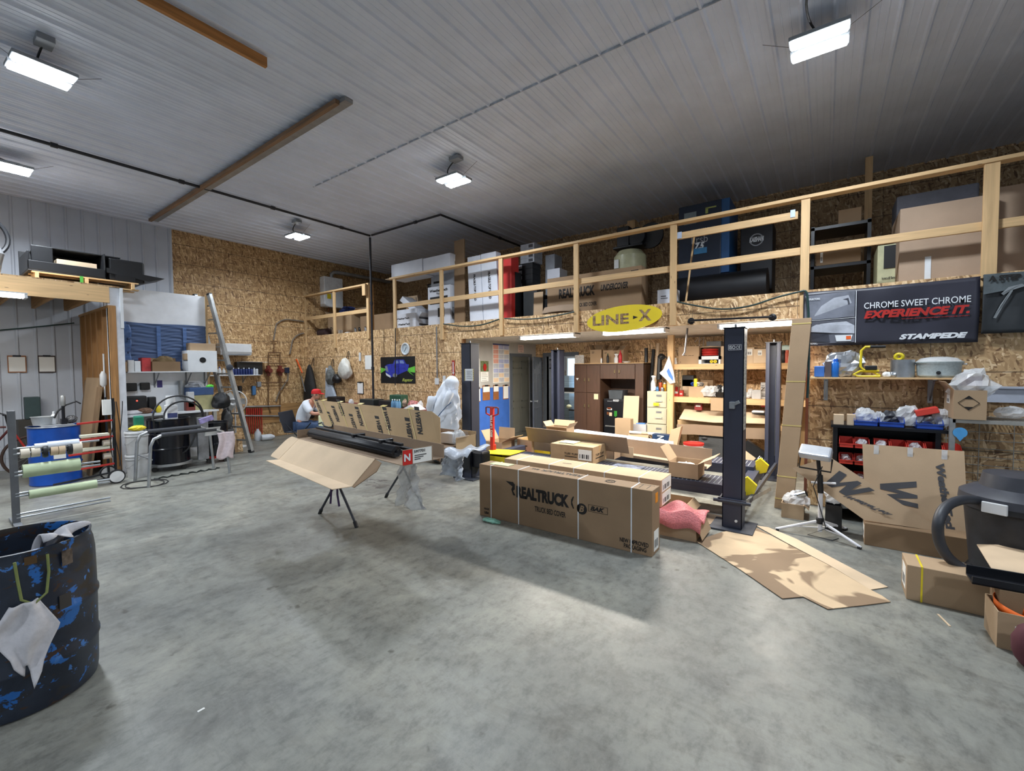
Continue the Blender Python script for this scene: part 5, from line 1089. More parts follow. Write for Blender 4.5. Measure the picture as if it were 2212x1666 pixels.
m=MB();p0=A+nn*.2+V(0,0,.16);m.tube([p0+uu*(.05+.05*i)+nn*(.02*math.sin(i*1.3))+V(0,0,.02*math.sin(i*.9))for i in range(9)],.009,6);m.build('strap',BLK,t)
WT0,WT1=oy(677,864,3.30),oy(908,890,3.16)
WB0,WB1=oy(702,925,3.12),oy(955,992,2.98)
t=thing('printed_carton','long opened carton on the folding stand, its taped lid printed with repeated lettering standing upright','box',(WB0.x,WB0.y,.92))
WM=cardboard('cardboard_printed',srgb(180,152,114))
wu=(WB1-WB0);
W0=V(WB0.x,3.13,.95);W1=V(oy(953,985,2.99).x,2.99,oy(953,985,2.99).z)
Tl,Tr=WT0,oy(933,889,3.14)
m=MB();TR2=oy(951,903,3.08)
m.sheet([W0,W1,TR2,Tr,Tl],.006);m.build('lid',WM,t)
m=MB();ul=(W1-W0).normalized();back=V(-ul.y,ul.x,0)
wl=V(W0.x-.05,W0.y,.925)
m.ob((W0.x,W0.y+.01,.925),(W1.x-W0.x,W1.y-W0.y,0),back*.36,(0,0,.006));m.ob(V(W0.x,W0.y+.01,.925)+back*.36,(W1.x-W0.x,W1.y-W0.y,0),back*.006,(0,0,.13));m.build('tray',CBIN,t)
c_=W1+(W0-W1)*.16
m=MB();e_=oy(950,997,2.80);g_=oy(952,965,2.90)
m.sheet([c_,W1,g_,e_],.006);m.build('corner_flap',CBD,t)
up0=(Tl-W0);un=ul
L=MB();LG=MB()
Wlid=(W1-W0).length
n_l=13
for i in range(n_l):
 k=(i+.45)/n_l;bot=W0+(W1-W0)*k;top=Tl+(Tr-Tl)*min(1,k*1.03);col=top-bot;h=col.length;cu=col.normalized()
 nrm_=(W1-W0).cross(cu).normalized()
 if nrm_.y>0:nrm_=-nrm_
 read=-cu
 vv=(W1-W0).normalized()
 ph=(i*.37)%1
 L0=.26
 s=-ph*.42
 while s<h:
  a0=s+.05;a1=s+.05+.27
  if a0>-.0 and a1<h+.02:
   o=top-cu*a0+nrm_*.0;
   vs_,fs_=text_geo('WESTIN',.05,0)
   L.add([o+read*(x_*(a1-a0))+vv*((y_-.5)*.085)+nrm_*.008 for x_,y_ in vs_],[f[::-1]for f in fs_]if False else fs_)
   q0=o-read*.06;LG.add([q0+vv*-.042+nrm_*.008,q0+read*.045+vv*-.042+nrm_*.008,q0+read*.045+vv*.042+nrm_*.008,q0+vv*.042+nrm_*.008],[(0,1,2,3)])
  s+=.42
L.build('lettering',INK,t);LG.build('emblem',INK,t)
TAPE=mat('yellowed_tape',srgb(206,186,120),.25)
for k in(.10,.27,.46,.65,.85):
 bot=W0+(W1-W0)*k;top=Tl+(Tr-Tl)*k;nrm_=V(0,-1,0);m=MB()
 m.ob(bot+V(0,-.009,0),ul*.012,top-bot,(0,-.001,0));m.ob(top+V(-.03,-.012,0),(.09,0,0),(0,0,.001),(0,.05,.015));m.build('tape_strip',TAPE,t)
P0=oz(955,985,.90);P1=oz(1012,965,.90)
t=carton('open end carton holding white wrapped parts, right of the printed lid',-3.35,-2.85,3.05,3.42,.87,.99,WM,open_top=True,fl=.35,flang=(None,.9,None,.6))if False else None
t=thing('open_carton_end','open carton with white wrapped parts, right of the printed upright lid','box',(-3.15,3.2,.90))
a=oy(948,985,3.05);b=oy(1008,985,3.25)
bx0,bx1=a.x,b.x
m=MB();m.box(bx0,bx1,3.05,3.40,.90,.906);m.box(bx0,bx1,3.394,3.40,.9,1.06);m.box(bx1-.006,bx1,3.1,3.4,.9,1.03);m.build('tray',WM,t)
m=MB();m.ob((bx1,3.12,1.02),(.05,-.02,.02),(0,.14,0),(-.002,0,.005));m.build('end_flap',CBL,t)
m=MB();p=oy(951,935,3.2);q=oy(978,960,3.2);m.box(p.x,q.x,3.2,3.32,q.z,p.z);S(m,'white_part_box',WHT,'white box standing inside the open carton end','box',bevel=.006)
p=oy(985,945,3.28);film_bag('clear film bundle right of the white box in the open carton end',(p.x+.02,3.28,.91),(.16,.14,.16),31)
b=MB()
fx0,fx1=oy(952,975,3.0).x,oy(1012,975,3.0).x
def fw(u,v):x=fx0+(fx1-fx0)*u;return(x,2.98+.34*v,.905+.02*math.sin(u*9)+.015*math.sin(v*8)+(-.05*(.2-v)/.2 if v<.2 else.0)+.02*u)
b.grid(fw,20,12);S(b,'film_sheet',FILM,'white film sheet spilling over the front of the open carton end','film',smooth=True,solid=.006)
def hangbag(label,top0,top1,bot0,bot1,z1,z0,y,seed,m_,nu=40,nv=36,name='plastic_bag',amp=.04):
 b=MB();rnd=random.Random(seed);ph=[rnd.uniform(0,6)for _ in range(6)]
 def f(u,v):
  xa=top0+(bot0-top0)*v;xb=top1+(bot1-top1)*v
  return(xa+(xb-xa)*u+.015*math.sin(v*7+ph[0]),y+amp*math.sin(u*8+v*4+ph[1])*(.3+v)+amp*.5*math.sin(u*17-v*9+ph[2])+amp*.2*math.sin(u*41+v*23+ph[4])+amp*.2*math.sin(v*37-u*19+ph[5]),z1+(z0-z1)*v+.02*math.sin(u*6+ph[3])*v)
 b.grid(f,nu,nv);return S(b,name,m_,label,'bag',smooth=True,solid=.003)
zb0=oy(965,1030,3.35).z
p0,p1,p2,p3=oy(955,985,3.3),oy(998,985,3.3),oy(948,1030,3.3),oy(995,1030,3.3)
hangbag('cloudy plastic bag hanging from the open carton end, right of the stand',p0.x,p1.x,p2.x,p3.x,.89,p2.z,3.35,4,FILM)
p0,p1,p2,p3=oy(868,1000,2.9),oy(893,985,2.9),oy(850,1092,2.9),oy(898,1055,2.9)
hangbag('clear crinkled plastic bag hanging from the right end of the stand',p0.x,p1.x,p2.x,p3.x,.90,p2.z,2.95,9,CLR,amp=.05)
crumple('pale yellow foam curl on the floor side of the opened carton, under its left corner',tuple(oy(614,1010,2.4)),(.10,.05,.08),4,mat('pale_foam',srgb(214,222,150),.6),'foam_scrap','foam')
p=oy(685,915,3.25);m=MB();m.prism([(p.x-.05,3.3,.93),(p.x+.09,3.3,.93),(p.x+.0,3.3,p.z+.09),(p.x-.05,3.3,p.z+.10)],(0,.02,0));S(m,'foam_sheet',mat('cream_foam',srgb(220,222,180),.7),'cream foam sheet upright at the left end of the printed carton lid','foam')
# FOREGROUND DRUM
QX,QY=-3.45,.30
t=thing('plastic_drum','scuffed dark blue plastic drum with scraped paint, cut by the left edge in the foreground','drum',(QX,QY,0))
prof=[(.265,0),(.28,.01),(.285,.05),(.289,.22),(.296,.235),(.296,.25),(.289,.265),(.292,.47),(.299,.485),(.299,.50),(.292,.515),(.290,.74),(.284,.80),(.275,.835),(.279,.86),(.268,.862),(.262,.83),(.275,.78),(.28,.1),(0,.09)]
prof=[(r*1.03,z*.953)for r,z in prof]
m=MB();m.lathe(prof,n=72,cap=False);m.build('drum_body',drum_paint(),t,local=True,smooth=True)
def dang(px):
 d=ray(px,1300);d.z=0;d.normalize();o=Vector((-QX,-QY,0));b=o.dot(d);disc=b*b-(o.length_squared-.30**2)
 s=-b-math.sqrt(max(0,disc));p=o+d*s;return math.atan2(p.y,p.x)
def dp(a,z,r=.303):return V(QX+r*math.cos(a),QY+r*math.sin(a),z)
a1,a2=dang(36),dang(106)
m=MB();m.tube([dp(a1,.79,.315),dp(a1+.02,.70,.312),dp(a1+.05,.60,.315),dp((a1+a2)/2,.565,.32),dp(a2-.04,.60,.315),dp(a2,.70,.312),dp(a2-.01,.79,.315)],.006,6);m.build('wire_handle',mat('yellow_green_wire',srgb(130,140,80),.6),t)
for k,(px,z0,z1,w,col)in enumerate(((148,.70,.78,.16,mat('shiny_label',srgb(96,84,74),.15,var=.5,scale=30,bump=.6)),(70,.76,.80,.14,mat('rusty_label',srgb(92,66,30),.5,var=.3)),(140,.47,.555,.17,mat('grey_brown_label',srgb(60,56,54),.5)))):
 a=dang(px);m=MB();m.grid(lambda u,v:dp(a-w/2+w*u,z0+(z1-z0)*v,.3065),8,2);m.build('old_label',col,t)
def rag(label,fn,seed,nu=22,nv=18):
 b=MB();b.grid(fn,nu,nv);return S(b,'shop_rag',RAG,label,'rag',smooth=True,solid=.005)
rnd=random.Random(5)
def r1(u,v):
 w=(1-abs(2*v-.8))*.14+.05;a=(a1+a2)/2-.10+(u-.5)*(w*2.4)*1.6
 z=.585-.30*v-(.05*abs(u-.5)if v>.8 else 0)-.06*(abs(u-.35)*2)**2*v
 return tuple(dp(a,z,.327+.012*math.sin(u*11+v*3)+.01*math.sin(v*9+u*5)))
rag('white shop rag hung on the wire handle of the foreground drum',r1,1)
def r2(u,v):
 a=1.15+u*.95;r=.272+.02*math.sin(u*17)+.012*math.sin(v*9+u*9);z=.80-.14*abs(v-.0)*1+.09*math.sin(math.pi*min(1,v*1.3+.15))+.02*math.sin(u*9+v*6)
 return(QX+(r-.22*v)*math.cos(a-.9),QY+(r-.22*v)*math.sin(a-.9),z)
rag('white rags heaped over the rim inside the foreground drum',r2,2,28,18)
# TAPE STAND
x,y=-7.25,.64
t=thing('tape_stand','grey post stand with rows of horizontal rods, behind the foreground drum','stand',(x,y,0))
m=MB();m.box(x-.03,x+.03,y-.03,y+.03,0,1.28);m.build('post',mat('post_grey',srgb(96,98,102),.5,.3),t,bevel=.005)
m=MB();m.box(x-.3,x+.3,y-.03,y+.03,0,.04);m.build('base',GRY,t)
RODS=[(.86,1.34,1),(.80,1.15,0),(.60,1.34,2),(.56,1.34,0),(.33,1.42,3),(.36,1.42,0),(.13,1.42,0),(.09,1.42,0)]
ROLLP=mat('masking_tape',srgb(206,196,178),.6);GPAP=mat('green_masking_paper',srgb(170,184,150),.6)
for i,(z,y1,kind)in enumerate(RODS):
 m=MB();m.cyl((x+.02,y,z),(x+.02,y1,z),.012,n=10);m.build('rod',STL,t,smooth=True)
for i,(y0,y1,z,r,m_,lab)in enumerate(((.69,.76,.80,.055,ROLLP,'leftmost masking tape roll on the second rod of the tape stand'),(.77,.84,.80,.055,ROLLP,'second masking tape roll on the second rod of the tape stand'),(.92,.98,.80,.06,CBL,'tan tape roll in the middle of the second rod'),(.985,1.04,.80,.06,CBL,'tan tape roll beside its twin on the second rod'),(.80,.90,.86,.035,WHG,'narrow white roll on the top rod of the tape stand'),(.90,1.16,.86,.045,FILM,'film roll on the top rod of the tape stand'),(1.08,1.18,.80,.07,ROLLP,'widest pale tape roll at the rod end'),(.70,1.16,.60,.075,GPAP,'upper roll of green masking paper on the tape stand'),(.74,1.30,.33,.05,GPAP,'lower slimmer roll of green masking paper on the tape stand'))):
 b=MB();b.lathe([(r*.5,0),(r,0),(r,y1-y0),(r*.5,y1-y0),(r*.5,0)],(x+.02,y0,z),n=24,ax=(0,1,0),cap=False);S(b,'tape_roll',m_,lab,'roll',smooth=True)
for i,yy in enumerate((.86,1.06)):b=MB();b.lathe([(.03,0),(.07,.0),(.075,.02),(.07,.04),(.03,.04)],(x+.02,yy,.80),n=20,ax=(0,1,0),cap=False);S(b,'black_tape_roll',BLK,('left','right')[i]+' black ring of tape on the second rod of the tape stand','tape',smooth=True)
# MASKING CART
x,y=-8.78,1.80
t=thing('masking_cart','black wheeled masking cart with red cutter bars and hanging cables','cart',(x,y,0))
for dx in(0,-.42):m=MB();m.tube([(x+dx,y,.09),(x+dx,y,1.30)],.016,8);m.build('frame_post',BLKM,t)
for z in(.09,1.05):m=MB();m.cyl((x,y,z),(x-.42,y,z),.014,n=8);m.build('cross_tube',BLKM,t)
m=MB();m.cyl((x,y,.1),(x+.02,y-.62,.05),.014,n=8);m.cyl((x-.4,y,.1),(x-.38,y-.62,.05),.014,n=8);m.build('base_tube',BLKM,t)
for i,(z,L)in enumerate(((.965,.40),(.72,.38),(.52,.50),(.30,.52))):
 m=MB();m.beam((x-.02,y,z),(x-.02,y-L,z-.02),.05,.025);m.build('cutter_bar',RED,t,bevel=.003)
 if i in(1,2):m=MB();m.box(x-.16,x-.03,y-L+.02,y-.05,z+.015,z+.05);m.build('paper_tray',mat('pale_tray',srgb(206,210,190),.5),t);
 if 0<i<3:m=MB();m.cyl((x-.08,y-.12,z-.10),(x-.08,y-.02,z-.10),.045,n=20);m.build('tape_roll',ROLLP,t)
for dx in(.03,-.45):
 m=MB();m.lathe([(.03,-.02),(.10,-.02),(.105,-.01),(.105,.01),(.10,.02),(.03,.02)],(x+dx,y,.105),n=28,ax=(1,0,0));w_=m.build('wheel',RUB,t,smooth=True)
 m=MB();m.lathe([(.0,.022),(.085,.022)],(x+dx,y,.105),n=28,ax=(1,0,0),cap=False);m.build('hub',WHG,w_)
m=MB();rnd=random.Random(3)
for k in range(4):m.tube([(x+.04+.04*math.sin(i*.33+k),y+.03*k-.02+.03*math.cos(i*.25+k*2),1.25-.05*i*(1+.08*k))for i in range(18)],.006,5)
m.build('hanging_cable',RUB,t)
m=MB();m.box(x-.04,x+.0,y-.12,y-.02,1.05,1.28);m.build('white_tag',PAP,t)
# BOOTH CONTENTS
c=(-9.62,1.28,0)
t=thing('steel_drum','bright blue open steel drum inside the booth with tubs on its rim','drum',c);DB_=mat('drum_blue',srgb(20,76,168),.35)
m=MB();m.lathe([(.28,0),(.29,.02),(.285,.04),(.285,.29),(.297,.30),(.297,.315),(.285,.33),(.285,.58),(.297,.59),(.297,.605),(.285,.62),(.285,.86),(.295,.87),(.295,.885),(.28,.885),(.278,.1),(0,.1)],n=48,cap=False);m.build('drum_body',DB_,t,local=True,smooth=True)
m=MB();m.torus((0,0,.88),.293,.01,n=40);m.build('clamp_ring',STL,t,local=True,smooth=True)
m=MB();d=Vector((9.6,-1.3,0)).normalized();s=V(-d.y,d.x,0);o=V(0,0,.40)+d*.289-s*.02;m.ob(o,s*.13,(0,0,.07),d*.003);m.build('label',PAP,t,local=True)
def q(dx,dy):return(c[0]+dx,c[1]+dy,.887)
m=MB();m.box(c[0]-.22,c[0]+.22,c[1]-.16,c[1]+.2,.887,.897);S(m,'drum_lid_board',GRY,'grey board laid across the blue booth drum','board')
def q(dx,dy,z=.898):return(c[0]+dx,c[1]+dy,z)
m=MB();m.lathe([(.10,0),(.12,.12),(.13,.13),(.115,.13),(.095,.01),(0,.01)],q(-.02,-.12),n=24,cap=False);S(m,'grey_tub',mat('translucent_tub',srgb(180,184,186),.4),'pale grey tub on the blue booth drum','tub',smooth=True)
bottle('small white bottle between the tub and pump on the blue booth drum',q(.0,.0),.2,.035,WHG,WHT)
t=thing('transfer_pump','black and silver barrel pump with a curved hose on the blue booth drum','pump',q(.04,.1));m=MB();m.cyl((0,0,0),(0,0,.34),.02,n=10);m.box(-.06,.06,-.03,.03,.0,.08);m.build('pump_stem',BLKM,t,local=True);m=MB();m.lathe([(.02,.28),(.03,.3),(.03,.42),(.02,.44)],n=12);m.build('pump_head',ALU,t,local=True,smooth=True)
m=MB();m.tube([(0,-.1,.1),(0,-.06,.2),(0,.03,.29),(0,.15,.34),(0,.2,.30)],.012,7);m.build('hose',RUB,t,local=True,smooth=True)
m=MB();m.blob((c[0],c[1]+.19,.96),.05,.07,.06,jit=.15,seed=3);S(m,'motor_part',mat('dull_steel',srgb(96,96,98),.5,.4),'dull steel motor part at the right of the blue booth drum top','motor')
clipboard('left clipboard with curled white sheets on the booth wall',15,768,58,805,x=XA+.022);clipboard('right clipboard with white sheets on the booth wall',81,768,121,805,x=XA+.022,bm=mat('dark_board',srgb(60,44,38),.5))
a=rX(XA+.022,50,858,86,903);m=MB();m.box(XA+.022,XA+.18,a[0],a[1],a[2],a[3]);S(m,'parts_organizer',mat('dim_teal',srgb(58,78,80),.6),'dull teal flat box standing against the booth wall','box',bevel=.01)
for z0,h in((0,a[2]-.002),):m=MB();m.box(XA+.022,XA+.3,a[0]-.1,a[1]+.05,0,h);S(m,'low_cabinet',mat('dark_drab',srgb(62,60,56),.7),'dark low crate under the teal box in the booth','crate')
for lab,xa,xb,zt,mt,yy in(('tall dark cardboard sheet leaning in the back corner of the booth',-11.2,-10.75,1.55,CBD,1.74),('tall brown cardboard sheet leaning on the booth stud wall',-10.85,-9.95,1.60,CB,1.70),('narrow torn cardboard sheet leaning nearest the booth opening',-9.9,-9.68,1.45,CBD,1.66)):
 m=MB();m.ob((xa,yy,0),(xb-xa,0,0),(0,.03,0),(.08,.16,zt));S(m,'cardboard_sheet',mt,lab,'cardboard')
t=thing('bicycle','dark bicycle with red forks leaning in the booth at the left edge','bicycle',(-10.5,.75,0));TY=mat('brown_tyre',srgb(66,48,40),.7)
for cy_ in(.05,1.12):
 m=MB();m.torus((-10.5,cy_,.34),.32,.02,(1,.12,0),40,8);w_=m.build('wheel',TY,t,smooth=True);m=MB()
 for k in range(14):a=k*math.pi/7;m.cyl((-10.5,cy_,.34),(-10.5,cy_+.31*math.cos(a),.34+.31*math.sin(a)),.002,n=4)
 m.build('spokes',STL,w_)
FRD=mat('dark_red_frame',srgb(90,30,28),.4);A_,B_,H_,S_=(-10.5,.05,.34),(-10.5,.57,.32),(-10.5,.90,.80),(-10.5,.42,.86)
m=MB()
for p,q_ in((A_,B_),(A_,S_),(B_,S_),(B_,H_),(S_,(H_[0],H_[1]-.03,H_[2]+.04))):m.cyl(p,q_,.016,n=8)
m.build('frame',FRD,t,smooth=True);m=MB();m.cyl((-10.46,1.12,.34),(-10.48,.93,.78),.014,n=8);m.cyl((-10.54,1.12,.34),(-10.52,.93,.78),.014,n=8);m.build('fork',RED,t,smooth=True)
m=MB();m.cyl((H_[0],H_[1],H_[2]),(H_[0],H_[1]-.03,1.02),.014,n=8);m.tube([(-10.2,.82,1.05),(-10.35,.87,1.03),(-10.65,.87,1.03),(-10.8,.82,1.05)],.012,8);m.build('handlebar',BLKM,t,smooth=True)
m=MB();m.blob((-10.5,.40,.93),.07,.14,.04);m.build('saddle',BLK,t,smooth=True)
m=MB();m.blob((-10.2,.55,1.02),.14,.16,.16,jit=.1,seed=4);S(m,'blue_bag',mat('dull_blue_cloth',srgb(30,54,120),.7),'blue bag hanging over the bicycle at the left edge','bag',smooth=True,subd=1)
m=MB();m.tube([(XA+.04,-.3,2.42),(XA+.04,.6,2.36),(XA+.04,1.3,2.50),(XA+.1,1.85,2.62)],.012,6);S(m,'wall_cable',HOSE,'dark cable swagged high across the booth wall','cable',smooth=True)
m=MB();m.cyl((-9.75,1.90,.9),(-9.72,1.90,2.0),.012,n=8);m.lathe([(.02,0),(.045,.04),(.045,.2),(.02,.26)],(-9.75,1.89,1.45),n=14);S(m,'regulator_pipe',WHG,'white filter and pipe fixed to the booth studs','pipe',smooth=True)
m=MB();m.box(-9.62,-9.56,1.84,1.928,1.02,1.18);S(m,'outlet_box',GRY,'grey outlet box at the end of the booth stud wall','outlet')
px_=ox(70,590,-9.75);py1=2.42;z0=HB+.023
t=thing('wooden_pallet','pale wooden pallet with green tape on the booth roof','pallet',(-10.2,1.8,z0));
for yy in(1.17,1.72,2.30):m=MB();m.box(-10.7,-9.72,yy,yy+.04,z0+.018,z0+.115);m.build('stringer',LX,t)
for xx in(-9.74,-10.0,-10.3,-10.6):
 m=MB();m.box(xx-.09,xx,1.14,2.40,z0+.116,z0+.134);m.build('deck_board',LY,t);m=MB();m.box(xx-.09,xx,1.14,2.40,z0,z0+.017);m.build('bottom_board',LY,t)
m=MB();m.box(-9.737,-9.733,1.66,1.70,z0-.002,z0+.137);m.build('green_tape',mat('green_tape',srgb(70,150,60),.4),t)
zp_=z0+.135
t=thing('truck_bed_bin','black plastic truck bed liner bin, open at the front, lying on the pallet','bin',(-10.2,1.5,zp_));T=.02
x0,x1,y0,y1=-10.6,-9.75,1.10,1.98
m=MB();m.box(x0,x1,y0,y1,zp_,zp_+T);m.box(x0,x0+T,y0,y1,zp_+T,zp_+.42);m.box(x1-T,x1,y0,y1,zp_+T,zp_+.16);m.box(x0,x1,y0,y0+T,zp_+T,zp_+.3);m.box(x0,x1,y1-T,y1,zp_+T,zp_+.42);m.build('bin_body',BLK,t,bevel=.008)
m=MB();m.ob((x0-.02,y0+.12,zp_+.42),(x1-x0-.10,0,-.02),(0,y1-y0+.1,0),(0,0,.02));m.build('slotted_lid',BLK,t,bevel=.006)
m=MB();m.box(x1-.10,x1-.04,y0+.05,y0+.28,zp_+.16,zp_+.40);m.build('corner_block',BLK,t,bevel=.01)
for k in range(6):m=MB();yy=y0+.35+(k%3)*.2;m.box(x0+.25+.25*(k//3),x0+.35+.25*(k//3),yy,yy+.12,zp_+.416,zp_+.4225);m.build('lid_slot',mat('slot_grey',srgb(90,94,100),.5),t)
m=MB();m.box(x1-.3,x1-.05,y0+.32,y0+.78,zp_+.03,zp_+.24);S(m,'cardboard_piece',CBL,'pale carton inside the black bin on the pallet','box')
t=thing('truck_bed_bin','black plastic wheel well bins with pointed flanges at the right end of the pallet','bin',(-10.2,2.3,zp_))
m=MB();m.box(-10.5,-9.78,2.02,2.50,zp_,zp_+.38);m.build('bin_body',BLK,t,bevel=.03)
m=MB();m.prism([(-9.76,1.99,zp_+.20),(-9.76,2.78,zp_+.14),(-9.76,2.55,zp_+.05),(-9.76,1.99,zp_+.12)],(-.5,0,0));m.build('flange',BLK,t)
m=MB();m.box(-9.775,-9.75,2.10,2.36,zp_+.01,zp_+.10);m.build('recess',mat('inner_black',srgb(12,12,14),.5),t)
m=MB();pts=[(-9.9+.02*math.sin(i),.38-.0*i,HB+.12+.10*i)for i in range(9)];m.tube([(-9.85,.60+.10*math.sin(i*.5)-.05*i*.2,HB+.08+.085*i)for i in range(11)],[.20+.02*(i%2)for i in range(11)],18);S(m,'foil_duct',mat('foil',srgb(190,192,196),.22,.7),'crumpled silver foil duct on the booth roof at the left edge','duct',subd=0)
m=MB();m.torus((-9.95,.66,HB+.62),.30,.03,(1,.3,0),32,8);S(m,'fan_ring',BLK,'black ring behind the silver foil duct','ring',smooth=True)
# BENCH AREA
a=rX(-9.88,276,803,470,806);zs_=a[3];y0,y1=a[0],a[1]
t=thing('wall_shelf','white wall shelf on grey brackets in front of the white panel','shelf',(-10,(y0+y1)/2,zs_));m=MB();m.box(XP,-9.88,y0,y1,zs_-.02,zs_);m.build('board',WHT,t)
for yy in(y0+.45,y0+.95,y1-.12):m=MB();m.box(XP,XP+.012,yy-.012,yy+.012,zs_-.30,zs_-.02);m.beam((XP+.02,yy,zs_-.25),(-9.92,yy,zs_-.03),.014,.014);m.build('bracket',GRY,t)
def xbox(label,px0,py0,px1,x,d,z,m_,name='cardboard_box',cat='box',zt=None,bevel=.004,**k):
 a=rX(x,px0,py0,px1,py0+10);q=MB();q.box(x-d,x,a[0],a[1],z,a[3]);return S(q,name,m_,label,cat,bevel=bevel,**k)
xbox('small brown carton at the left end of the white wall shelf',261,782,275,-9.9,.2,zs_,CB)
xbox('left white printed box on the white wall shelf',276,778,290,-9.92,.14,zs_,WHG,'white_box');xbox('right white printed box on the white wall shelf',291,780,304,-9.93,.14,zs_,WHT,'white_box')
xbox('red and white carton on the white wall shelf',306,773,326,-9.96,.2,zs_,mat('red_white_board',srgb(190,60,62),.5,var=.3));
a=rX(-9.92,329,781,390,800);t=carton('wide brown carton with crumpled brown cloth spilling out on the white wall shelf',-10.16,-9.92,a[0],a[1],zs_,a[3],CBD,open_top=True,fl=.3,flang=(None,None,1.2,None))
crumple('crumpled brown cloth in the wide carton',(-10.04,(a[0]+a[1])/2,a[3]-.12),(.2,.34,.22),12,mat('olive_brown_cloth',srgb(112,92,62),.9),'work_cloth','cloth',jit=.3)
a=rX(-9.88,405,757,470,804);t=thing('white_box','white box with a round hole in its front on the white wall shelf','box',(-10,(a[0]+a[1])/2,zs_));m=MB();m.box(-10.19,-9.88,a[0],a[1],zs_,a[3]);m.build('box_body',WHT,t,bevel=.004)
m=MB();p=ox(438,778,-9.88);m.lathe([(0,0),(.055,0),(.055,.003)],(-9.879,p.y,p.z),n=24,ax=(1,0,0));m.build('hole',mat('hole_dark',srgb(18,18,20),.8),t);zb=a[3]
m=MB();m.ob((-9.89,a[0]-.02,zb-.18),(-.2,0,0),(0,.1,0),(0,0,.12));S(m,'brown_packet',CB,'torn brown packet beside the white box with the round hole','packet')
xbox('brown open carton stacked on the white box with the round hole',410,741,466,-9.95,.2,zb,CB)
a=rX(-9.66,250,888,474,900);zb_=.95;
t=thing('workbench','white topped workbench crowded with tools below the wall shelf','workbench',(-9.95,2.8,0));m=MB();m.box(XP,-9.66,2.1,3.54,zb_-.035,zb_);m.build('bench_top',WHT,t)
for yy in(2.14,3.48):m=MB();m.box(-9.74,-9.68,yy-.03,yy+.03,0,zb_-.035);m.build('leg',ALU,t)
m=MB();m.box(XP,XP+.02,2.9,3.5,.2,zb_-.04);m.build('back_board',GRY,t)
def xb(px,x=-9.85):return ox(px,880,x).y
def bblob(label,px,s,m_,name,cat,seed,x=-9.85,z=None,jit=.15):return crumple(label,(x,xb(px,x),zb_+.002 if z is None else z),s,seed,m_,name,cat,jit=jit)
for lab,px0,py0,px1,py1 in(('left black battery charger hung on the white panel',270,828,297,845),('right black battery charger hung on the white panel',303,827,325,842)):
 a=rX(XP+.07,px0,py0,px1,py1);m=MB();m.box(XP+.001,XP+.07,a[0],a[1],a[2],a[3]);S(m,'battery_charger',BLK,lab,'charger',bevel=.015)
xbox('long black charger with a red lamp on the bench',270,857,318,-9.95,.15,zb_,BLK,'battery_charger','charger',bevel=.02)
m=MB();p=ox(296,866,-9.949);m.lathe([(.012,0),(.01,.006),(0,.007)],p,n=12,ax=(1,0,0));S(m,'indicator_lamp',mat('red_glow',(1,.05,.03),.4,emit=4,var=0),'small glowing red indicator on the long black charger','indicator')
xbox('second black charger right of the long one on the bench',321,858,338,-9.95,.12,zb_,BLK,'battery_charger','charger',bevel=.015)
bblob('crumpled white cloth at the left end of the bench',283,(.2,.42,.07),RAG,'shop_cloth','cloth',31);bblob('heap of brown rope and wire on the bench',313,(.2,.24,.10),mat('rope_brown',srgb(120,90,70),.8,var=.5,scale=30),'rope_heap','rope',32)
bblob('yellow cordless tool on the bench',342,(.12,.1,.13),YEL,'cordless_tool','tool',33);bblob('blue wipes on the bench beside the yellow tool',328,(.12,.1,.05),BLUE,'wipes','wipes',34)
xbox('beige filter box standing on the bench',415,855,460,-9.8,.3,zb_,mat('olive_beige',srgb(170,164,120),.5,var=.15),'beige_box');
xbox('white plastic container on a red base on the bench',405,847,420,-9.78,.1,zb_+.06,mat('milky_plastic',srgb(206,208,210),.4),'white_container','container',bevel=.01);xbox('red toolbox base under the white container',402,868,422,-9.78,.12,zb_,mat('dark_red_box',srgb(110,40,32),.5),'red_box');
zq=rX(-9.8,415,855,460,865)[3];a=rX(-9.8,409,838,462,850);m=MB();m.box(-10.1,-9.8,a[0],a[1],zq+.001,a[3]);S(m,'blue_tote',mat('blue_tote',srgb(50,82,130),.4,alpha=.95),'blue plastic tote on the beige box','tote',bevel=.01);zq2=a[3]
crumple('white and black cloths in the blue tote',(-9.95,(a[0]+a[1])/2-.08,zq2-.04),(.24,.3,.14),36,mat('mixed_cloths',srgb(120,122,126),.8,var=.8,scale=8),'cloth_heap','cloth');crumple('lime green glove on the blue tote',(-9.85,a[1]-.05,zq2-.03),(.1,.14,.08),37,mat('lime',srgb(90,200,60),.6),'glove','glove')
m=MB();p=ox(392,838,XP+.06);m.cyl((XP+.08,p.y,p.z-.13),(XP+.08,p.y,p.z+.14),.06,n=20);S(m,'steel_canister',ALU,'upright steel canister against the white panel','canister',smooth=True)
a=rX(XP+.002,339,822,351,837);m=MB();m.box(XP+.001,XP+.004,a[0],a[1],a[2],a[3]);S(m,'tag_card',mat('purple_card',srgb(60,50,120),.5),'tilted purple card on the white panel','card')
bblob('dark tangle of hoses and tools at the right end of the bench',478,(.3,.35,.32),BLK,'tool_heap','tools',38,-9.75,jit=.3);bblob('grey dusty machine part behind the ladder',490,(.24,.2,.42),mat('dusty_grey',srgb(84,84,84),.8,var=.3),'machine_part','machine',39,-9.9,z=.52,jit=.3)
m=MB();m.box(-10.05,-9.8,3.64,3.86,0,.515);S(m,'tool_stand',mat('dusty_grey',(.3,.3,.3)),'dusty grey stand behind the ladder','stand',bevel=.01)
a=rX(XP+.012,258,694,446,780);BF=mat('blue_masking_film',srgb(84,116,170),.45,alpha=.97,var=.18,scale=5,stretch=(1,.6,5),bump=1.0)
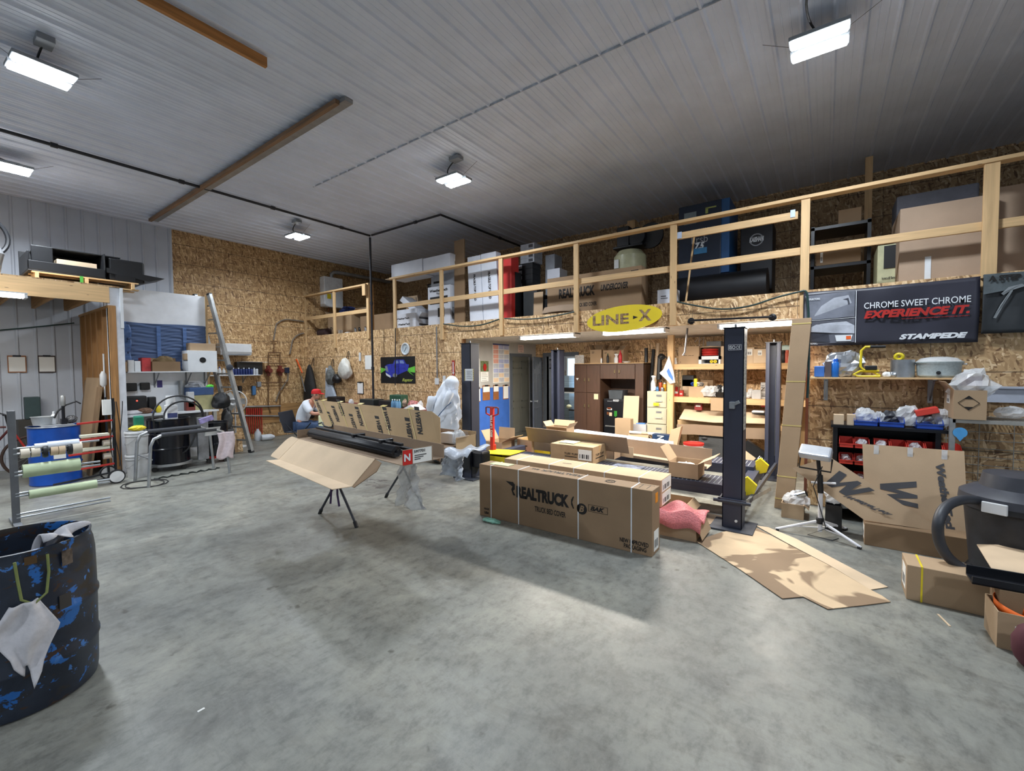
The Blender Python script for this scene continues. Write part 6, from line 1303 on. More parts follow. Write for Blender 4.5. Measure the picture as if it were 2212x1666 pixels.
t=thing('masking_film','blue masking film stretched over the white panel above the shelf','film',(XP,(a[0]+a[1])/2,a[2]));b=MB()
b.grid(lambda u,v:(XP+.014+.004*math.sin(v*95+u*9+2*math.sin(u*14))+.004*math.sin(v*61-u*13),a[0]+.09+(a[1]-a[0]-.09)*u,a[3]-(a[3]-zs_-.02)*v-.01*math.sin(u*6)),50,60);b.build('film_sheet',mat('slate_film',srgb(72,94,134),.5,var=.12,scale=4,stretch=(1,.6,8),bump=.8),t,0,True,solid=.002)
b=MB();b.grid(lambda u,v:(XP+.03+.03*math.sin(v*11)*(1-u)+.02*math.sin(v*23+u*4),a[0]-.10+.05*v+.22*u+.02*math.sin(v*7),a[3]+.0-(a[3]-zs_-.02)*1.05*v),12,40);b.build('bunched_edge',BF,t,0,True,solid=.003)
for yy in(a[0]+.52,a[0]+.93):m=MB();m.box(XP+.026,XP+.029,yy,yy+.06,zs_+.05,a[3]-.05);m.build('tape_strip',BF,t)
c=(-9.02,2.12,0);bucket('lower of two stacked white buckets beside the cart',c,.37,.150,mat('dirty_white_bucket',srgb(196,198,200),.45,var=.1));bucket('upper white bucket stacked on another, a yellow tool on its rim',(c[0],c[1],.372),.37,.150,mat('dirty_white_bucket',(.5,)*3))
m=MB();m.blob((c[0]+.05,c[1],.79),.06,.11,.045,jit=.1);S(m,'trowel',YEL,'yellow handled tool on the rim of the upper white bucket','tool');m=MB();m.box(-9.12,-9.0,2.10,2.22,.80,.98);S(m,'green_container',mat('teal_green',srgb(30,120,96),.4),'teal green container above the stacked white buckets','container',bevel=.02)
BD=mat('glossy_black_drum',srgb(16,17,24),.22,var=.1)
def dolly_drum(label,c,r,h,dm,dlabel):
 t=thing('drum_dolly',dlabel,'dolly',(c[0],c[1],0));m=MB();m.lathe([(r*1.03,.085),(r*1.08,.085),(r*1.08,.125),(r*1.03,.125)],n=32);m.build('dolly_ring',dm,t,local=True)
 for k in range(4):
  a=k*math.pi/2+.5;m=MB();m.cyl((r*.95*math.cos(a)-.015,r*.95*math.sin(a),.04),(r*.95*math.cos(a)+.015,r*.95*math.sin(a),.04),.04,n=14);m.build('caster',BLK,t,local=True)
 t=thing('steel_drum',label,'drum',(c[0],c[1],.127));P=[(r*.97,0),(r,.01)]
 for k in(.33,.66):P+=[(r*.985,h*k-.015),(r*1.03,h*k),(r*.985,h*k+.015)]
 P+=[(r*.985,h-.02),(r*1.02,h-.01),(r*1.02,h),(r*.97,h),(r*.96,h-.03),(0,h-.03)]
 m=MB();m.lathe(P,n=40,cap=False);m.build('drum_body',BD,t,local=True,smooth=True);m=MB();m.torus((0,0,h-.005),r*1.01,.009,n=36);m.build('clamp_ring',BLKM,t,local=True,smooth=True);return t
dolly_drum('large glossy black steel drum on a grey dolly, hoses hanging over it',(-9.30,2.62),.30,.76,ALU,'grey dolly with casters under the large black drum')
dolly_drum('small glossy black drum on a red dolly behind the pink rag',(-9.3,3.35),.19,.62,RED,'red dolly under the small black drum')
t=thing('spray_pump','white and blue labelled pump unit with looping hoses on top of the large black drum','pump',(-9.25,2.65,.887-.03));m=MB();m.box(-.07,.07,-.08,.08,.0,.26);m.build('pump_box',WHG,t,local=True,bevel=.012);m=MB();m.box(.071,.074,-.07,.07,.04,.12);m.build('blue_label',mat('navy_print',(.1,.1,.4)),t,local=True)
m=MB();m.cyl((0,0,.26),(0,0,.42),.07,n=18);m.build('white_canister',WHG,t,local=True,smooth=True)
m=MB();m.lathe([(.10,0),(.12,.03),(.0,.05)],(.1,-.16,0),n=16,cap=False);m.build('flange',STL,t,local=True)
for k,(ry,rz_,cy_)in enumerate(((.36,.40,.05),(.28,.30,.12),(.30,-.62,.0))):
 m=MB();m.tube([(.20+.05*math.sin(i*.4),cy_+ry*math.cos(math.pi*i/16),.02+rz_*math.sin(math.pi*i/16)*(1 if k<2 else 1))for i in range(17)],.014,8);m.build('hose',RUB,t,local=True,smooth=True)
m=MB();m.box(-9.05,-8.99,2.95,3.12,.12,.88);S(m,'foil_wrapped_post',mat('dull_foil',srgb(130,132,136),.4,.3,var=.25,bump=.5),'grey foil wrapped panel between the two black drums','panel',bevel=.01)
t=thing('padded_sawhorse','tubular steel rack with two foam padded rails in front of the black drums','sawhorse',(-8.4,2.55,0));FO=mat('grey_foam_pad',srgb(64,66,72),.8,bump=.2)
for x in(-8.03,-8.68):
 yl,yr=2.02,3.05;m=MB();m.tube([(x,yl-.02,0),(x,yl+.02,.60),(x,yl+.06,.70),(x,yl+.18,.755),(x,yr-.18,.755),(x,yr-.06,.70),(x,yr-.02,.60),(x,yr+.02,0)],.022,12);m.build('steel_tube',STL,t,smooth=True)
 m=MB();m.tube([(x,yl+.15,.752),(x,yr-.16,.757)],.032,12);m.build('foam_pad',FO,t,smooth=True)
m=MB();m.cyl((-8.03,2.05,.40),(-8.68,2.05,.40),.012,n=8);m.build('cross_bar',STL,t)
x=-8.02
b=MB();b.grid(lambda u,v:(x+.045+.02*math.sin(u*9+v*2)+.02*v,2.88+.24*u+.02*math.sin(v*5)+(.02*(u-.5)*v),.70-.40*v-.05*abs(math.sin(u*5))*v),18,16);S(b,'pink_rag',mat('pinkish_rag',srgb(198,184,188),.9,bump=.4,scale=20),'pinkish rag hanging from the right leg of the padded rack','rag',smooth=True,solid=.006)
b=MB();b.grid(lambda u,v:(x+.04*math.cos(v*4.5-1.2)+.0,2.74+.2*u,.757+.04*math.sin(v*4.5+.4)-.12*max(0,v-.5)),10,14);S(b,'white_cloth',WHG,'white cloth draped over the near padded rail','cloth',smooth=True,solid=.004)
m=MB();m.ob((-8.68,2.90,.792),(-.12,.02,0),(0,.20,.06),(0,-.02,.075));S(m,'blue_carton',mat('violet_white_board',srgb(150,140,190),.5,var=.4,scale=9),'violet and white carton resting on the far padded rail','box')
m=MB();P=[(-8.3+.28*math.cos(i*.5)*(1+.1*math.sin(i)),2.0+.25*math.sin(i*.5)+.05*(i//12),.008)for i in range(26)];m.tube(P,.007,5);S(m,'floor_cable',RUB,'black cable coiled on the floor around the padded rack foot','cable')
m=MB();P=[(-8.55+.04*math.sin(i*1.9),2.2+.04*i,.01+.006*math.cos(i*2))for i in range(24)];m.tube(P,.012,5);S(m,'chain',mat('dark_chain',srgb(50,56,54),.5,.4),'dark chain lying on the floor under the padded rack','chain')
# LADDER, FAN, WALL FITTINGS
Ft=V(-9.66,4.11,0);Tp=ox(452,636,-10.15)
t=thing('aluminium_ladder','aluminium multi-position ladder leaning by the end of the white panel','ladder',tuple(Ft))
off=V(-.36,-.13,0)
for o in(V(0,0,0),off):m=MB();m.beam(Ft+o+V(0,0,.03),Tp+o,.06,.095,up=(1,.2,0));m.build('side_rail',ALU,t,bevel=.004)
for o in(V(0,0,0),off):m=MB();m.beam(Ft+o,Ft+o+(Tp-Ft)*.02,.07,.10,up=(1,.2,0));m.build('rubber_foot',RUB,t);m=MB();m.beam(Tp+o-(Tp-Ft)*.005,Tp+o+(Tp-Ft)*.006,.06,.09,up=(1,.2,0));m.build('end_cap',BLK,t)
for k in range(11):m=MB();p=Ft+(Tp-Ft)*(.08+.085*k);m.beam(p,p+off,.035,.03);m.build('rung',ALU,t)
m=MB();p=Ft+(Tp-Ft)*.545;m.lathe([(.06,0),(.06,.1),(.03,.11)],p+V(.03,0,0),n=16,ax=(1,-.3,0));m.build('hinge',DKST,t,smooth=True)
p=ox(505,868,-10.55);t=thing('pedestal_fan','white round cage fan behind the ladder','fan',(p.x,p.y,0));ax=V(.8,-.5,0).normalized()
m=MB();
for r,d in((.25,0),(.25,.05),(.06,.09)):m.torus(p+ax*d,r,.009 if r>.1 else.03,ax,36,6)
s=V(-ax.y,ax.x,0)
for k in range(40):a=2*math.pi*k/40;e=s*math.cos(a)+V(0,0,math.sin(a));m.cyl(p+ax*.09+e*.06,p+ax*.045+e*.25,.0022,n=4)
m.build('cage',WHG,t);m=MB()
for k in range(3):
 a=2*math.pi*k/3;e=s*math.cos(a)+V(0,0,math.sin(a));f=s*-math.sin(a)+V(0,0,math.cos(a));m.ob(p+e*.03-f*.06,e*.19,f*.13+ax*.03,ax*.004)
m.build('blades',mat('pale_blade',srgb(180,182,180),.4),t);m=MB();m.lathe([(.07,0),(.08,.05),(.05,.14),(0,.15)],p-ax*.02,n=20,ax=-ax);m.build('motor',WHG,t,smooth=True)
m=MB();m.cyl((p.x-ax.x*.1,p.y-ax.y*.1,.03),p-ax*.1,.016,n=10);m.lathe([(.2,0),(.2,.02),(.03,.04)],(p.x-ax.x*.1,p.y-ax.y*.1,0),n=24);m.build('stand',WHG,t)
W2=XA+.012
a=rX(W2+.24,476,741,545,768);t=thing('mini_split','white wall mounted air conditioner beside the ladder','air conditioner',(W2,(a[0]+a[1])/2,a[2]));m=MB();m.prism([(W2,a[0],a[2]+.03),(W2+.20,a[0],a[2]),(W2+.24,a[0],a[2]+.08),(W2+.22,a[0],a[3]),(W2,a[0],a[3])],(0,a[1]-a[0],0));m.build('casing',WHG,t,bevel=.012)
m=MB();m.box(W2+.15,W2+.225,a[0]+.05,a[1]-.05,a[2]-.004,a[2]+.03);m.build('louvre',GRY,t)
sh_=rX(W2+.26,454,811,563,814);zsh2=sh_[3];t=thing('wall_shelf','narrow white wall shelf holding spray cans behind the ladder','shelf',(W2,sh_[0],zsh2));m=MB();m.box(W2,W2+.26,sh_[0],sh_[1],zsh2-.018,zsh2);m.build('board',WHT,t)
for yy in(sh_[0]+.2,sh_[1]-.3):m=MB();m.box(W2,W2+.01,yy-.01,yy+.01,zsh2-.2,zsh2-.02);m.beam((W2+.01,yy,zsh2-.18),(W2+.2,yy,zsh2-.03),.012,.012);m.build('bracket',GRY,t)
cc=[mat('navy_can',srgb(40,56,110),.35),mat('light_can',srgb(200,204,210),.35)]
for i in range(11):
 px=498+i*5.7;y_=ox(px,800,W2+.2).y;spray_can('spray can number %d from the left on the narrow white wall shelf'%(i+1)if False else('first','second','third','fourth','fifth','sixth','seventh','eighth','ninth','tenth','last')[i]+' spray can from the left on the narrow white wall shelf',(W2+.2,y_,zsh2),.17,.027,cc[1 if i in(0,9,10)else 0],cc[1]if i%2 else BLK,group='spray cans on the narrow wall shelf')
a=rX(W2+.12,510,782,566,800);m=MB();m.box(W2+.01,W2+.16,a[0],a[1],zsh2,a[3]);S(m,'black_bin',BLK,'long black bin behind the spray cans','bin',bevel=.01);m=MB();m.ob((W2+.02,a[0]+.06,a[3]+.002),(.2,0,0),(0,a[1]-a[0]+.05,-.01),(0,0,.006));S(m,'white_board',WHT,'thin white board lying on the long black bin','board')
for i,px in enumerate((466,475,484)):y_=ox(px,800,W2+.18).y;bottle(('left','middle','right')[i]+' white bottle behind the ladder on the narrow white wall shelf',(W2+.16,y_,zsh2),.22-.03*i,.035,WHG,(RED,BLUE,WHT)[i])
def wallx(label,name,cat,px0,py0,px1,py1,d,m_,bevel=.01):a=rX(W2+d,px0,py0,px1,py1);m=MB();m.box(W2+.001,W2+d,a[0],a[1],a[2],a[3]);return S(m,name,m_,label,cat,bevel=bevel)
wallx('dark spray gun cup hanging below the narrow shelf','spray_gun','spray gun',516,834,524,850,.08,BLKM,.02);wallx('blue spray bottle hanging below the narrow shelf','spray_bottle','spray bottle',545,834,554,854,.08,mat('blue_liquid',(.1,.3,.5)),.02);wallx('grey electrical box on the strand board under the shelf','electrical_box','electrical box',556,825,565,836,.06,GRY);wallx('small black control box on the wall right of the red pumps','control_box','control box',616,794,626,806,.06,mat('navy_box',srgb(30,40,64),.4))
t=thing('heating_manifold','pipe manifold with two dark red circulator pumps on the strand board wall','manifold',(W2,5,.8));CP=mat('dull_copper',srgb(122,92,66),.45,.4);RP=mat('pump_red',srgb(110,44,34),.45)
def wp(px,py,d=.06):return ox(px,py,W2+d)
m=MB()
for pts in(((579,762),(607,762)),((580,762),(580,875),(585,893)),((605,762),(605,893)),((592,762),(592,738)),((585,738),(598,738)),((580,785),(620,785)),((565,827),(622,826))):m.tube([wp(*p_)for p_ in pts],.013,8)
m.build('copper_pipe',CP,t,smooth=True)
for px in(580,605):m=MB();p=wp(px,801,.1);m.lathe([(.07,0),(.08,.04),(.06,.07),(.06,.15),(.05,.17),(0,.17)],p-V(.05,0,0),n=18,ax=(1,0,0));m.box(p.x-.03,p.x+.03,p.y-.04,p.y+.04,p.z-.13,p.z+.13);m.build('circulator_pump',RP,t,smooth=True)
for k,(pts)in enumerate((((591,735),(597,700),(620,690),(656,695)),((626,765),(632,735),(648,722),(656,720)),((605,845),(622,820),(622,806)),((596,868),(600,855),(606,842)))):m=MB();P=[wp(*p_,.05)for p_ in pts];m.tube([P[0]]+[P[0].lerp(P[1],.5),P[1],P[1].lerp(P[2],.5)+V(0,0,.03 if len(P)>3 else 0),P[2]]+P[3:],.018,8);m.build('insulated_tube',mat('grey_tube',srgb(120,110,98),.6),t,smooth=True)
for z_ in(880,899):m=MB();a,b=wp(528,z_-1),wp(606,z_-3 if z_<890 else z_);m.cyl(a,b,.022,n=10);m.build('manifold_bar',STL,t,smooth=True)
for k in range(8):px=533+k*4.6;m=MB();m.cyl(wp(px,882),wp(px,899),.016,n=8);m.build('valve',RED,t);m=MB();a,b=wp(px,900),wp(px+1,937);m.tube([a,b],.012,6);m.build('red_tube',RED,t)
a=rX(W2+.02,520,880,655,925);m=MB();m.box(W2+.002,W2+.025,a[0],a[1],rX(W2,520,890,668,905)[2],rX(W2,520,878,668,905)[3]);S(m,'backing_board',DX,'horizontal board behind the red tube manifold','board');
p=oz(556,948);m=MB();m.lathe([(.07,0),(.075,.02),(.075,.18),(.03,.26),(.03,.28)],(p.x+.3,p.y-.12,0),n=18);S(m,'white_jug',mat('milky_jug',srgb(200,206,214),.4),'upright milky jug on the floor below the red tubes','jug',smooth=True);m=MB();m.lathe([(.07,0),(.075,.02),(.075,.2),(.03,.28)],(p.x+.45,p.y-.1,.078),n=18,ax=(.3,1,0));S(m,'white_jug',mat('milky_jug',(.6,)*3),'milky jug lying on its side on the floor','jug',smooth=True)
a=oz(510,984);m=MB();m.ob((-9.95,3.86,0),(.03,.20,0),(-.03,0,0),(-.06,0,.40));S(m,'strand_board_offcut',osb('strand_board_cut2'),'small strand board offcut standing on the floor left of the ladder foot','board')
t=thing('camp_chair','black folding camp chair under the seated man','chair',(-9.0,4.75,0));BF_=mat('black_canvas',srgb(34,38,48),.75)
fw=V(.80,.60,0);sd=V(.60,-.80,0);O=V(-8.98,4.86,0)
def L_(f,s,z):return O+fw*f+sd*s+V(0,0,z)
for s in(-.27,.27):
 for a,b in(((-.25,.02),(.28,.62)),((.28,.02),(-.25,.62))):m=MB();m.cyl(L_(a[0],s,a[1]),L_(b[0],s,b[1]),.011,n=8);m.build('leg',BLKM,t)
m=MB();m.ob(L_(-.25,-.27,.41),sd*.54,fw*.5,(0,0,.02));m.build('seat',BF_,t,bevel=.008)
m=MB();m.ob(L_(-.26,-.30,.42),sd*.60,fw*-.12+V(0,0,.42),fw*.02);m.build('backrest',BF_,t,bevel=.01)
m=MB();m.ob(L_(-.325,-.305,.64),sd*.61,fw*-.02+V(0,0,.06),fw*-.004);m.build('grey_stripe',GRY,t)
m=MB();m.ob(L_(-.20,-.33,.05),sd*.01,fw*.46,(0,0,.36));m.build('side_panel',BF_,t)
def skin(name,verts,edges,radii,m_,parent,root=0,sub=2):
 me=bpy.data.meshes.new(name);off=OFF[parent.name][0];me.from_pydata([tuple(V(v)-off)for v in verts],edges,[]);o=bpy.data.objects.new(name,me);C.objects.link(o);o.parent=parent;OFF[o.name]=OFF[parent.name]
 md=o.modifiers.new('skin','SKIN');md.use_smooth_shade=True
 for i,sv in enumerate(me.skin_vertices[0].data):r=radii[i];sv.radius=(r,r)if not isinstance(r,tuple)else r;sv.use_root=(i==root)
 s=o.modifiers.new('sub','SUBSURF');s.levels=s.render_levels=sub;me.materials.append(m_);return o
t=thing('person','person in white shirt, jeans and red cap sitting bent over, back to the camera','person',tuple(O));SKN=mat('skin',srgb(196,140,116),.55,var=.05)
pel,wai,che,nek,hed=L_(-.02,0,.55),L_(0,0,.74),L_(.10,0,.96),L_(.20,0,1.07),L_(.29,0,1.15)
shl,shr=L_(.13,-.19,1.01),L_(.13,.19,1.01);ell,elr=L_(.28,-.22,.80),L_(.30,.24,.80);hal,har=L_(.52,-.10,.80),L_(.54,.12,.80)
hil,hir=L_(.0,-.11,.52),L_(.0,.11,.52);knl,knr=L_(.45,-.14,.54),L_(.45,.16,.54);fol,for_=L_(.50,-.14,.08),L_(.50,.18,.08);tol,tor=L_(.64,-.14,.05),L_(.64,.2,.05)
vs=[pel,wai,che,nek,hed,shl,ell,hal,shr,elr,har,hil,knl,fol,tol,hir,knr,for_,tor]
es=[(0,1),(1,2),(2,3),(3,4),(2,5),(5,6),(6,7),(2,8),(8,9),(9,10),(0,11),(11,12),(12,13),(13,14),(0,15),(15,16),(16,17),(17,18)]
rd=[(.13,.11),(.125,.10),(.14,.105),.05,.06,.06,.042,.03,.06,.042,.03,.085,.06,.045,.035,.085,.06,.045,.035]
skin('body',vs,es,rd,SKN,t)
SHIRT=mat('white_shirt',srgb(216,222,232),.8,var=.05,bump=.3,scale=8)
skin('white_shirt',[L_(-.05,0,.56),wai,che,L_(.15,0,1.02),shl,L_(.20,-.21,.90),L_(.27,-.22,.82),shr,L_(.21,.22,.90),L_(.28,.24,.82)],[(0,1),(1,2),(2,3),(2,4),(4,5),(5,6),(2,7),(7,8),(8,9)],[(.165,.14),(.165,.135),(.175,.135),.075,.085,.08,.075,.085,.08,.075],SHIRT,t)
skin('jeans',[L_(-.04,0,.54),hil,knl,L_(.49,-.14,.14),hir,knr,L_(.49,.17,.14)],[(0,1),(1,2),(2,3),(0,4),(4,5),(5,6)],[(.15,.12),.105,.08,.06,.105,.08,.06],mat('denim',srgb(52,72,104),.8,var=.15,scale=30),t)
for s,f_,to in((-1,fol,tol),(1,for_,tor)):m=MB();c_=(f_+to)/2;m.blob((c_.x,c_.y,.05),.12,.06,.05,n=10);m.build('shoe',BLK,t,smooth=True)
m=MB();h=hed+V(0,0,.04);m.blob(tuple(h),.085,.085,.11,n=14);m.blob(tuple(h+fw*.085-V(0,0,.02)),.018,.018,.022,n=6)
for s in(-1,1):m.blob(tuple(h+sd*s*.085-V(0,0,.01)),.02,.02,.03,n=6)
m.build('head',SKN,t,smooth=True)
for s in(-1,1):m=MB();m.blob(tuple(h+fw*.078+sd*s*.032+V(0,0,.012)),.01,.01,.008,n=6);m.build('eye',WHG,t,smooth=True)
m=MB();m.ob(h+fw*.08-sd*.025-V(0,0,.052),sd*.05,fw*.008,(0,0,.008));m.build('mouth',mat('lip',srgb(150,80,76),.5),t,bevel=.003)
m=MB();m.lathe([(.089,-.03),(.090,.01),(.088,.03)],h-fw*.008,n=24);m.build('grey_hair',mat('grey_hair',srgb(120,104,92),.8),t,smooth=True)
m=MB();m.lathe([(.098,0),(.098,.03),(.085,.075),(.05,.098),(0,.104)],h+V(0,0,.015),n=28,cap=False);cap=m.build('red_cap',mat('red_cap',srgb(206,26,30),.7),t,smooth=True);m=MB();m.lathe([(0,0),(.075,0),(.075,.008),(0,.008)],h+fw*.095+V(0,0,.015),n=24,ax=(.2,.15,1),cap=False);m.build('cap_brim',mat('red_cap',RED and srgb(206,26,30)),cap,smooth=True)
for e,w_,s in((ell,hal,-1),(elr,har,1)):
 dr=(w_-e).normalized();side=dr.cross(V(0,0,1)).normalized();vs=[w_,w_+dr*.05];es=[(0,1)];rd=[.026,(.036,.02)]
 for k in range(4):
  b0=w_+dr*.08+side*(.026-.017*k);n0=len(vs);L5=(.036,.042,.038,.03)[k];vs+=[b0,b0+dr*L5+V(0,0,-.008),b0+dr*(L5*1.6)+V(0,0,-.03)];es+=[(1,n0),(n0,n0+1),(n0+1,n0+2)];rd+=[.010,.0085,.0075]
 n0=len(vs);b0=w_+dr*.035-side*.03*s;vs+=[b0,b0+dr*.03-side*.02*s+V(0,0,-.01),b0+dr*.06-side*.018*s+V(0,0,-.02)];es+=[(1,n0),(n0,n0+1),(n0+1,n0+2)];rd+=[.011,.0095,.008];skin('hand',vs,es,rd,SKN,t,sub=1)
# TABLES AND THINGS ALONG THE LOFT WALL
ZT_=.90;a0,a1=oy(700,880,5.75).x,oy(945,890,5.75).x
t=thing('work_table','long table with a red edge along the strand board wall behind the printed carton','table',((a0+a1)/2,6,0));m=MB();m.box(a0,a1,5.75,6.38,ZT_-.05,ZT_);m.build('table_top',mat('maroon_top',srgb(110,30,36),.5),t)
for x in(a0+.1,a1-.1):
 for y in(5.8,6.32):m=MB();m.box(x-.03,x+.03,y-.03,y+.03,0,ZT_-.05);m.build('leg',BLKM,t)
def tb(px,y=5.95):return(oy(px,880,y).x,y,ZT_)
def tbox(label,px0,py0,px1,y,d,m_,name='case',cat='case',**k):a=rY(y,px0,py0,px1,py0+10);q=MB();q.box(a[0],a[1],y,y+d,ZT_,a[3]);return S(q,name,m_,label,cat,bevel=.015,**k)
tbox('flat black case left of the dark drop pipe',776,862,806,5.95,.3,mat('black_green_case',srgb(36,44,44),.4));tbox('long low black case right of the dark drop pipe',817,865,838,5.95,.3,BLK);tbox('green metal box behind the water bottles',841,853,866,6.0,.2,mat('green_box',srgb(40,84,62),.5),'green_box','box');tbox('round black container beside the green box',833,866,848,5.85,.12,BLK,'black_can','container');tbox('black helmet shaped bag behind the printed lid',706,857,726,5.95,.25,BLK,'black_bag','bag')
tbox('black plastic chest at the right end of the red edged table',928,881,962,5.62,.1,BLK)if False else None
for i,px in enumerate((848,853,858,863)):bottle(('first','second','third','fourth')[i]+' clear blue water bottle from the left on the table',tb(px,5.84+.05*(i%2)),.19,.032,mat('water_bottle',srgb(120,170,210),.15,alpha=.75),WHT,group='water bottles on the table')
crumple('clear plastic wrap ball on the table behind the lid',tb(759),(.14,.12,.13),61,CLR,'plastic_wrap','plastic');
a=tb(888,5.85);m=MB();m.prism([(a[0]-.22,5.8,ZT_),(a[0]+.22,5.8,ZT_),(a[0]+.02,5.8,ZT_+.10)],(0,.25,0));S(m,'folded_paper',PAP,'white folded sheet of paper on the table','paper')
for i,(px,lab,m_,s)in enumerate(((872,'white and tan clutter heap beside the water bottles',mat('clutter_tan',srgb(170,150,130),.6,var=.6,scale=20),(.16,.15,.2)),(893,'red and white packet heap on the table',mat('clutter_red',srgb(190,120,116),.5,var=.5,scale=18),(.26,.2,.16)),(908,'clear jar at the right of the table',CLR,(.12,.12,.16)))):crumple(lab,tb(px,6.1),s,63+i,m_,'clutter','clutter')
t=thing('wheeled_bin','black plastic wheeled tool chest at the right end of the table','tool chest',tb(945,5.6));p=tb(945,5.6);m=MB();m.box(p[0]-.20,p[0]+.2,5.45,5.8,.05,.86);m.build('chest_body',BLK,t,bevel=.02);m=MB();m.box(p[0]-.22,p[0]+.22,5.43,5.82,.862,.94);m.build('lid',BLK,t,bevel=.02)
YQ=YW-.002
def wall(label,name,cat,px0,py0,px1,py1,m_,d=.006,bevel=0,y=YQ):a=rY(y-d,px0,py0,px1,py1);m=MB();m.box(a[0],a[1],y-d,y,a[2],a[3]);return S(m,name,m_,label,cat,bevel=bevel),a
t,a=wall('black truck poster with a blue pickup on green light streaks','truck_poster','poster',822,772,897,829,mat('poster_black',srgb(22,24,28),.4,var=.2));W,H=a[1]-a[0],a[3]-a[2]
def pq(P,m_,name,k=0):q=MB();q.add([(a[0]+W*u,YQ-.007-k*.001,a[3]-H*v)for u,v in P],[tuple(range(len(P)))[::-1]]);q.build(name,m_,t)
GL=mat('neon_green',srgb(110,200,70),.5);BT=mat('poster_blue',srgb(50,60,170),.4,var=.3,scale=14)
pq([(.0,.40),(.2,.46),(.0,.62)],GL,'light_streak');pq([(.78,.45),(1,.36),(1,.6),(.8,.56)],GL,'light_streak');pq([(.8,.5),(.97,.72),(.84,.6)],GL,'light_streak')
pq([(.13,.35),(.22,.28),(.38,.26),(.42,.13),(.52,.10),(.70,.12),(.76,.28),(.84,.30),(.80,.52),(.62,.62),(.45,.72),(.30,.78),(.17,.68)],BT,'truck_print',1)
pq([(.42,.26),(.45,.16),(.53,.14),(.55,.25)],mat('pale_glass',srgb(120,140,190),.4),'window_print',2);pq([(.58,.25),(.57,.14),(.67,.15),(.71,.26)],mat('pale_glass',(.2,)*3),'window_print',2);pq([(.14,.36),(.2,.34),(.24,.58),(.16,.52)],SIL if 'SIL' in globals()else GRY,'grille_print',2);pq([(.15,.60),(.3,.72),(.3,.8),(.17,.7)],WHG,'bumper_print',2)
for cx in(.43,):q=MB();q.lathe([(0,.004),(.055,.004),(.055,.0)],(a[0]+W*cx,YQ-.008,a[3]-H*.70),n=20,ax=(0,-1,0),sx=.8,sy=1.4);q.build('wheel_print',GRY,t)
q=MB();letter(q,'Raptor',(a[0]+W*.64,YQ-.007,a[3]-H*.96),(W*.30,0,0),(0,0,H*.15),.01,.4);q.build('lettering',mat('lime_ink',srgb(190,200,90),.5),t)
c=oy(877,754,YQ);t=thing('wall_clock','round white wall clock above the truck poster','clock',tuple(c));m=MB();m.torus((c.x,YQ-.02,c.z),.12,.016,(0,1,0),32,8);m.build('rim',WHT,t,smooth=True);m=MB();m.lathe([(0,.01),(.115,.01),(.115,0)],(c.x,YQ,c.z),n=32,ax=(0,-1,0));m.build('dial',mat('dial_grey',srgb(196,206,212),.4,var=.03),t)
m=MB();m.beam((c.x,YQ-.015,c.z),(c.x-.05,YQ-.015,c.z-.06),.006,.004,up=(0,1,0));m.beam((c.x,YQ-.015,c.z),(c.x+.02,YQ-.015,c.z+.04),.008,.004,up=(0,1,0));m.build('hands',INK,t)
clipboard('clipboard with white sheets low on the strand board wall',772,825,786,852,y=YQ,bm=BLK);wall('tall white paper list left of the dark drop pipe','paper_list','paper',788,768,803,798,PAP);wall('thin white tool hanging left of the paper list','hanging_tool','tool',775,762,779,780,WHG,.02)
t,a=wall('red and white arrow sign on the strand board wall','arrow_sign','sign',976,779,982,811,RED);q=MB();cx=(a[0]+a[1])/2;q.prism([(cx-.012,YQ-.007,a[3]-.03),(cx+.012,YQ-.007,a[3]-.03),(cx+.012,YQ-.007,a[2]+.06),(cx+.03,YQ-.007,a[2]+.06),(cx,YQ-.007,a[2]+.01),(cx-.03,YQ-.007,a[2]+.06),(cx-.012,YQ-.007,a[2]+.06)],(0,-.001,0));q.build('arrow',WHT,t)
t,a=wall('white electrical outlet fed by a conduit on the strand board wall','outlet','outlet',939,817,947,831,WHG,.03,.004);b=oy(944,705,YQ);q=MB();q.cyl((b.x,YQ-.015,a[3]),(b.x,YQ-.015,ZD-.05),.012,n=8);q.build('conduit',GRY,t)
wall('white switch right of the conduit outlet','light_switch','switch',956,812,962,830,WHG,.02,.004);wall('small white plate under the arrow sign','light_switch','switch',976,814,983,819,WHG,.02,.004)
def hang(label,px0,py0,px1,py1,m_,name,cat='bag',d=.18,seed=1,jit=.12,cord=18):a=rY(YQ-d/2,px0,py0,px1,py1);t=thing(name,label,cat,((a[0]+a[1])/2,YQ-d/2,a[2]));b=MB();b.blob(((a[0]+a[1])/2,YQ-d/2,(a[2]+a[3])/2),(a[1]-a[0])/2,d/2,(a[3]-a[2])/2,n=12,jit=jit,seed=seed);cx=(a[0]+a[1])/2;b.v=[(cx+(x-cx)*(1.15-.8*max(0,(z-a[2])/(a[3]-a[2]))**1.3),y,z)for x,y,z in b.v];b.build('bag_body',m_,t,0,True,subd=1);q=MB();cx=(a[0]+a[1])/2;q.tube([(cx-.05,YQ-.05,a[3]-.03),(cx-.03,YQ-.02,a[3]+.12),(cx,YQ-.01,a[3]+.17),(cx+.04,YQ-.02,a[3]+.12),(cx+.06,YQ-.05,a[3]-.03)],.008,6);q.build('strap',BLK,t);return t,a
t,a=hang('long black tool bag hung on the wall beside the seated man',655,788,686,906,mat('black_canvas2',srgb(34,32,32),.75,var=.3),'tool_bag',seed=2,jit=.06,d=.25);q=MB();q.ob((a[0]+.12,YQ-.27,a[3]-.3),(.03,0,0),(0,.01,0),(.18,0,-.42));q.build('pale_strap',GRY,t)
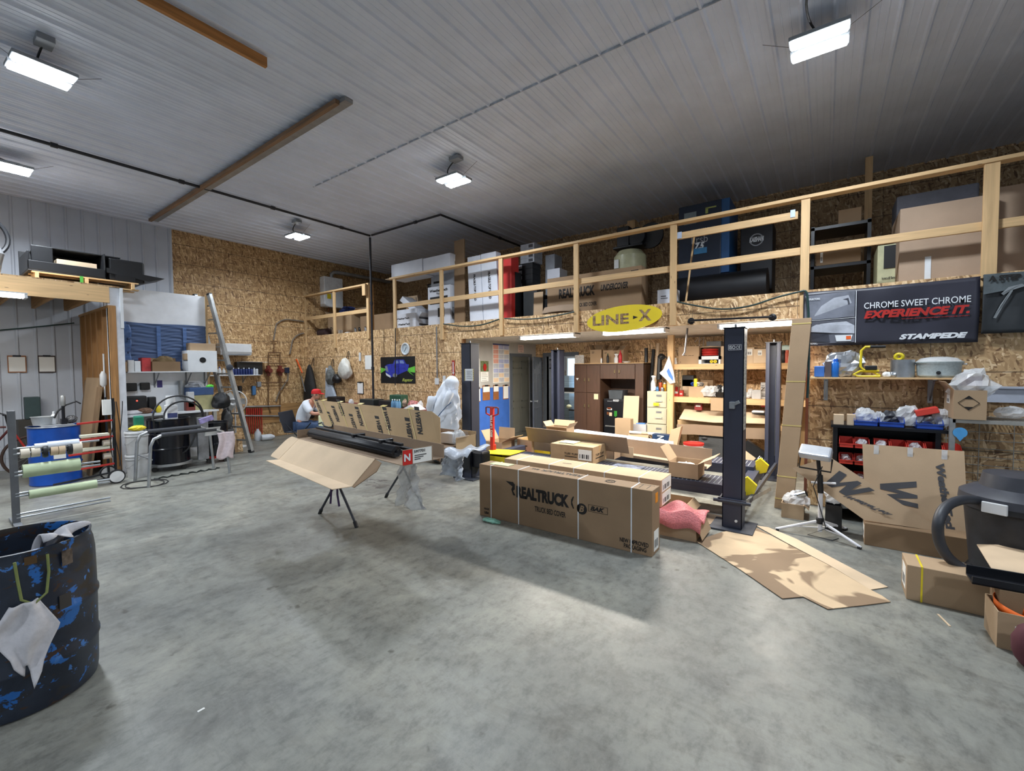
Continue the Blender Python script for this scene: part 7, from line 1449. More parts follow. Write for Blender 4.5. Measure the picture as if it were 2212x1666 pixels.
m=MB();p,q2,r_=oy(610,766,6.1),oy(641,778,6.1),oy(653,806,6.1);m.beam(p,q2,.04,.05);m.beam(q2,r_,.03,.045);S(m,'orange_tool',ORG,'orange and black folding tool above the black tool bag','tool',bevel=.01)
hang('grey straps and gear bag hanging on the wall',704,790,724,832,mat('grey_gear',srgb(110,112,110),.7,var=.5,scale=12),'gear_bag',seed=5);hang('black pouch hanging below the white bag',718,808,737,828,BLK,'black_pouch',seed=6);hang('white full plastic bag hanging on the wall',731,774,760,820,mat('cream_bag',srgb(206,204,196),.5),'white_bag',seed=7,d=.24)
m=MB();a=oy(703,795,6.3);b=oy(702,860,6.3);c_=oy(724,860,6.3);m.prism([(a.x,6.3,a.z),(b.x,6.3,b.z),(c_.x,6.3,c_.z),(a.x+.03,6.3,a.z)],(0,.06,0));S(m,'laundry_bag',mat('pale_blue_bag',srgb(176,186,200),.6,alpha=.95),'narrow pale blue cone shaped bag hanging on the wall','bag',bevel=.01)
# RIGHT SIDE
def CT(label,px0,py0,px1,py1,y,d,**k):
 a=rY(y,px0,py0,px1,py1);z0=k.pop('z0',a[2]);return carton(label,a[0],a[1],y,y+d,z0,a[3],**k)
YSH=6.14;zsh=oy(1750,815,YSH).z;xs0,xs1=oy(1750,815,YSH).x,oy(2071,819,YSH).x
t=thing('wall_shelf','pale wooden wall shelf on steel brackets below the black banner','shelf',((xs0+xs1)/2,YSH,zsh))
m=MB();m.box(xs0,xs1,YSH,YW+.018,zsh-.02,zsh);m.build('board',LX,t,bevel=.002)
for px in(1784,2014):
 x=oy(px,830,6.3).x;m=MB();m.box(x-.02,x+.02,YW+.008,YW+.018,zsh-.28,zsh-.02);m.box(x-.015,x+.015,YSH+.03,YW+.018,zsh-.03,zsh-.02);m.beam((x,YSH+.06,zsh-.035),(x,YW+.01,zsh-.25),.012,.012);m.build('bracket',STL,t)
def onsh(px,y=6.25):return(oy(px,812,y).x,y,zsh)
def boxpx(px0,py0,px1,y,d,z,m,name,label,cat='box',**k):
 a=rY(y,px0,py0,px1,py0+10);q=MB();q.box(a[0],a[1],y,y+d,z,a[3]);return S(q,name,m,label,cat,**k)
boxpx(1759,791,1781,6.2,.12,zsh,mat('blue_white_tub',srgb(70,120,200),.4),'blue_tub','blue and white tub at the left end of the wall shelf',bevel=.01)
boxpx(1782,781,1796,6.2,.06,zsh,mat('brown_grey_carton',srgb(96,84,84),.6),'brown_carton','small dark brown carton between the blue tub and blue can',bevel=.003)
p=onsh(1804,6.2);spray_can('blue can with white logo on the wall shelf',p,.21,.035,mat('bright_blue_can',srgb(30,110,200),.35),mat('blue_cap',srgb(20,90,190),.35))
p=onsh(1822,6.3);b=MB();b.blob((p[0],p[1],zsh+.14),.19,.09,.15,n=11,jit=.2,seed=6,fl=.9);S(b,'foil_bag',mat('foil',srgb(190,192,196),.22,.7,var=.3,scale=18,bump=1),'crumpled silver foil bag on the wall shelf','bag')
c=V(*onsh(1878,6.22));t=thing('work_lamp','yellow tubular work lamp frame with black grip on the wall shelf','work lamp',c)
a=rY(6.2,1850,750,1900,811);m=MB();x0,x1=a[0],a[1];h=a[3]
m.tube([(x1-.02,6.2,zsh+.03),(x1,6.2,zsh+.02),(x1-.0,6.16,zsh+.012),(x0+.02,6.16,zsh+.012),(x0-.02,6.18,zsh+.03),(x0+.04,6.22,zsh+.07),(x1-.05,6.24,zsh+.06),(x1,6.22,zsh+.02)],.012,8);m.tube([(x0+.2,6.22,zsh+.07),(x0+.07,6.22,zsh+.08),(x0+.04,6.22,zsh+.12),(x0+.045,6.22,h-.04),(x0+.08,6.22,h),(x0+.13,6.22,h)],.013,8);m.build('tube_frame',YEL,t,smooth=True)
m=MB();m.cyl((x0+.12,6.22,h),(x0+.25,6.22,h-.002),.016,n=10);m.build('grip',BLK,t,smooth=True)
m=MB();m.box(x0+.08,x1-.02,6.2,6.26,zsh+.08,zsh+.13);m.build('lamp_head',BLK,t,bevel=.01)
m=MB();p=onsh(1949,6.26);m.lathe([(.10,0),(.10,.19),(.095,.19),(.095,.01),(0,.01)],p,n=28,cap=False);S(m,'steel_can',STL,'open steel can with a yellow tape roll on it','can',smooth=True)
m=MB();m.torus((p[0]-.03,p[1],zsh+.22),.03,.018,(.2,1,.1),20,8);S(m,'tape_roll',YEL,'yellow roll of tape sitting on the steel can','tape',smooth=True)
p=onsh(2027,6.27);t=thing('slow_cooker','grey enamel slow cooker with a domed clear lid on the wall shelf','slow cooker',p)
m=MB();m.lathe([(.14,0),(.165,.02),(.175,.14),(.19,.155),(.19,.165),(.17,.165)],n=36,sy=.72);m.build('cooker_body',mat('speckled_enamel',srgb(178,190,192),.35,var=.12,scale=60),t,local=True,smooth=True)
m=MB();m.lathe([(.18,.165),(.14,.2),(.07,.215),(0,.217)],n=36,sy=.72,cap=False);m.build('lid',CLR,t,local=True,smooth=True)
m=MB();m.lathe([(.018,0),(.018,.02),(0,.022)],(-.02,-.126,.05),n=14,ax=(0,-1,0));m.build('dial',BLK,t,local=True)
for s in(-1,1):m=MB();m.box(s*.19-.015,s*.19+.015,-.03,.03,.13,.145);m.build('side_handle',WHG,t,local=True,bevel=.004)
for i,px in enumerate((1916,1928)):p=onsh(px,6.2);crumple(('crumpled paper by the steel can on the wall shelf','small steel part beside the steel can')[i],p,(.09,.07,.06),40+i,(PAP,STL)[i],('paper_scrap','steel_part')[i],'scrap')
YR=5.95;a=rY(YR,1800,917,2032,980);rx0,rx1,zr1=a[0],a[1],a[3]
t=thing('bin_rack','black steel rack holding rows of red hopper bins against the right wall','rack',((rx0+rx1)/2,YR,0))
m=MB();m.box(rx0-.02,rx1+.05,YR-.02,YW,zr1-.03,zr1);m.build('top_plate',BLKM,t)
for x in(rx0,rx1-.04):m=MB();m.box(x,x+.04,YR,YW-.02,0,zr1-.03);m.build('side_frame',BLKM,t)
m=MB();m.box(rx0+.04,rx1-.04,YW-.03,YW-.02,0,zr1-.03);m.build('back_panel',BLK,t)
for i,z in enumerate((zr1-.24,zr1-.42,zr1-.62,zr1-.82)):m=MB();m.box(rx0+.04,rx1-.04,YR+.05,YW-.03,z-.012,z);m.build('rail_shelf',BLKM,t)
REDB=mat('red_bin_plastic',srgb(206,64,52),.4,var=.05)
k=0
for row,z in enumerate((zr1-.24,zr1-.42,zr1-.62)):
 for c_ in range((7,2,2)[row]):
  gap=.03 if c_>=2 else 0;x=rx0+.055+c_*.132+gap
  nm=('top','second','third')[row]+' row red bin, '+('first','second','third','fourth','fifth','sixth','last')[c_]+' from the left of the rack'
  bin_(nm,x,x+.124,YR-.05,YR+.15,z+.001,z+.10,REDB,group='red hopper bins in the black rack')
  if row or c_ in(1,2,4):film_bag('bagged fittings in the '+nm.replace(' of the rack',''),(x+.06,YR+.03,z+.006),(.09,.12,.09),50+k,CLR,'parts_bag',group='bagged fittings in the red bins')
  k+=1
film_bag('crumpled bag and red packet hanging in the rack below the red bins',(rx0+.2,YR+.05,zr1-.95),(.25,.1,.26),71,CLR)
film_bag('blue packet in the rack beside the slanting cardboard panel',(rx0+.33,YR+.08,zr1-.98),(.12,.08,.2),72,BLUE,'blue_packet')
for i,(px,lab)in enumerate(((1870,'left'),(1926,'middle'),(2008,'right'))):
 x=oy(px,905,YR+.05).x;bin_(lab+' blue bin on top of the black bin rack',x-.10,x+.10,YR+.02,YR+.26,zr1+.001,zr1+.11,BLUE)
 film_bag(('clear','dark','steel')[i]+' parts heaped in the '+lab+' blue bin',(x,YR+.16,zr1+.01),(.17,.16,.17-.02*i),80+i,(CLR,mat('dark_parts',srgb(70,72,78),.5,var=.5,scale=30),STL)[i],'parts_heap','parts')
m=MB();x=oy(2005,890,YR+.1).x;m.ob((x-.09,YR+.04,zr1+.12),(.17,0,.05),(0,.12,0),(-.02,0,.06));S(m,'red_tray',REDB,'red tray tilted in the right blue bin','tray',bevel=.006)
for i,(px,s,lab)in enumerate(((1900,(.1,.1,.15),'between the left and middle blue bins'),(1966,(.2,.15,.22),'between the middle and right blue bins'),(2035,(.12,.1,.2),'right of the right blue bin'))):
 film_bag('clear plastic bag '+lab,(oy(px,905,YR+.08).x,YR+.12,zr1+.002),s,90+i)
for i,(px0,px1)in enumerate(((1801,1823),(1830,1848))):a=rY(YR+.04,px0,896,px1,906);m=MB();m.box(a[0],a[1],YR+.04,YR+.16,zr1,a[3]);S(m,'small_carton',CBL,('left','right')[i]+' small pale carton at the left end of the rack top','box')
YWI=5.85;a=rY(YWI,2052,905,2212,1100);x0,zsf=a[0],a[3]
t=thing('wire_shelving','grey slotted steel shelving with a wire grid back at the right edge','shelving',(x0+.5,YWI,0))
for x in(x0,x0+1.2):m=MB();m.box(x,x+.04,YWI,YWI+.04,0,zsf+.0);m.build('upright',ALU,t)
m=MB();m.box(x0+.02,x0+1.25,YWI,YWI+.015,zsf-.035,zsf);
for i in range(48):m.box(x0+.03+i*.025,x0+.038+i*.025,YWI+.015,YW-.0,zsf-.012,zsf-.004)
m.build('wire_deck',mat('shelf_wire',srgb(168,166,160),.4,.4),t)
m=MB()
for i in range(14):z=zsf-.08-i*.085;m.cyl((x0+.04,YW-.04,z),(x0+1.3,YW-.04,z),.004,n=5)
for i in range(6):x=x0+.06+i*.24;m.cyl((x,YW-.045,.1),(x,YW-.045,zsf-.04),.004,n=5)
m.build('wire_grid',mat('shelf_wire',(.5,.5,.48)),t)
m=MB();m.box(x0+.3,x0+1.3,YW-.03,YW+.01,zsf+.14,zsf+.3);m.box(x0+.3,x0+1.3,YW-.06,YW-.03,zsf+.28,zsf+.3);m.build('back_ledge',mat('pale_ledge',srgb(178,184,198),.5),t)
m=MB();x=oy(2074,938,YWI-.01).x;z=oy(2074,935,YWI-.01).z;m.prism([(x+.05*math.cos(q_),YWI-.012,z+.05*math.sin(q_))for q_ in[math.radians(d)for d in range(-60,241,15)]]+[(x,YWI-.012,z-.085)],(0,.004,0));m.build('blue_tag',mat('tag_blue',srgb(80,160,220),.5),t)
for i in range(3):a=(x0+.45+.2*i,YWI+.25,zsf+.001);film_bag(('left','middle','right')[i]+' crumpled bag on the grey wire shelf',a,(.2,.15,.12),100+i,(CLR,mat('plum_bag',srgb(110,80,90),.5),CLR)[i])
CT('open carton with a black diamond label on the wire shelving',2061,843,2131,903,YWI-.02,.42,z0=zsf+.002,open_top=True,fl=.45,flang=(None,1.3,.9,None),cat='box',sticker=('L',.3,.5,.6,.8))
C_=[o for o in C.objects if o.get('label','').startswith('open carton with a black diamond')][0]
m=MB();a=rY(YWI-.024,2070,855,2116,887);cx,cz,w,h=(a[0]+a[1])/2,(a[2]+a[3])/2,(a[1]-a[0])/2,(a[3]-a[2])/2
for s in(1,-1):m.add([(cx-w*.45,YWI-.023,cz+s*h*.55),(cx+w*.45,YWI-.023,cz+s*h*.55),(cx,YWI-.023,cz+s*h)],[(0,1,2)])
for(p,q)in(((-1,0),(0,1)),((0,1),(1,0)),((1,0),(0,-1)),((0,-1),(-1,0))):m.beam((cx+w*p[0],YWI-.0225,cz+h*p[1]),(cx+w*q[0],YWI-.0225,cz+h*q[1]),.003,.004,up=(0,1,0))
m.build('printing',INK,C_)
film_bag('clear bag with a dark red packet in the diamond label carton',((a[0]+a[1])/2+.05,YWI+.15,oy(2100,845,YWI).z-.1),(.34,.26,.30),110,CLR)
m=MB();q=oy(2103,820,YWI+.1);m.box(q.x-.08,q.x+.06,YWI+.1,YWI+.16,q.z-.06,q.z+.03);S(m,'red_packet',mat('maroon_packet',srgb(110,24,40),.4),'dark red packet inside the clear bag on the wire shelving','packet')
def banner(label,px0,px1,y,pyt0,pyt1,pyb0,pyb1,m_):
 tl,tr,bl,br=oy(px0,pyt0,y),oy(px1,pyt1,y),oy(px0,pyb0,y),oy(px1,pyb1,y);t=thing('banner',label,'banner',(tl.x,y,bl.z))
 b=MB();f=lambda u,v:(tl.x+(tr.x-tl.x)*u,y-.008*math.sin(u*13+v*4)-.01*math.sin(u*5-v*7)*v,tl.z+(tr.z-tl.z)*u-v*((tl.z-bl.z)+((tr.z-br.z)-(tl.z-bl.z))*u)-.012*math.sin(u*math.pi)*(1 if v<.05 else 0));b.grid(f,40,14);b.build('vinyl_sheet',m_,t,0,True,solid=.003);return t,f
BV=mat('black_vinyl_sheet',srgb(44,44,56),.42,var=.12,scale=3)
t,f=banner('black truck accessory banner with white and red lettering hung on the loft fascia',1736,2118,YW-.07,632,597,748,739,BV)
def onb(f,u,v,d=.03):p=f(u,v);return V(p[0],p[1]-d,p[2])
def lettb(t,f,txt,u0,v0,u1,v1,m_,bold=.02,sh=0,name='lettering'):
 o=onb(f,u0,v1);u=onb(f,u1,v1)-o;v=onb(f,u0,v0)-o;u.y=0;v.y=0;L=MB();letter(L,txt,o,u,v,bold,sh);L.build(name,m_,t)
lettb(t,f,'CHROME SWEET CHROME',.385,.28,.955,.385,WHT,.005);lettb(t,f,'EXPERIENCE IT.',.385,.42,.95,.555,RED,.05,.25);lettb(t,f,'STAMPEDE',.59,.84,.945,.93,WHT,.06,.3)
lettb(t,f,'www.stampedeproducts.com',.60,.575,.95,.60,RED,.01)
def quadb(t,f,P,m_,name,d=.025):
 q=MB();q.add([onb(f,u,v,d)for u,v in P][::-1],[tuple(range(len(P)))]);q.build(name,m_,t)
SIL=mat('silver_print',srgb(176,180,190),.5,var=.25,scale=4);DKP=mat('dark_print',srgb(60,62,72),.5,var=.2)
quadb(t,f,[(.01,.08),(.33,.05),(.33,.50),(.01,.53)],mat('mid_print',srgb(120,124,136),.5,var=.3,scale=3),'picture')
quadb(t,f,[(.01,.56),(.33,.53),(.33,.95),(.01,.97)],mat('mid_print2',srgb(96,98,108),.5,var=.3,scale=3),'picture')
quadb(t,f,[(.06,.50),(.12,.28),(.20,.15),(.29,.12),(.31,.26),(.29,.34),(.23,.42),(.18,.50)],SIL,'truck_cab_print',.028)
quadb(t,f,[(.10,.48),(.14,.32),(.20,.22),(.215,.21),(.215,.40),(.17,.48)],DKP,'window_print',.03)
quadb(t,f,[(.235,.20),(.29,.17),(.30,.28),(.245,.38)],DKP,'window_print',.03)
quadb(t,f,[(.02,.70),(.10,.60),(.28,.58),(.33,.66),(.33,.80),(.20,.78),(.03,.74)],SIL,'hood_print',.028)
quadb(t,f,[(.03,.76),(.17,.80),(.18,.94),(.03,.92)],DKP,'grille_print',.03);quadb(t,f,[(.21,.82),(.32,.82),(.31,.93),(.22,.93)],WHT,'headlamp_print',.03);quadb(t,f,[(.28,.84),(.31,.84),(.31,.90),(.28,.90)],ORG,'signal_print',.032)
for P in([(.335,.04),(.339,.04),(.339,.96),(.335,.96)],[(.01,.54),(.335,.515),(.335,.522),(.01,.548)]):quadb(t,f,P,WHT,'divider',.03)
lettb(t,f,'DEFLECTORS',.025,.13,.11,.165,WHT,.03);lettb(t,f,'PROTECTORS',.02,.945,.10,.975,WHT,.03)
t,f=banner('second black banner cut by the right edge of the view',2124,2330,YW-.07,594,578,721,715,mat('charcoal_vinyl',srgb(38,42,46),.45,var=.2))
quadb(t,f,[(0.0,.0),(1,.0),(1,.10),(.5,.18),(.3,.28),(.0,.34)],mat('grey_swash',srgb(84,92,96),.5,var=.3,scale=6),'swash_print')
lettb(t,f,'A STEP ABOVE',.05,.03,.8,.13,INK,.05)
quadb(t,f,[(.12,.74),(.20,.52),(.31,.28),(.33,.30),(.23,.54),(.15,.75)],mat('swash_letter',srgb(120,126,130),.5),'swash_letter',.03);quadb(t,f,[(.20,.34),(.28,.24),(.42,.20),(.46,.24),(.30,.30),(.23,.37)],mat('swash_letter',(.2,)*3),'swash_letter',.031)
def swag(label,pts,y=YW-.06,r=.012,m_=HOSE):
 P=[oy(a,b,y)for a,b in pts];Q=[]
 for i in range(len(P)-1):
  p0,p1,p2,p3=P[max(0,i-1)],P[i],P[i+1],P[min(len(P)-1,i+2)]
  for k in range(6):s=k/6;Q.append(.5*((2*p1)+(p2-p0)*s+(2*p0-5*p1+4*p2-p3)*s*s+(3*p1-p0-3*p2+p3)*s**3))
 Q.append(P[-1]);m=MB();m.tube(Q,r,6);return S(m,'air_hose',m_,label,'hose',smooth=True)
swag('dark green hose swagged on the fascia right of the yellow oval sign',[(1463,652),(1500,660),(1560,668),(1620,661),(1680,642),(1738,628)])
swag('dark green hose swagged on the fascia left of the yellow oval sign',[(1090,688),(1130,690),(1180,686),(1240,674)])
swag('dark hose swagged on the fascia below the tall white cartons',[(958,700),(1000,705),(1040,702),(1078,690)])
swag('green hose hanging down in front of the left end of the black banner',[(1738,628),(1744,640),(1747,700),(1747,790),(1744,860)],YW-.16,.014)
b0,b1=oz(1672,1098),oz(1712,1093);t_=oy(1732,700,6.3);
t=thing('cardboard_column','tall square cardboard tube bound with yellow bands, leaning right of the lift','box',(b0.x,b0.y,0))
base=V(b0.x,6.05,0);up_=V(t_.x-.09-base.x,.08,ZS-.03);m=MB();m.ob(base,(.19,0,0),(0,.15,0),up_);m.build('box_body',CB,t,bevel=.004)
for k in(.05,.17,.44,.67,.97):m=MB();m.ob(base+up_*k+V(-.003,-.003,0),(.196,0,.0),(0,.156,0),up_*.006);m.build('yellow_band',TAPE,t)
CT('small open carton of clear bags at the foot of the cardboard column',1688,1086,1736,1128,5.72,.28,z0=0,open_top=True,fl=.3,flang=(None,-.8,None,-.8))
film_bag('clear bag with a chrome part in the small open carton',(-.25,5.86,.05),(.24,.22,.24),61);m=MB();q=oy(1730,1070,5.8);m.cyl((q.x-.05,5.82,q.z-.02),(q.x+.05,5.80,q.z+.03),.035,n=16);S(m,'chrome_part',mat('chrome',srgb(200,205,210),.12,1),'chrome cylinder in the small open carton','part',smooth=True)
CT('narrow black carton standing behind the white tripod',1783,1090,1818,1155,5.5,.24,z0=0,m=BLK,tape=False,open_top=True,fl=.1,flang=(None,)*4,name='black_box');film_bag('clear bag in the narrow black carton',(.09,5.62,.26),(.18,.16,.16),62)
def printed_panel(label,P,th,m_,texts):
 t=thing('printed_cardboard',label,'cardboard',tuple(P[3]));q=MB();P=[V(p)for p in P];u=P[1]-P[0];v=P[0]-P[3];n=u.cross(v).normalized();n=-n if n.y>0 else n
 q.add([*P,*[p-n*th for p in P]],[(0,3,2,1),(4,5,6,7),(0,1,5,4),(1,2,6,5),(2,3,7,6),(3,0,4,7)]);q.build('panel',m_,t)
 for k in texts:
  L=MB();pt=lambda a,b:P[3]+(P[2]-P[3])*a+(P[0]-P[3])*b+n*.003
  if k[0]=='W':
   cx,cy,w,h,rot=k[1:6];G=[(-.5,.5),(-.28,.5),(-.14,-.08),(.0,.42),(.02,.5),(.14,.5),(.22,-.1),(.34,.5),(.5,.5),(.33,-.5),(.12,-.5),(.02,.02),(-.09,-.5),(-.3,-.5)]
   U=(P[2]-P[3]).normalized();W_=(P[0]-P[3]).normalized();c0=pt(cx,cy);pts=[]
   for a,b in G:a,b=a*w,b*h;pts.append(c0+U*(a*math.cos(rot)-b*math.sin(rot))+W_*(a*math.sin(rot)+b*math.cos(rot)))
   L.add(pts,[tuple(range(len(pts)))]);L.build('emblem',INKG,t)
  else:
   txt,a0,b0_,a1,b1_,hx,hy=k;o=pt(a0,b0_);u2=pt(a1,b1_)-o;v2=(P[2]-P[3])*hx+(P[0]-P[3])*hy;vs_,fs_=text_geo(txt,.05);L.add([o+u2*x_+v2*y_ for x_,y_ in vs_],fs_);L.build('lettering',INKG,t)
 return t
Pa=[oy(1863,959,5.72),oy(2083,975,5.72),oy(2092,1152,5.5),oy(1870,1125,5.5)]
ta=printed_panel('large upright cardboard sheet with a sideways W emblem and lettering, taped along its top',Pa,.02,CBW,[('W',.36,.39,.25,.27,-math.pi/2),('WeatherTech',.745,.80,.80,-.02,.085,.0)])
for px in(1893,1966,2040):q=oy(px,962+(px-1863)*.07,5.70);m=MB();m.ob((q.x-.02,5.69,q.z-.08),(.04,0,0),(0,0,.09),(0,.003,0));m.build('tape',CLR,ta)
Pb=[oy(1711,1012,5.42),oy(1792,986,5.46),oy(2024,1143,5.36),oy(1868,1122,5.34)]
Pb=[oy(1792,987,5.46),oy(2040,1150,5.38),oy(1868,1124,5.32),oy(1711,1012,5.40)]
tb=printed_panel('cardboard sheet with a W emblem sliding down to the right behind the white tripod',Pb,.02,CBW,[('W',.46,.55,.30,.22,.12),('WeatherTech',.62,.35,1.02,.62,-.02,-.14)])
CT('long low carton on the floor carrying the W panels',1868,1130,2105,1204,5.27,.24,z0=0,m=CBD,tape=False,sticker=('L',.1,.2,.8,.8));t=C.objects[-1]
q=oz(1868,1178);
t=thing('tripod_work_light','white tripod work light, its grey lamp head turned to the ceiling','work light',(-.02,5.28,0));cx,cy=oy(1772,1100,5.28).x,5.28
WP=mat('white_tube',srgb(226,226,230),.4,var=.05)
zt_p=oy(1768,1060,cy).z;hub=oy(1768,1135,cy).z
m=MB();m.cyl((cx,cy,.05),(cx,cy,zt_p),.020,n=14);m.build('pole',WP,t,smooth=True)
m=MB();m.cyl((cx,cy,zt_p-.02),(cx-.01,cy,zt_p+.16),.026,n=12);m.cyl((cx-.01,cy,zt_p+.14),(cx-.03,cy,zt_p+.36),.018,n=10);m.build('upper_pole',BLK,t,smooth=True)
feet=[oz(1676,1146),oz(1860,1187),V(cx+.22,cy+.36,0)]
for f_ in feet:
 m=MB();a=V(cx,cy,hub+.05);m.cyl(a,f_+V(0,0,.015),.014,n=10);l=m.build('leg',WP,t,smooth=True)
 m=MB();m.cyl(a.lerp(f_,.93),f_+V(0,0,.012),.018,n=10);m.build('foot_cap',BLK,l)
 m=MB();m.beam((cx,cy,.09),a.lerp(f_,.55),.012,.008);m.build('brace',WP,t)
m=MB();m.lathe([(.03,0),(.035,.01),(.035,.05),(.03,.06)],(cx,cy,hub+.02),n=14);m.build('hub',BLK,t)
a,b=oy(1752,1042,cy),oy(1806,1045,cy);m=MB();m.cyl((a.x,cy,a.z),(b.x,cy,b.z),.011,n=10);m.build('cross_bar',WP,t)
a=rY(cy,1732,967,1790,1003);m=MB();hx,hz=(a[0]+a[1])/2,(a[2]+a[3])/2
m.ob((hx-.13,cy-.10,hz-.02),(.26,.0,-.02),(.02,.18,.07),(-.01,-.02,.06));m.build('lamp_head',mat('grey_casting',srgb(178,184,192),.4,.3),t,bevel=.015)
m=MB();m.tube([(hx-.12,cy,hz),(hx-.13,cy,hz-.13),(hx+.13,cy,hz-.15),(hx+.14,cy,hz-.02)],.009,6);m.build('yoke',BLK,t)
m=MB();m.tube([(cx+.01,cy-.02,zt_p+.25),(cx-.06,cy-.05,zt_p+.05),(cx-.03,cy-.03,.4),(cx+.05,cy-.04,.1),(cx-.1,cy-.05,.012),(cx+.1,cy-.1,.012),(cx+.15,cy,.012)],.005,5);m.build('power_cord',RUB,t)
vx,vy=1.22,4.95
t=thing('shop_vacuum','large black wet and dry vacuum with a thick curved hose at the right edge','vacuum cleaner',(vx,vy,0))
m=MB();m.lathe([(.24,.1),(.26,.12),(.30,.58),(.33,.60),(.33,.64)],n=40);m.build('drum',mat('worn_black_plastic',srgb(36,38,44),.5,var=.25,scale=12),t,local=True,smooth=True)
m=MB();m.lathe([(.335,.64),(.33,.70),(.27,.74),(.22,.76),(.2,.86),(.0,.88)],n=40,cap=False);m.build('motor_lid',mat('vacuum_lid',srgb(58,60,68),.45,var=.15),t,local=True,smooth=True)
m=MB();m.ob((-.26,-.27,.60),(.12,-.06,0),(.01,.02,0),(0,0,.08));m.build('latch',WHG,t,local=True,bevel=.005)
for a_ in(2.6,3.9,5.3,.8):m=MB();m.lathe([(.05,0),(.055,.04),(.03,.09)],(.25*math.cos(a_),.25*math.sin(a_),0),n=14);m.build('caster',BLK,t,local=True)
def dpt(px,py,d):r=ray(px,py);return CAM+r*d
P=[dpt(2118,1082,3.35),dpt(2080,1080,3.3),dpt(2045,1094,3.25),dpt(2028,1125,3.2),dpt(2028,1165,3.2),dpt(2045,1200,3.18),dpt(2075,1225,3.15),dpt(2110,1240,3.1),dpt(2150,1255,3.0)]
Q=[]
for i in range(len(P)-1):
 p0,p1,p2,p3=P[max(0,i-1)],P[i],P[i+1],P[min(len(P)-1,i+2)]
 for k in range(8):s=k/8;Q.append(.5*((2*p1)+(p2-p0)*s+(2*p0-5*p1+4*p2-p3)*s*s+(3*p1-p0-3*p2+p3)*s**3))
m=MB();m.tube(Q,.034,12);m.build('hose',mat('grey_black_hose',srgb(52,54,60),.5),t,smooth=True)
DX0=.50;t=carton('long carton with a yellow band and white end label, on the floor before the vacuum',.50,1.40,4.20,4.46,0,.255,CB,tape=False,sticker=('L',.2,.2,.8,.85),strapx=(.09,),sealc=YEL)
carton('small open carton of orange straps in the lower right corner',.86,1.22,3.78,4.04,0,.22,CB,open_top=True,fl=.01,flang=(None,)*4,sticker=('F',.2,.45,.42,.7))
for i in range(3):
 b=MB();ph=i*1.9;x,y=.98+.09*i,3.92+.03*math.sin(ph)
 b.grid(lambda u,v:(x+.12*math.cos(u*5+ph)*(.7+.3*u),y+.10*math.sin(u*5+ph)-.0+.01*v,.17+.045*v+.05*math.sin(u*3.5+ph)+.02*i),24,2);S(b,'ratchet_strap',mat('orange_webbing',srgb(240,110,30),.6),('left','middle','right')[i]+' loop of orange webbing in the small open carton','strap',smooth=True,solid=.003)
m=MB();a=dpt(2100,1262,2.75);b=V(a.x+.55,a.y-.05,a.z+.05);
t=thing('truck_bed_rail','black steel channel lying on a carton at the right edge','rail',tuple(a));m=MB();m.ob(a,(.65,.04,.0),(.0,.16,.0),(0,0,.012));m.ob(a,(.65,.04,0),(0,.01,0),(0,0,.05));m.ob(a+V(0,.15,0),(.65,.04,0),(0,.01,0),(0,0,.07));m.build('channel',BLKM,t,bevel=.002)
zsup=a.z;carton('carton under the black steel channel at the right edge',a.x+.12,a.x+.6,a.y+.01,a.y+.2,0,zsup-.002,CBD,tape=False)
P=[oz(2110,1176,.36),oz(2230,1178,.36),oz(2230,1250,.36),oz(2148,1238,.36)];m=MB();m.sheet(P,.006);S(m,'cardboard_sheet',CBL,'pointed flat cardboard sheet at the right edge in front of the vacuum','cardboard')
carton('carton hidden under the pointed cardboard sheet at the right edge',P[0].x+.16,P[1].x,P[0].y-.15,P[0].y-.03,0,.352,CBD,tape=False)
q=oz(2215,1440);m=MB();m.blob((q.x+.03,q.y,.12),.09,.09,.13,n=12,jit=.04,fl=.95);S(m,'maroon_cover',mat('maroon_cloth',srgb(90,44,52),.8),'maroon rounded object cut by the lower right corner','cover',smooth=True)
def fl_sheet(label,px,m_,z=.004,th=.004):
 b=MB();b.sheet([tuple(oz(x,y,z))for x,y in px][::-1],th);v=b.v
 return S(b,'cardboard_sheet',m_,label,'cardboard')
fl_sheet('oil stained flattened cardboard on the floor in front of the lift column',[(1503,1170),(1560,1150),(1630,1139),(1700,1176),(1790,1222),(1875,1272),(1905,1288),(1924,1301),(1870,1308),(1788,1317),(1735,1290),(1690,1294),(1600,1232)],CBS)
fl_sheet('clean cardboard strip beside the oil stained sheet on the floor',[(1632,1136),(1660,1140),(1720,1165),(1820,1218),(1918,1269),(1880,1275),(1790,1221),(1700,1174)],CBL)
m=MB();p,q=oz(2026,1328),oz(2052,1354);m.beam(p+V(0,0,.003),q+V(0,0,.003),.012,.004);S(m,'wood_sliver',CBL,'thin pale sliver of wood on the floor in front of the yellow-banded carton','scrap')
m=MB();p=oz(428,1540);m.ob(p,(.0,.03,0),(-.012,0,0),(0,0,.003));S(m,'paper_scrap',PAP,'tiny white scrap of paper on the floor near the blue drum','scrap')
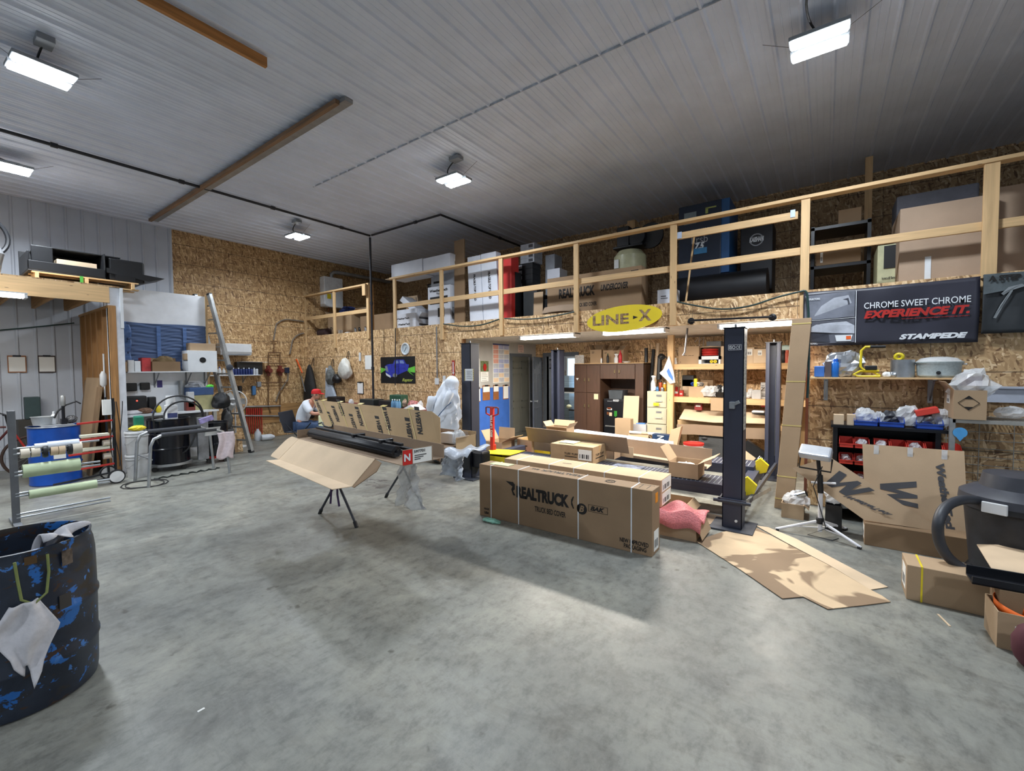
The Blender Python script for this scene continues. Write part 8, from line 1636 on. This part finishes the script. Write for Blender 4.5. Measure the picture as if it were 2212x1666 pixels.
# LOFT CONTENTS
ZL=ZD
def LC(label,px0,py0,px1,y,d,z=None,**k):a=rY(y,px0,py0,px1,py0+10);return carton(label,a[0],a[1],y,y+d,ZL if z is None else z,a[3],**k)
WB=mat('white_board',srgb(214,218,228),.55);GB=mat('grey_carton',srgb(160,164,172),.6)
t=LC('lower printed white carton of the stack at the left end of the long railing',857,695,898,6.62,.5,m=WB,tape=False,prints=(('F','WeatherTech',.08,.45,.7,.7,.04),),sticker=('R',.2,.4,.9,.6,INKG));z1=rY(6.62,857,695,898,700)[3]
LC('upper printed white carton of the stack at the left end of the long railing',853,680,898,6.62,.5,z=z1+.001,m=WB,tape=False,prints=(('F','WeatherTech',.08,.2,.7,.45,.04),),sticker=('R',.2,.2,.9,.5,INKG));z2=rY(6.62,853,680,898,685)[3]
LC('topmost white carton of the low stack at the left end of the long railing',857,671,900,6.66,.45,z=z2+.001,m=WB,tape=False)
m=MB();a,b=oy(858,645,6.65),oy(906,676,6.65);m.ob((a.x,6.72,a.z-.04),(b.x-a.x-.1,0,b.z-a.z-.03),(0,.3,0),(.10,0,.09));S(m,'white_carton',WB,'white carton slanting over the stack at the left end of the railing','box')
m=MB();a=oy(880,690,7.1);u=V(.46,0,0);v=V(-.42,.25,.86);o=V(a.x+.1,7.05,ZL+.02)
t=thing('leaning_carton','tall brown carton with a W emblem leaning left behind the white carton stack','box',tuple(o));m.ob(o,u,(0,.12,.03),v);m.build('box_body',CBW,t);L=MB();n_=V(0,-.004,0)
pt=lambda p_,q_:o+u*p_+v*q_+n_
G=[(-.5,.5),(-.28,.5),(-.14,-.08),(.02,.5),(.14,.5),(.22,-.1),(.34,.5),(.5,.5),(.33,-.5),(.12,-.5),(.02,.02),(-.09,-.5),(-.3,-.5)]
L.add([pt(.5+.5*g,.45+.18*h_)for g,h_ in G],[tuple(range(len(G)))]);L.build('emblem',INKG,t);L=MB();vs_,fs_=text_geo('WEATHERTECH',.05);L.add([pt(.04+.09*(1-y_),.97-.6*x_)if False else pt(.84+.1*y_,.95-.6*x_)for x_,y_ in vs_],fs_);L.build('lettering',INKG,t)
LC('front printed white carton standing behind the second railing post',924,622,972,6.62,.22,m=WB,tape=False,prints=(('F','WeatherTech',.08,.86,.9,.93,.05),('F','Floor Liner',.4,.79,.75,.84,.02),('F','#',.1,.55,.9,.74),('F','#',.45,.22,.75,.45)),sticker=('R',.2,.15,.8,.7,GB))
LC('back printed grey-white carton rising above the front one behind the second post',931,594,984,6.9,.22,m=GB,tape=False,prints=(('F','WeatherTech',.06,.60,.96,.68,.06),('F','#',.1,.82,.5,.86)))
LC('left of two long white cartons laid across the cartons and railing',845,573,912,6.56,.40,z=ZT+.03,m=WB,tape=False)
LC('right of two long white cartons laid across the cartons and railing',914,559,972,6.56,.40,z=ZT+.05,m=WB,tape=False,sticker=('R',.3,.3,.8,.7))
m=MB();a=rY(6.50,838,600,902,604);m.box(a[0],a[1],6.42,6.55,ZT+.02,ZT+.028);S(m,'paper_sheet',CBL,'thin pale board on the railing under the long white carton','board')
m=MB();a=oy(915,690,7.3);m.lathe([(.17,0),(.19,1.15),(.21,1.17),(.0,1.17)],(a.x-.05,7.75,ZL),n=24,cap=False);S(m,'plastic_barrel',BLK,'tall black plastic barrel on the loft behind the leaning brown carton','barrel',smooth=True)
m=MB();a,b=oy(981,521,6.75),oy(1003,521,6.75);m.ob((a.x+.12,6.6,ZL),(b.x-a.x,0,0),(0,.02,0),(-.12,.15,a.z-ZL));S(m,'cardboard_strip',CBD,'very tall narrow cardboard strip standing above the railing','cardboard')
for i,(p0,p1,py)in enumerate(((1008,1036,556),(1037,1070,549))):
 a,b=oy(p0,py,6.7),oy(p1,py,6.7);t=thing('tall_carton',('left','right')[i]+' of two very tall white cartons leaning behind the railing','box',(a.x,6.62,ZL));m=MB();o=V(a.x+.16,6.6,ZL);u=V(b.x-a.x-.005,0,0);up2=V(-.16,.12,a.z-ZL);m.ob(o,u,(0,.16,0),up2);m.build('box_body',WB,t,bevel=.004)
 L=MB();n_=V(0,-.004,0);vs_,fs_=text_geo('FRAGILE-TOP LOAD',.04);L.add([o+u*(.42+.16*y_)+up2*(.72-.4*x_)+n_ for x_,y_ in vs_],fs_);L.build('lettering',INK,t)
LC('tall red carton right of the very tall white ones',1076,556,1104,6.68,.25,m=mat('red_carton',srgb(196,52,48),.5,var=.1),tape=False)
m=MB();a=oy(1105,600,6.8);m.box(a.x,a.x+.09,6.8,7.0,ZL,a.z+.1);S(m,'black_carton',BLK,'narrow black carton right of the tall red one','box')
for i in range(8):
 low=i<4;y0=[608,596,584,572,561,551,541,530][i];a=rY(7.2,1118 if low else 1124,y0,1150 if low else 1154,y0+12);z0=ZL+.55 if i==0 else zprev;zprev=a[3]
 carton(('lowest','second','third','fourth','fifth','sixth','seventh','topmost')[i]+(' black' if low else ' grey')+' carton of the stack by the fourth railing post',a[0],a[1],7.2,7.5,z0+.001,a[3],m=BLK if low else GB,tape=False,sticker=('F',.05,.2,.3,.8,GB)if low else('F',.6,.2,.9,.8,INKG),group=None)
carton('dark shelf carton under the stack of black and grey cartons',oy(1112,640,7.2).x,oy(1160,640,7.2).x,7.16,7.6,ZL,ZL+.55,m=BLK,tape=False,name='black_crate')
m=MB();a=rY(7.0,1130,625,1160,686);m.box(a[0],a[1],7.0,7.15,ZL,a[3]);S(m,'dark_case',mat('dark_case',srgb(40,44,46),.6),'dark grey case on the loft floor right of the tall red carton','case',bevel=.01)
for i,(x0_,y0_,x1_,mt,z_)in enumerate(((1178,552,1198,GB,.75),(1182,583,1209,WB,.62))):LC(('grey carton with a red band behind the fifth railing bay','small white carton with red edge behind the fifth railing bay')[i],x0_,y0_,x1_,7.6-.3*i,.3,z=ZL+z_-.2,m=mt,tape=False)
carton('dark pile of cartons under the white and grey ones',oy(1176,640,7.6).x,oy(1215,640,7.6).x,7.25,7.9,ZL,ZL+.415,m=BLK,tape=False,name='black_crate')
t=LC('long brown truck bed cover carton lying on the loft behind the railing',1182,603,1386,6.62,.3,m=BAKC,tape=False,prints=(('F','REALTRUCK',.14,.42,.54,.68,.05),('F','UNDERCOVER',.60,.50,.87,.66,.04,.3),('F','TRUCK BED COVER',.32,.16,.56,.26,.03),('F','#',.90,.88,.97,.91)))
L=MB();
m=MB();a=rY(6.5,1172,662,1240,676);m.grid(lambda u,v:(a[0]+(a[1]-a[0])*u,6.47+.1*v,ZL+.02+.12*v+.02*math.sin(u*3)),12,4);S(m,'torn_flap',CBIN,'torn cardboard flap with tape at the loft edge left of the long brown carton','cardboard',solid=.008,smooth=True)
m=MB();a=rY(6.6,1152,632,1172,662);a=(a[0],a[1],ZL+.001,a[3]);m.ob((a[0],6.6,a[2]),(a[1]-a[0],0,0),(0,.005,0),(0,.02,a[3]-a[2]));S(m,'cardboard_flap',CB,'square cardboard flap raised left of the long brown carton','cardboard')
LC('small white carton at the loft edge right of the long brown carton',1420,627,1458,6.6,.25,m=WB,tape=False,prints=(('F','#',.2,.55,.5,.6),('F','#',.2,.42,.6,.46)))
a=oy(1361,560,7.6);t=thing('air_compressor','cream vertical tank air compressor with a dark pump on the loft','air compressor',(a.x,7.6,ZL));CR=mat('cream_enamel',srgb(196,196,160),.35)
zt_=oy(1361,541,7.6).z-ZL;m=MB();m.lathe([(.0,.1),(.2,.14),(.28,.25),(.28,zt_-.12),(.2,zt_-.02),(0,zt_)],n=32,cap=False);m.build('tank',CR,t,local=True,smooth=True)
m=MB();m.box(-.26,.28,-.16,.18,zt_+.02,zt_+.06);m.box(-.2,.02,-.12,.12,zt_+.06,zt_+.4);m.cyl((.14,-.1,zt_+.2),(.14,.1,zt_+.2),.16,n=20);m.build('pump',BLKM,t,local=True,bevel=.01)
m=MB();m.cyl((.36,.0,zt_+.2),(.36,.04,zt_+.2),.22,n=28);m.build('flywheel',BLK,t,local=True)
m=MB();m.box(-.18,-.1,-.285,-.27,zt_-.35,zt_-.2);m.build('label',PAP,t,local=True)
for s in(0,2.1,4.2):m=MB();m.box(.2*math.cos(s)-.03,.2*math.cos(s)+.03,.2*math.sin(s)-.03,.2*math.sin(s)+.03,0,.22);m.build('leg',CR,t,local=True)
DB=mat('midnight_blue_panel',srgb(24,36,56),.45,var=.06);KB=mat('dim_blue_panel',srgb(36,84,136),.45)
a=rY(7.7,1466,449,1556,640);t=thing('rotary_compressor','tall dark blue compressor cabinet with pale lettering on the loft','air compressor',((a[0]+a[1])/2,7.7,ZL));m=MB();m.box(a[0],a[1],7.7,8.5,ZL,a[3]);m.build('cabinet',DB,t,bevel=.01)
m=MB();m.box(a[1]-.02,a[1]+.12,7.72,8.5,ZL+.6,a[3]);m.build('blue_side',KB,t)
def L7(txt,x0_,y0_,x1_,y1_,m_,y=7.695,b_=.02,sh=0):q=rY(y,x0_,y0_,x1_,y1_);L=MB();letter(L,txt,(q[0],y,q[2]),(q[1]-q[0],0,0),(0,0,q[3]-q[2]),b_,sh);L.build('lettering',m_,t)
L7('krsb',1494,512,1529,522,GB,b_=0);L7('7.5',1500,525,1522,538,WHT,b_=.06,sh=.3);L7('KAISHAN',1493,497,1530,505,GB,b_=.04)
m=MB();q=rY(7.695,1499,538,1527,546);m.box(q[0],q[1],7.69,7.695,q[2],q[3]);m.build('stripe',mat('stripe_blue',srgb(60,130,180),.5),t)
m=MB();q=rY(7.695,1478,462,1504,482);m.box(q[0],q[1],7.69,7.7,q[2],q[3]);m.build('display_panel',mat('grey_display',srgb(120,134,140),.4),t)
m=MB();q=rY(7.695,1524,449,1547,457);m.box(q[0],q[1],7.69,7.7,q[3]-.02,q[3]);m.box(q[0],q[0]+.04,7.69,7.7,q[2],q[3]-.01);m.build('rating_plate',mat('yellow_green_plate',srgb(170,180,100),.5),t)
a=rY(8.0,1600,490,1668,600);t=thing('air_dryer','black air dryer cabinet with a round white logo on the loft','air dryer',((a[0]+a[1])/2,8.0,ZL));m=MB();m.box(a[0],a[1],8.0,8.5,ZL+.3,a[3]);m.build('cabinet',mat('dim_black_panel',srgb(26,28,36),.5),t,bevel=.01)
m=MB();q=oy(1634,518,7.99);m.torus((q.x,7.995,q.z),.09,.012,(0,1,0),28,5);m.build('logo_ring',GB,t);L7('KAISHAN',1619,514,1650,520,WHT,y=7.985,b_=.05,sh=.2)
m=MB();m.box(a[0]+.05,a[1]-.05,8.02,8.45,ZL,ZL+.3);m.build('stand',BLKM,t)
m=MB();q=oy(1500,600,7.3);m.cyl((q.x-.3,7.35,ZL+.27),(q.x+1.0,7.35,ZL+.27),.24,n=28);S(m,'air_tank',mat('dark_tank',srgb(22,24,30),.5),'long dark horizontal air tank on the loft in front of the blue compressor','tank',smooth=True)
m=MB();a,b=oy(1483,655,6.7),oy(1499,500,6.9);m.cyl((a.x,6.65,ZL),(b.x,6.95,b.z),.014,n=8);S(m,'broom_handle',LZ,'thin wooden pole leaning on the loft railing before the blue compressor','pole')
for i,(px0,py0,px1,y)in enumerate(((1355,478,1372,8.6),(1870,340,1886,8.3))):
 a=rY(y,px0,py0,px1,py0+10);m=MB();m.box(a[0],a[1],y,y+.09,ZL,a[3]);S(m,'upright_board',LZ,('short upright board rising above the railing behind the cream compressor','tall upright board reaching toward the ceiling left of the big cartons')[i],'board')
a=rY(7.4,1752,515,1880,600);t=thing('dark_shelving','dark shelf with taped parcels on the loft left of the cream machine','shelving',((a[0]+a[1])/2,7.4,ZL));m=MB();m.box(a[0],a[1],7.4,8.0,ZL+.42,ZL+.46);m.build('shelf_board',BLKM,t);m=MB();m.box(a[0],a[1],7.4,8.0,ZL+.95,ZL+.99);m.build('shelf_board',BLKM,t)
for x in(a[0],a[1]-.04):m=MB();m.box(x,x+.04,7.4,8.0,ZL,ZL+1.0);m.build('side',BLKM,t)
carton('long taped parcel on the dark loft shelving',a[0]+.06,a[1]-.1,7.42,7.7,ZL+.465,ZL+.66,CBD,sticker=('F',.1,.2,.16,.9));carton('row of dim cartons on top of the dark loft shelving',a[0]+.3,a[1]-.1,7.5,7.8,ZL+.995,ZL+1.2,CBD,tape=False)
a=rY(6.95,1896,531,1938,615);t=thing('air_dryer','cream and black refrigerated air dryer beside the big cartons on the loft','air dryer',((a[0]+a[1])/2,6.95,ZL));m=MB();m.box(a[0],a[1],6.95,7.5,ZL,a[3]);m.build('cabinet',CR,t,bevel=.01)
m=MB();m.box(a[0]+.06,a[1]-.0,6.94,6.95,ZL+.25,ZL+.52);m.build('black_grille',BLK,t);L7('Ingersoll Rand',1905,599,1934,603,BLK,y=6.94)
CBB=cardboard('cardboard_big',srgb(176,152,130))
t=LC('big tan carton on the loft behind the right railing',1945,452,2150,6.62,.8,m=CBB,tape=False);m=MB();q=rY(6.615,1998,555,2010,606);m.box(q[0],q[1],6.612,6.618,ZL,q[3]);m.build('white_tape',WHT,t)
LC('second big tan carton at the right edge of the loft',2156,405,2420,6.75,.8,m=CBB,tape=False)
m=MB();a=rY(7.6,1935,430,2110,452);m.box(a[0],a[1],7.5,8.0,a[2]-.2,a[3]);S(m,'grey_bale',mat('grey_foam',srgb(110,112,122),.7),'grey wrapped bale behind the big tan carton','bale',bevel=.02)
a=rY(7.6,1935,430,2110,452);m=MB();m.box(a[0]+.1,a[1]-.1,7.5,8.0,ZL,a[2]-.202);S(m,'crate',CBD,'crate under the grey wrapped bale on the loft','crate')
a=rY(6.85,708,676,760,724);carton('open brown carton behind the short railing',a[0],a[1],6.85,7.3,ZL,a[3]-.1,CB,open_top=True,fl=.5,flang=(None,1.4,.7,.5),prints=(('F','D',.1,.3,.2,.45,.05),))
film_bag('blue plastic bag bulging from the open brown carton',(oy(752,690,7.1).x,7.1,rY(6.85,708,676,760,724)[3]-.2),(.6,.4,.35),120,mat('navy_bag',srgb(30,50,110),.5))
for i,px in enumerate((768,777,790)):p=oy(px,712,6.75);m=MB();m.torus((p.x,6.75,ZL+.08),.06,.025,(.6,1,.2),20,8);S(m,'hose_coil',(GRY,BLK,mat('silver_coil',srgb(150,154,162),.4))[i],('grey','black','silver')[i]+' coil behind the short railing','coil',smooth=True)
for i,px in enumerate((735,750)):p=oy(px,712,6.65);m=MB();m.box(p.x-.04-.03*i,p.x+.04+.03*i,6.62,6.7,ZL,ZL+.12-.07*i);S(m,'white_can',WHG,('tall','flat')[i]+' white container at the loft edge behind the short railing','container',bevel=.006)
a=rY(7.0,778,684,846,716);carton('long dull grey carton between the two railings',a[0],a[1]+.1,7.0,7.6,ZL,a[3],BAKC,tape=False)
m=MB();p=oy(698,712,6.75);m.cyl((p.x-.15,6.75,ZL+.11),(p.x+.25,6.75,ZL+.11),.11,n=18);S(m,'rolled_mat',mat('dark_maroon_roll',srgb(60,44,48),.7),'dark rolled mat on the loft floor left of the open brown carton','roll',smooth=True)
a=rX(XA+.02,690,598,732,668);y0,y1,z0,z1=a
t=thing('water_heater','white wall mounted tankless water heater with a silver flue above the loft','water heater',(XA,(y0+y1)/2,z0));m=MB();m.box(XA+.02,XA+.25,y0,y1,z0,z1);m.build('casing',mat('heater_white',srgb(232,236,240),.35),t,bevel=.02)
m=MB();yc_=(y0+y1)/2;m.tube([(XA+.14,yc_,z1-.01),(XA+.14,yc_,z1+.10),(XA+.16,yc_+.06,z1+.16),(XA+.2,yc_+.16,z1+.17),(XA+.25,YB-.03,z1+.17)],.05,12);m.build('flue_pipe',ALU,t,smooth=True)
m=MB();m.box(XA+.251,XA+.253,y0+.08,y0+.2,z0+.22,z0+.36);m.build('yellow_label',YEL,t)
m=MB();m.cyl((XA+.12,y0+.2,z0),(XA+.12,y0+.2,ZL),.015);m.cyl((XA+.12,y0+.35,z0),(XA+.12,y0+.35,ZL),.015);m.build('water_pipe',BRASS,t)
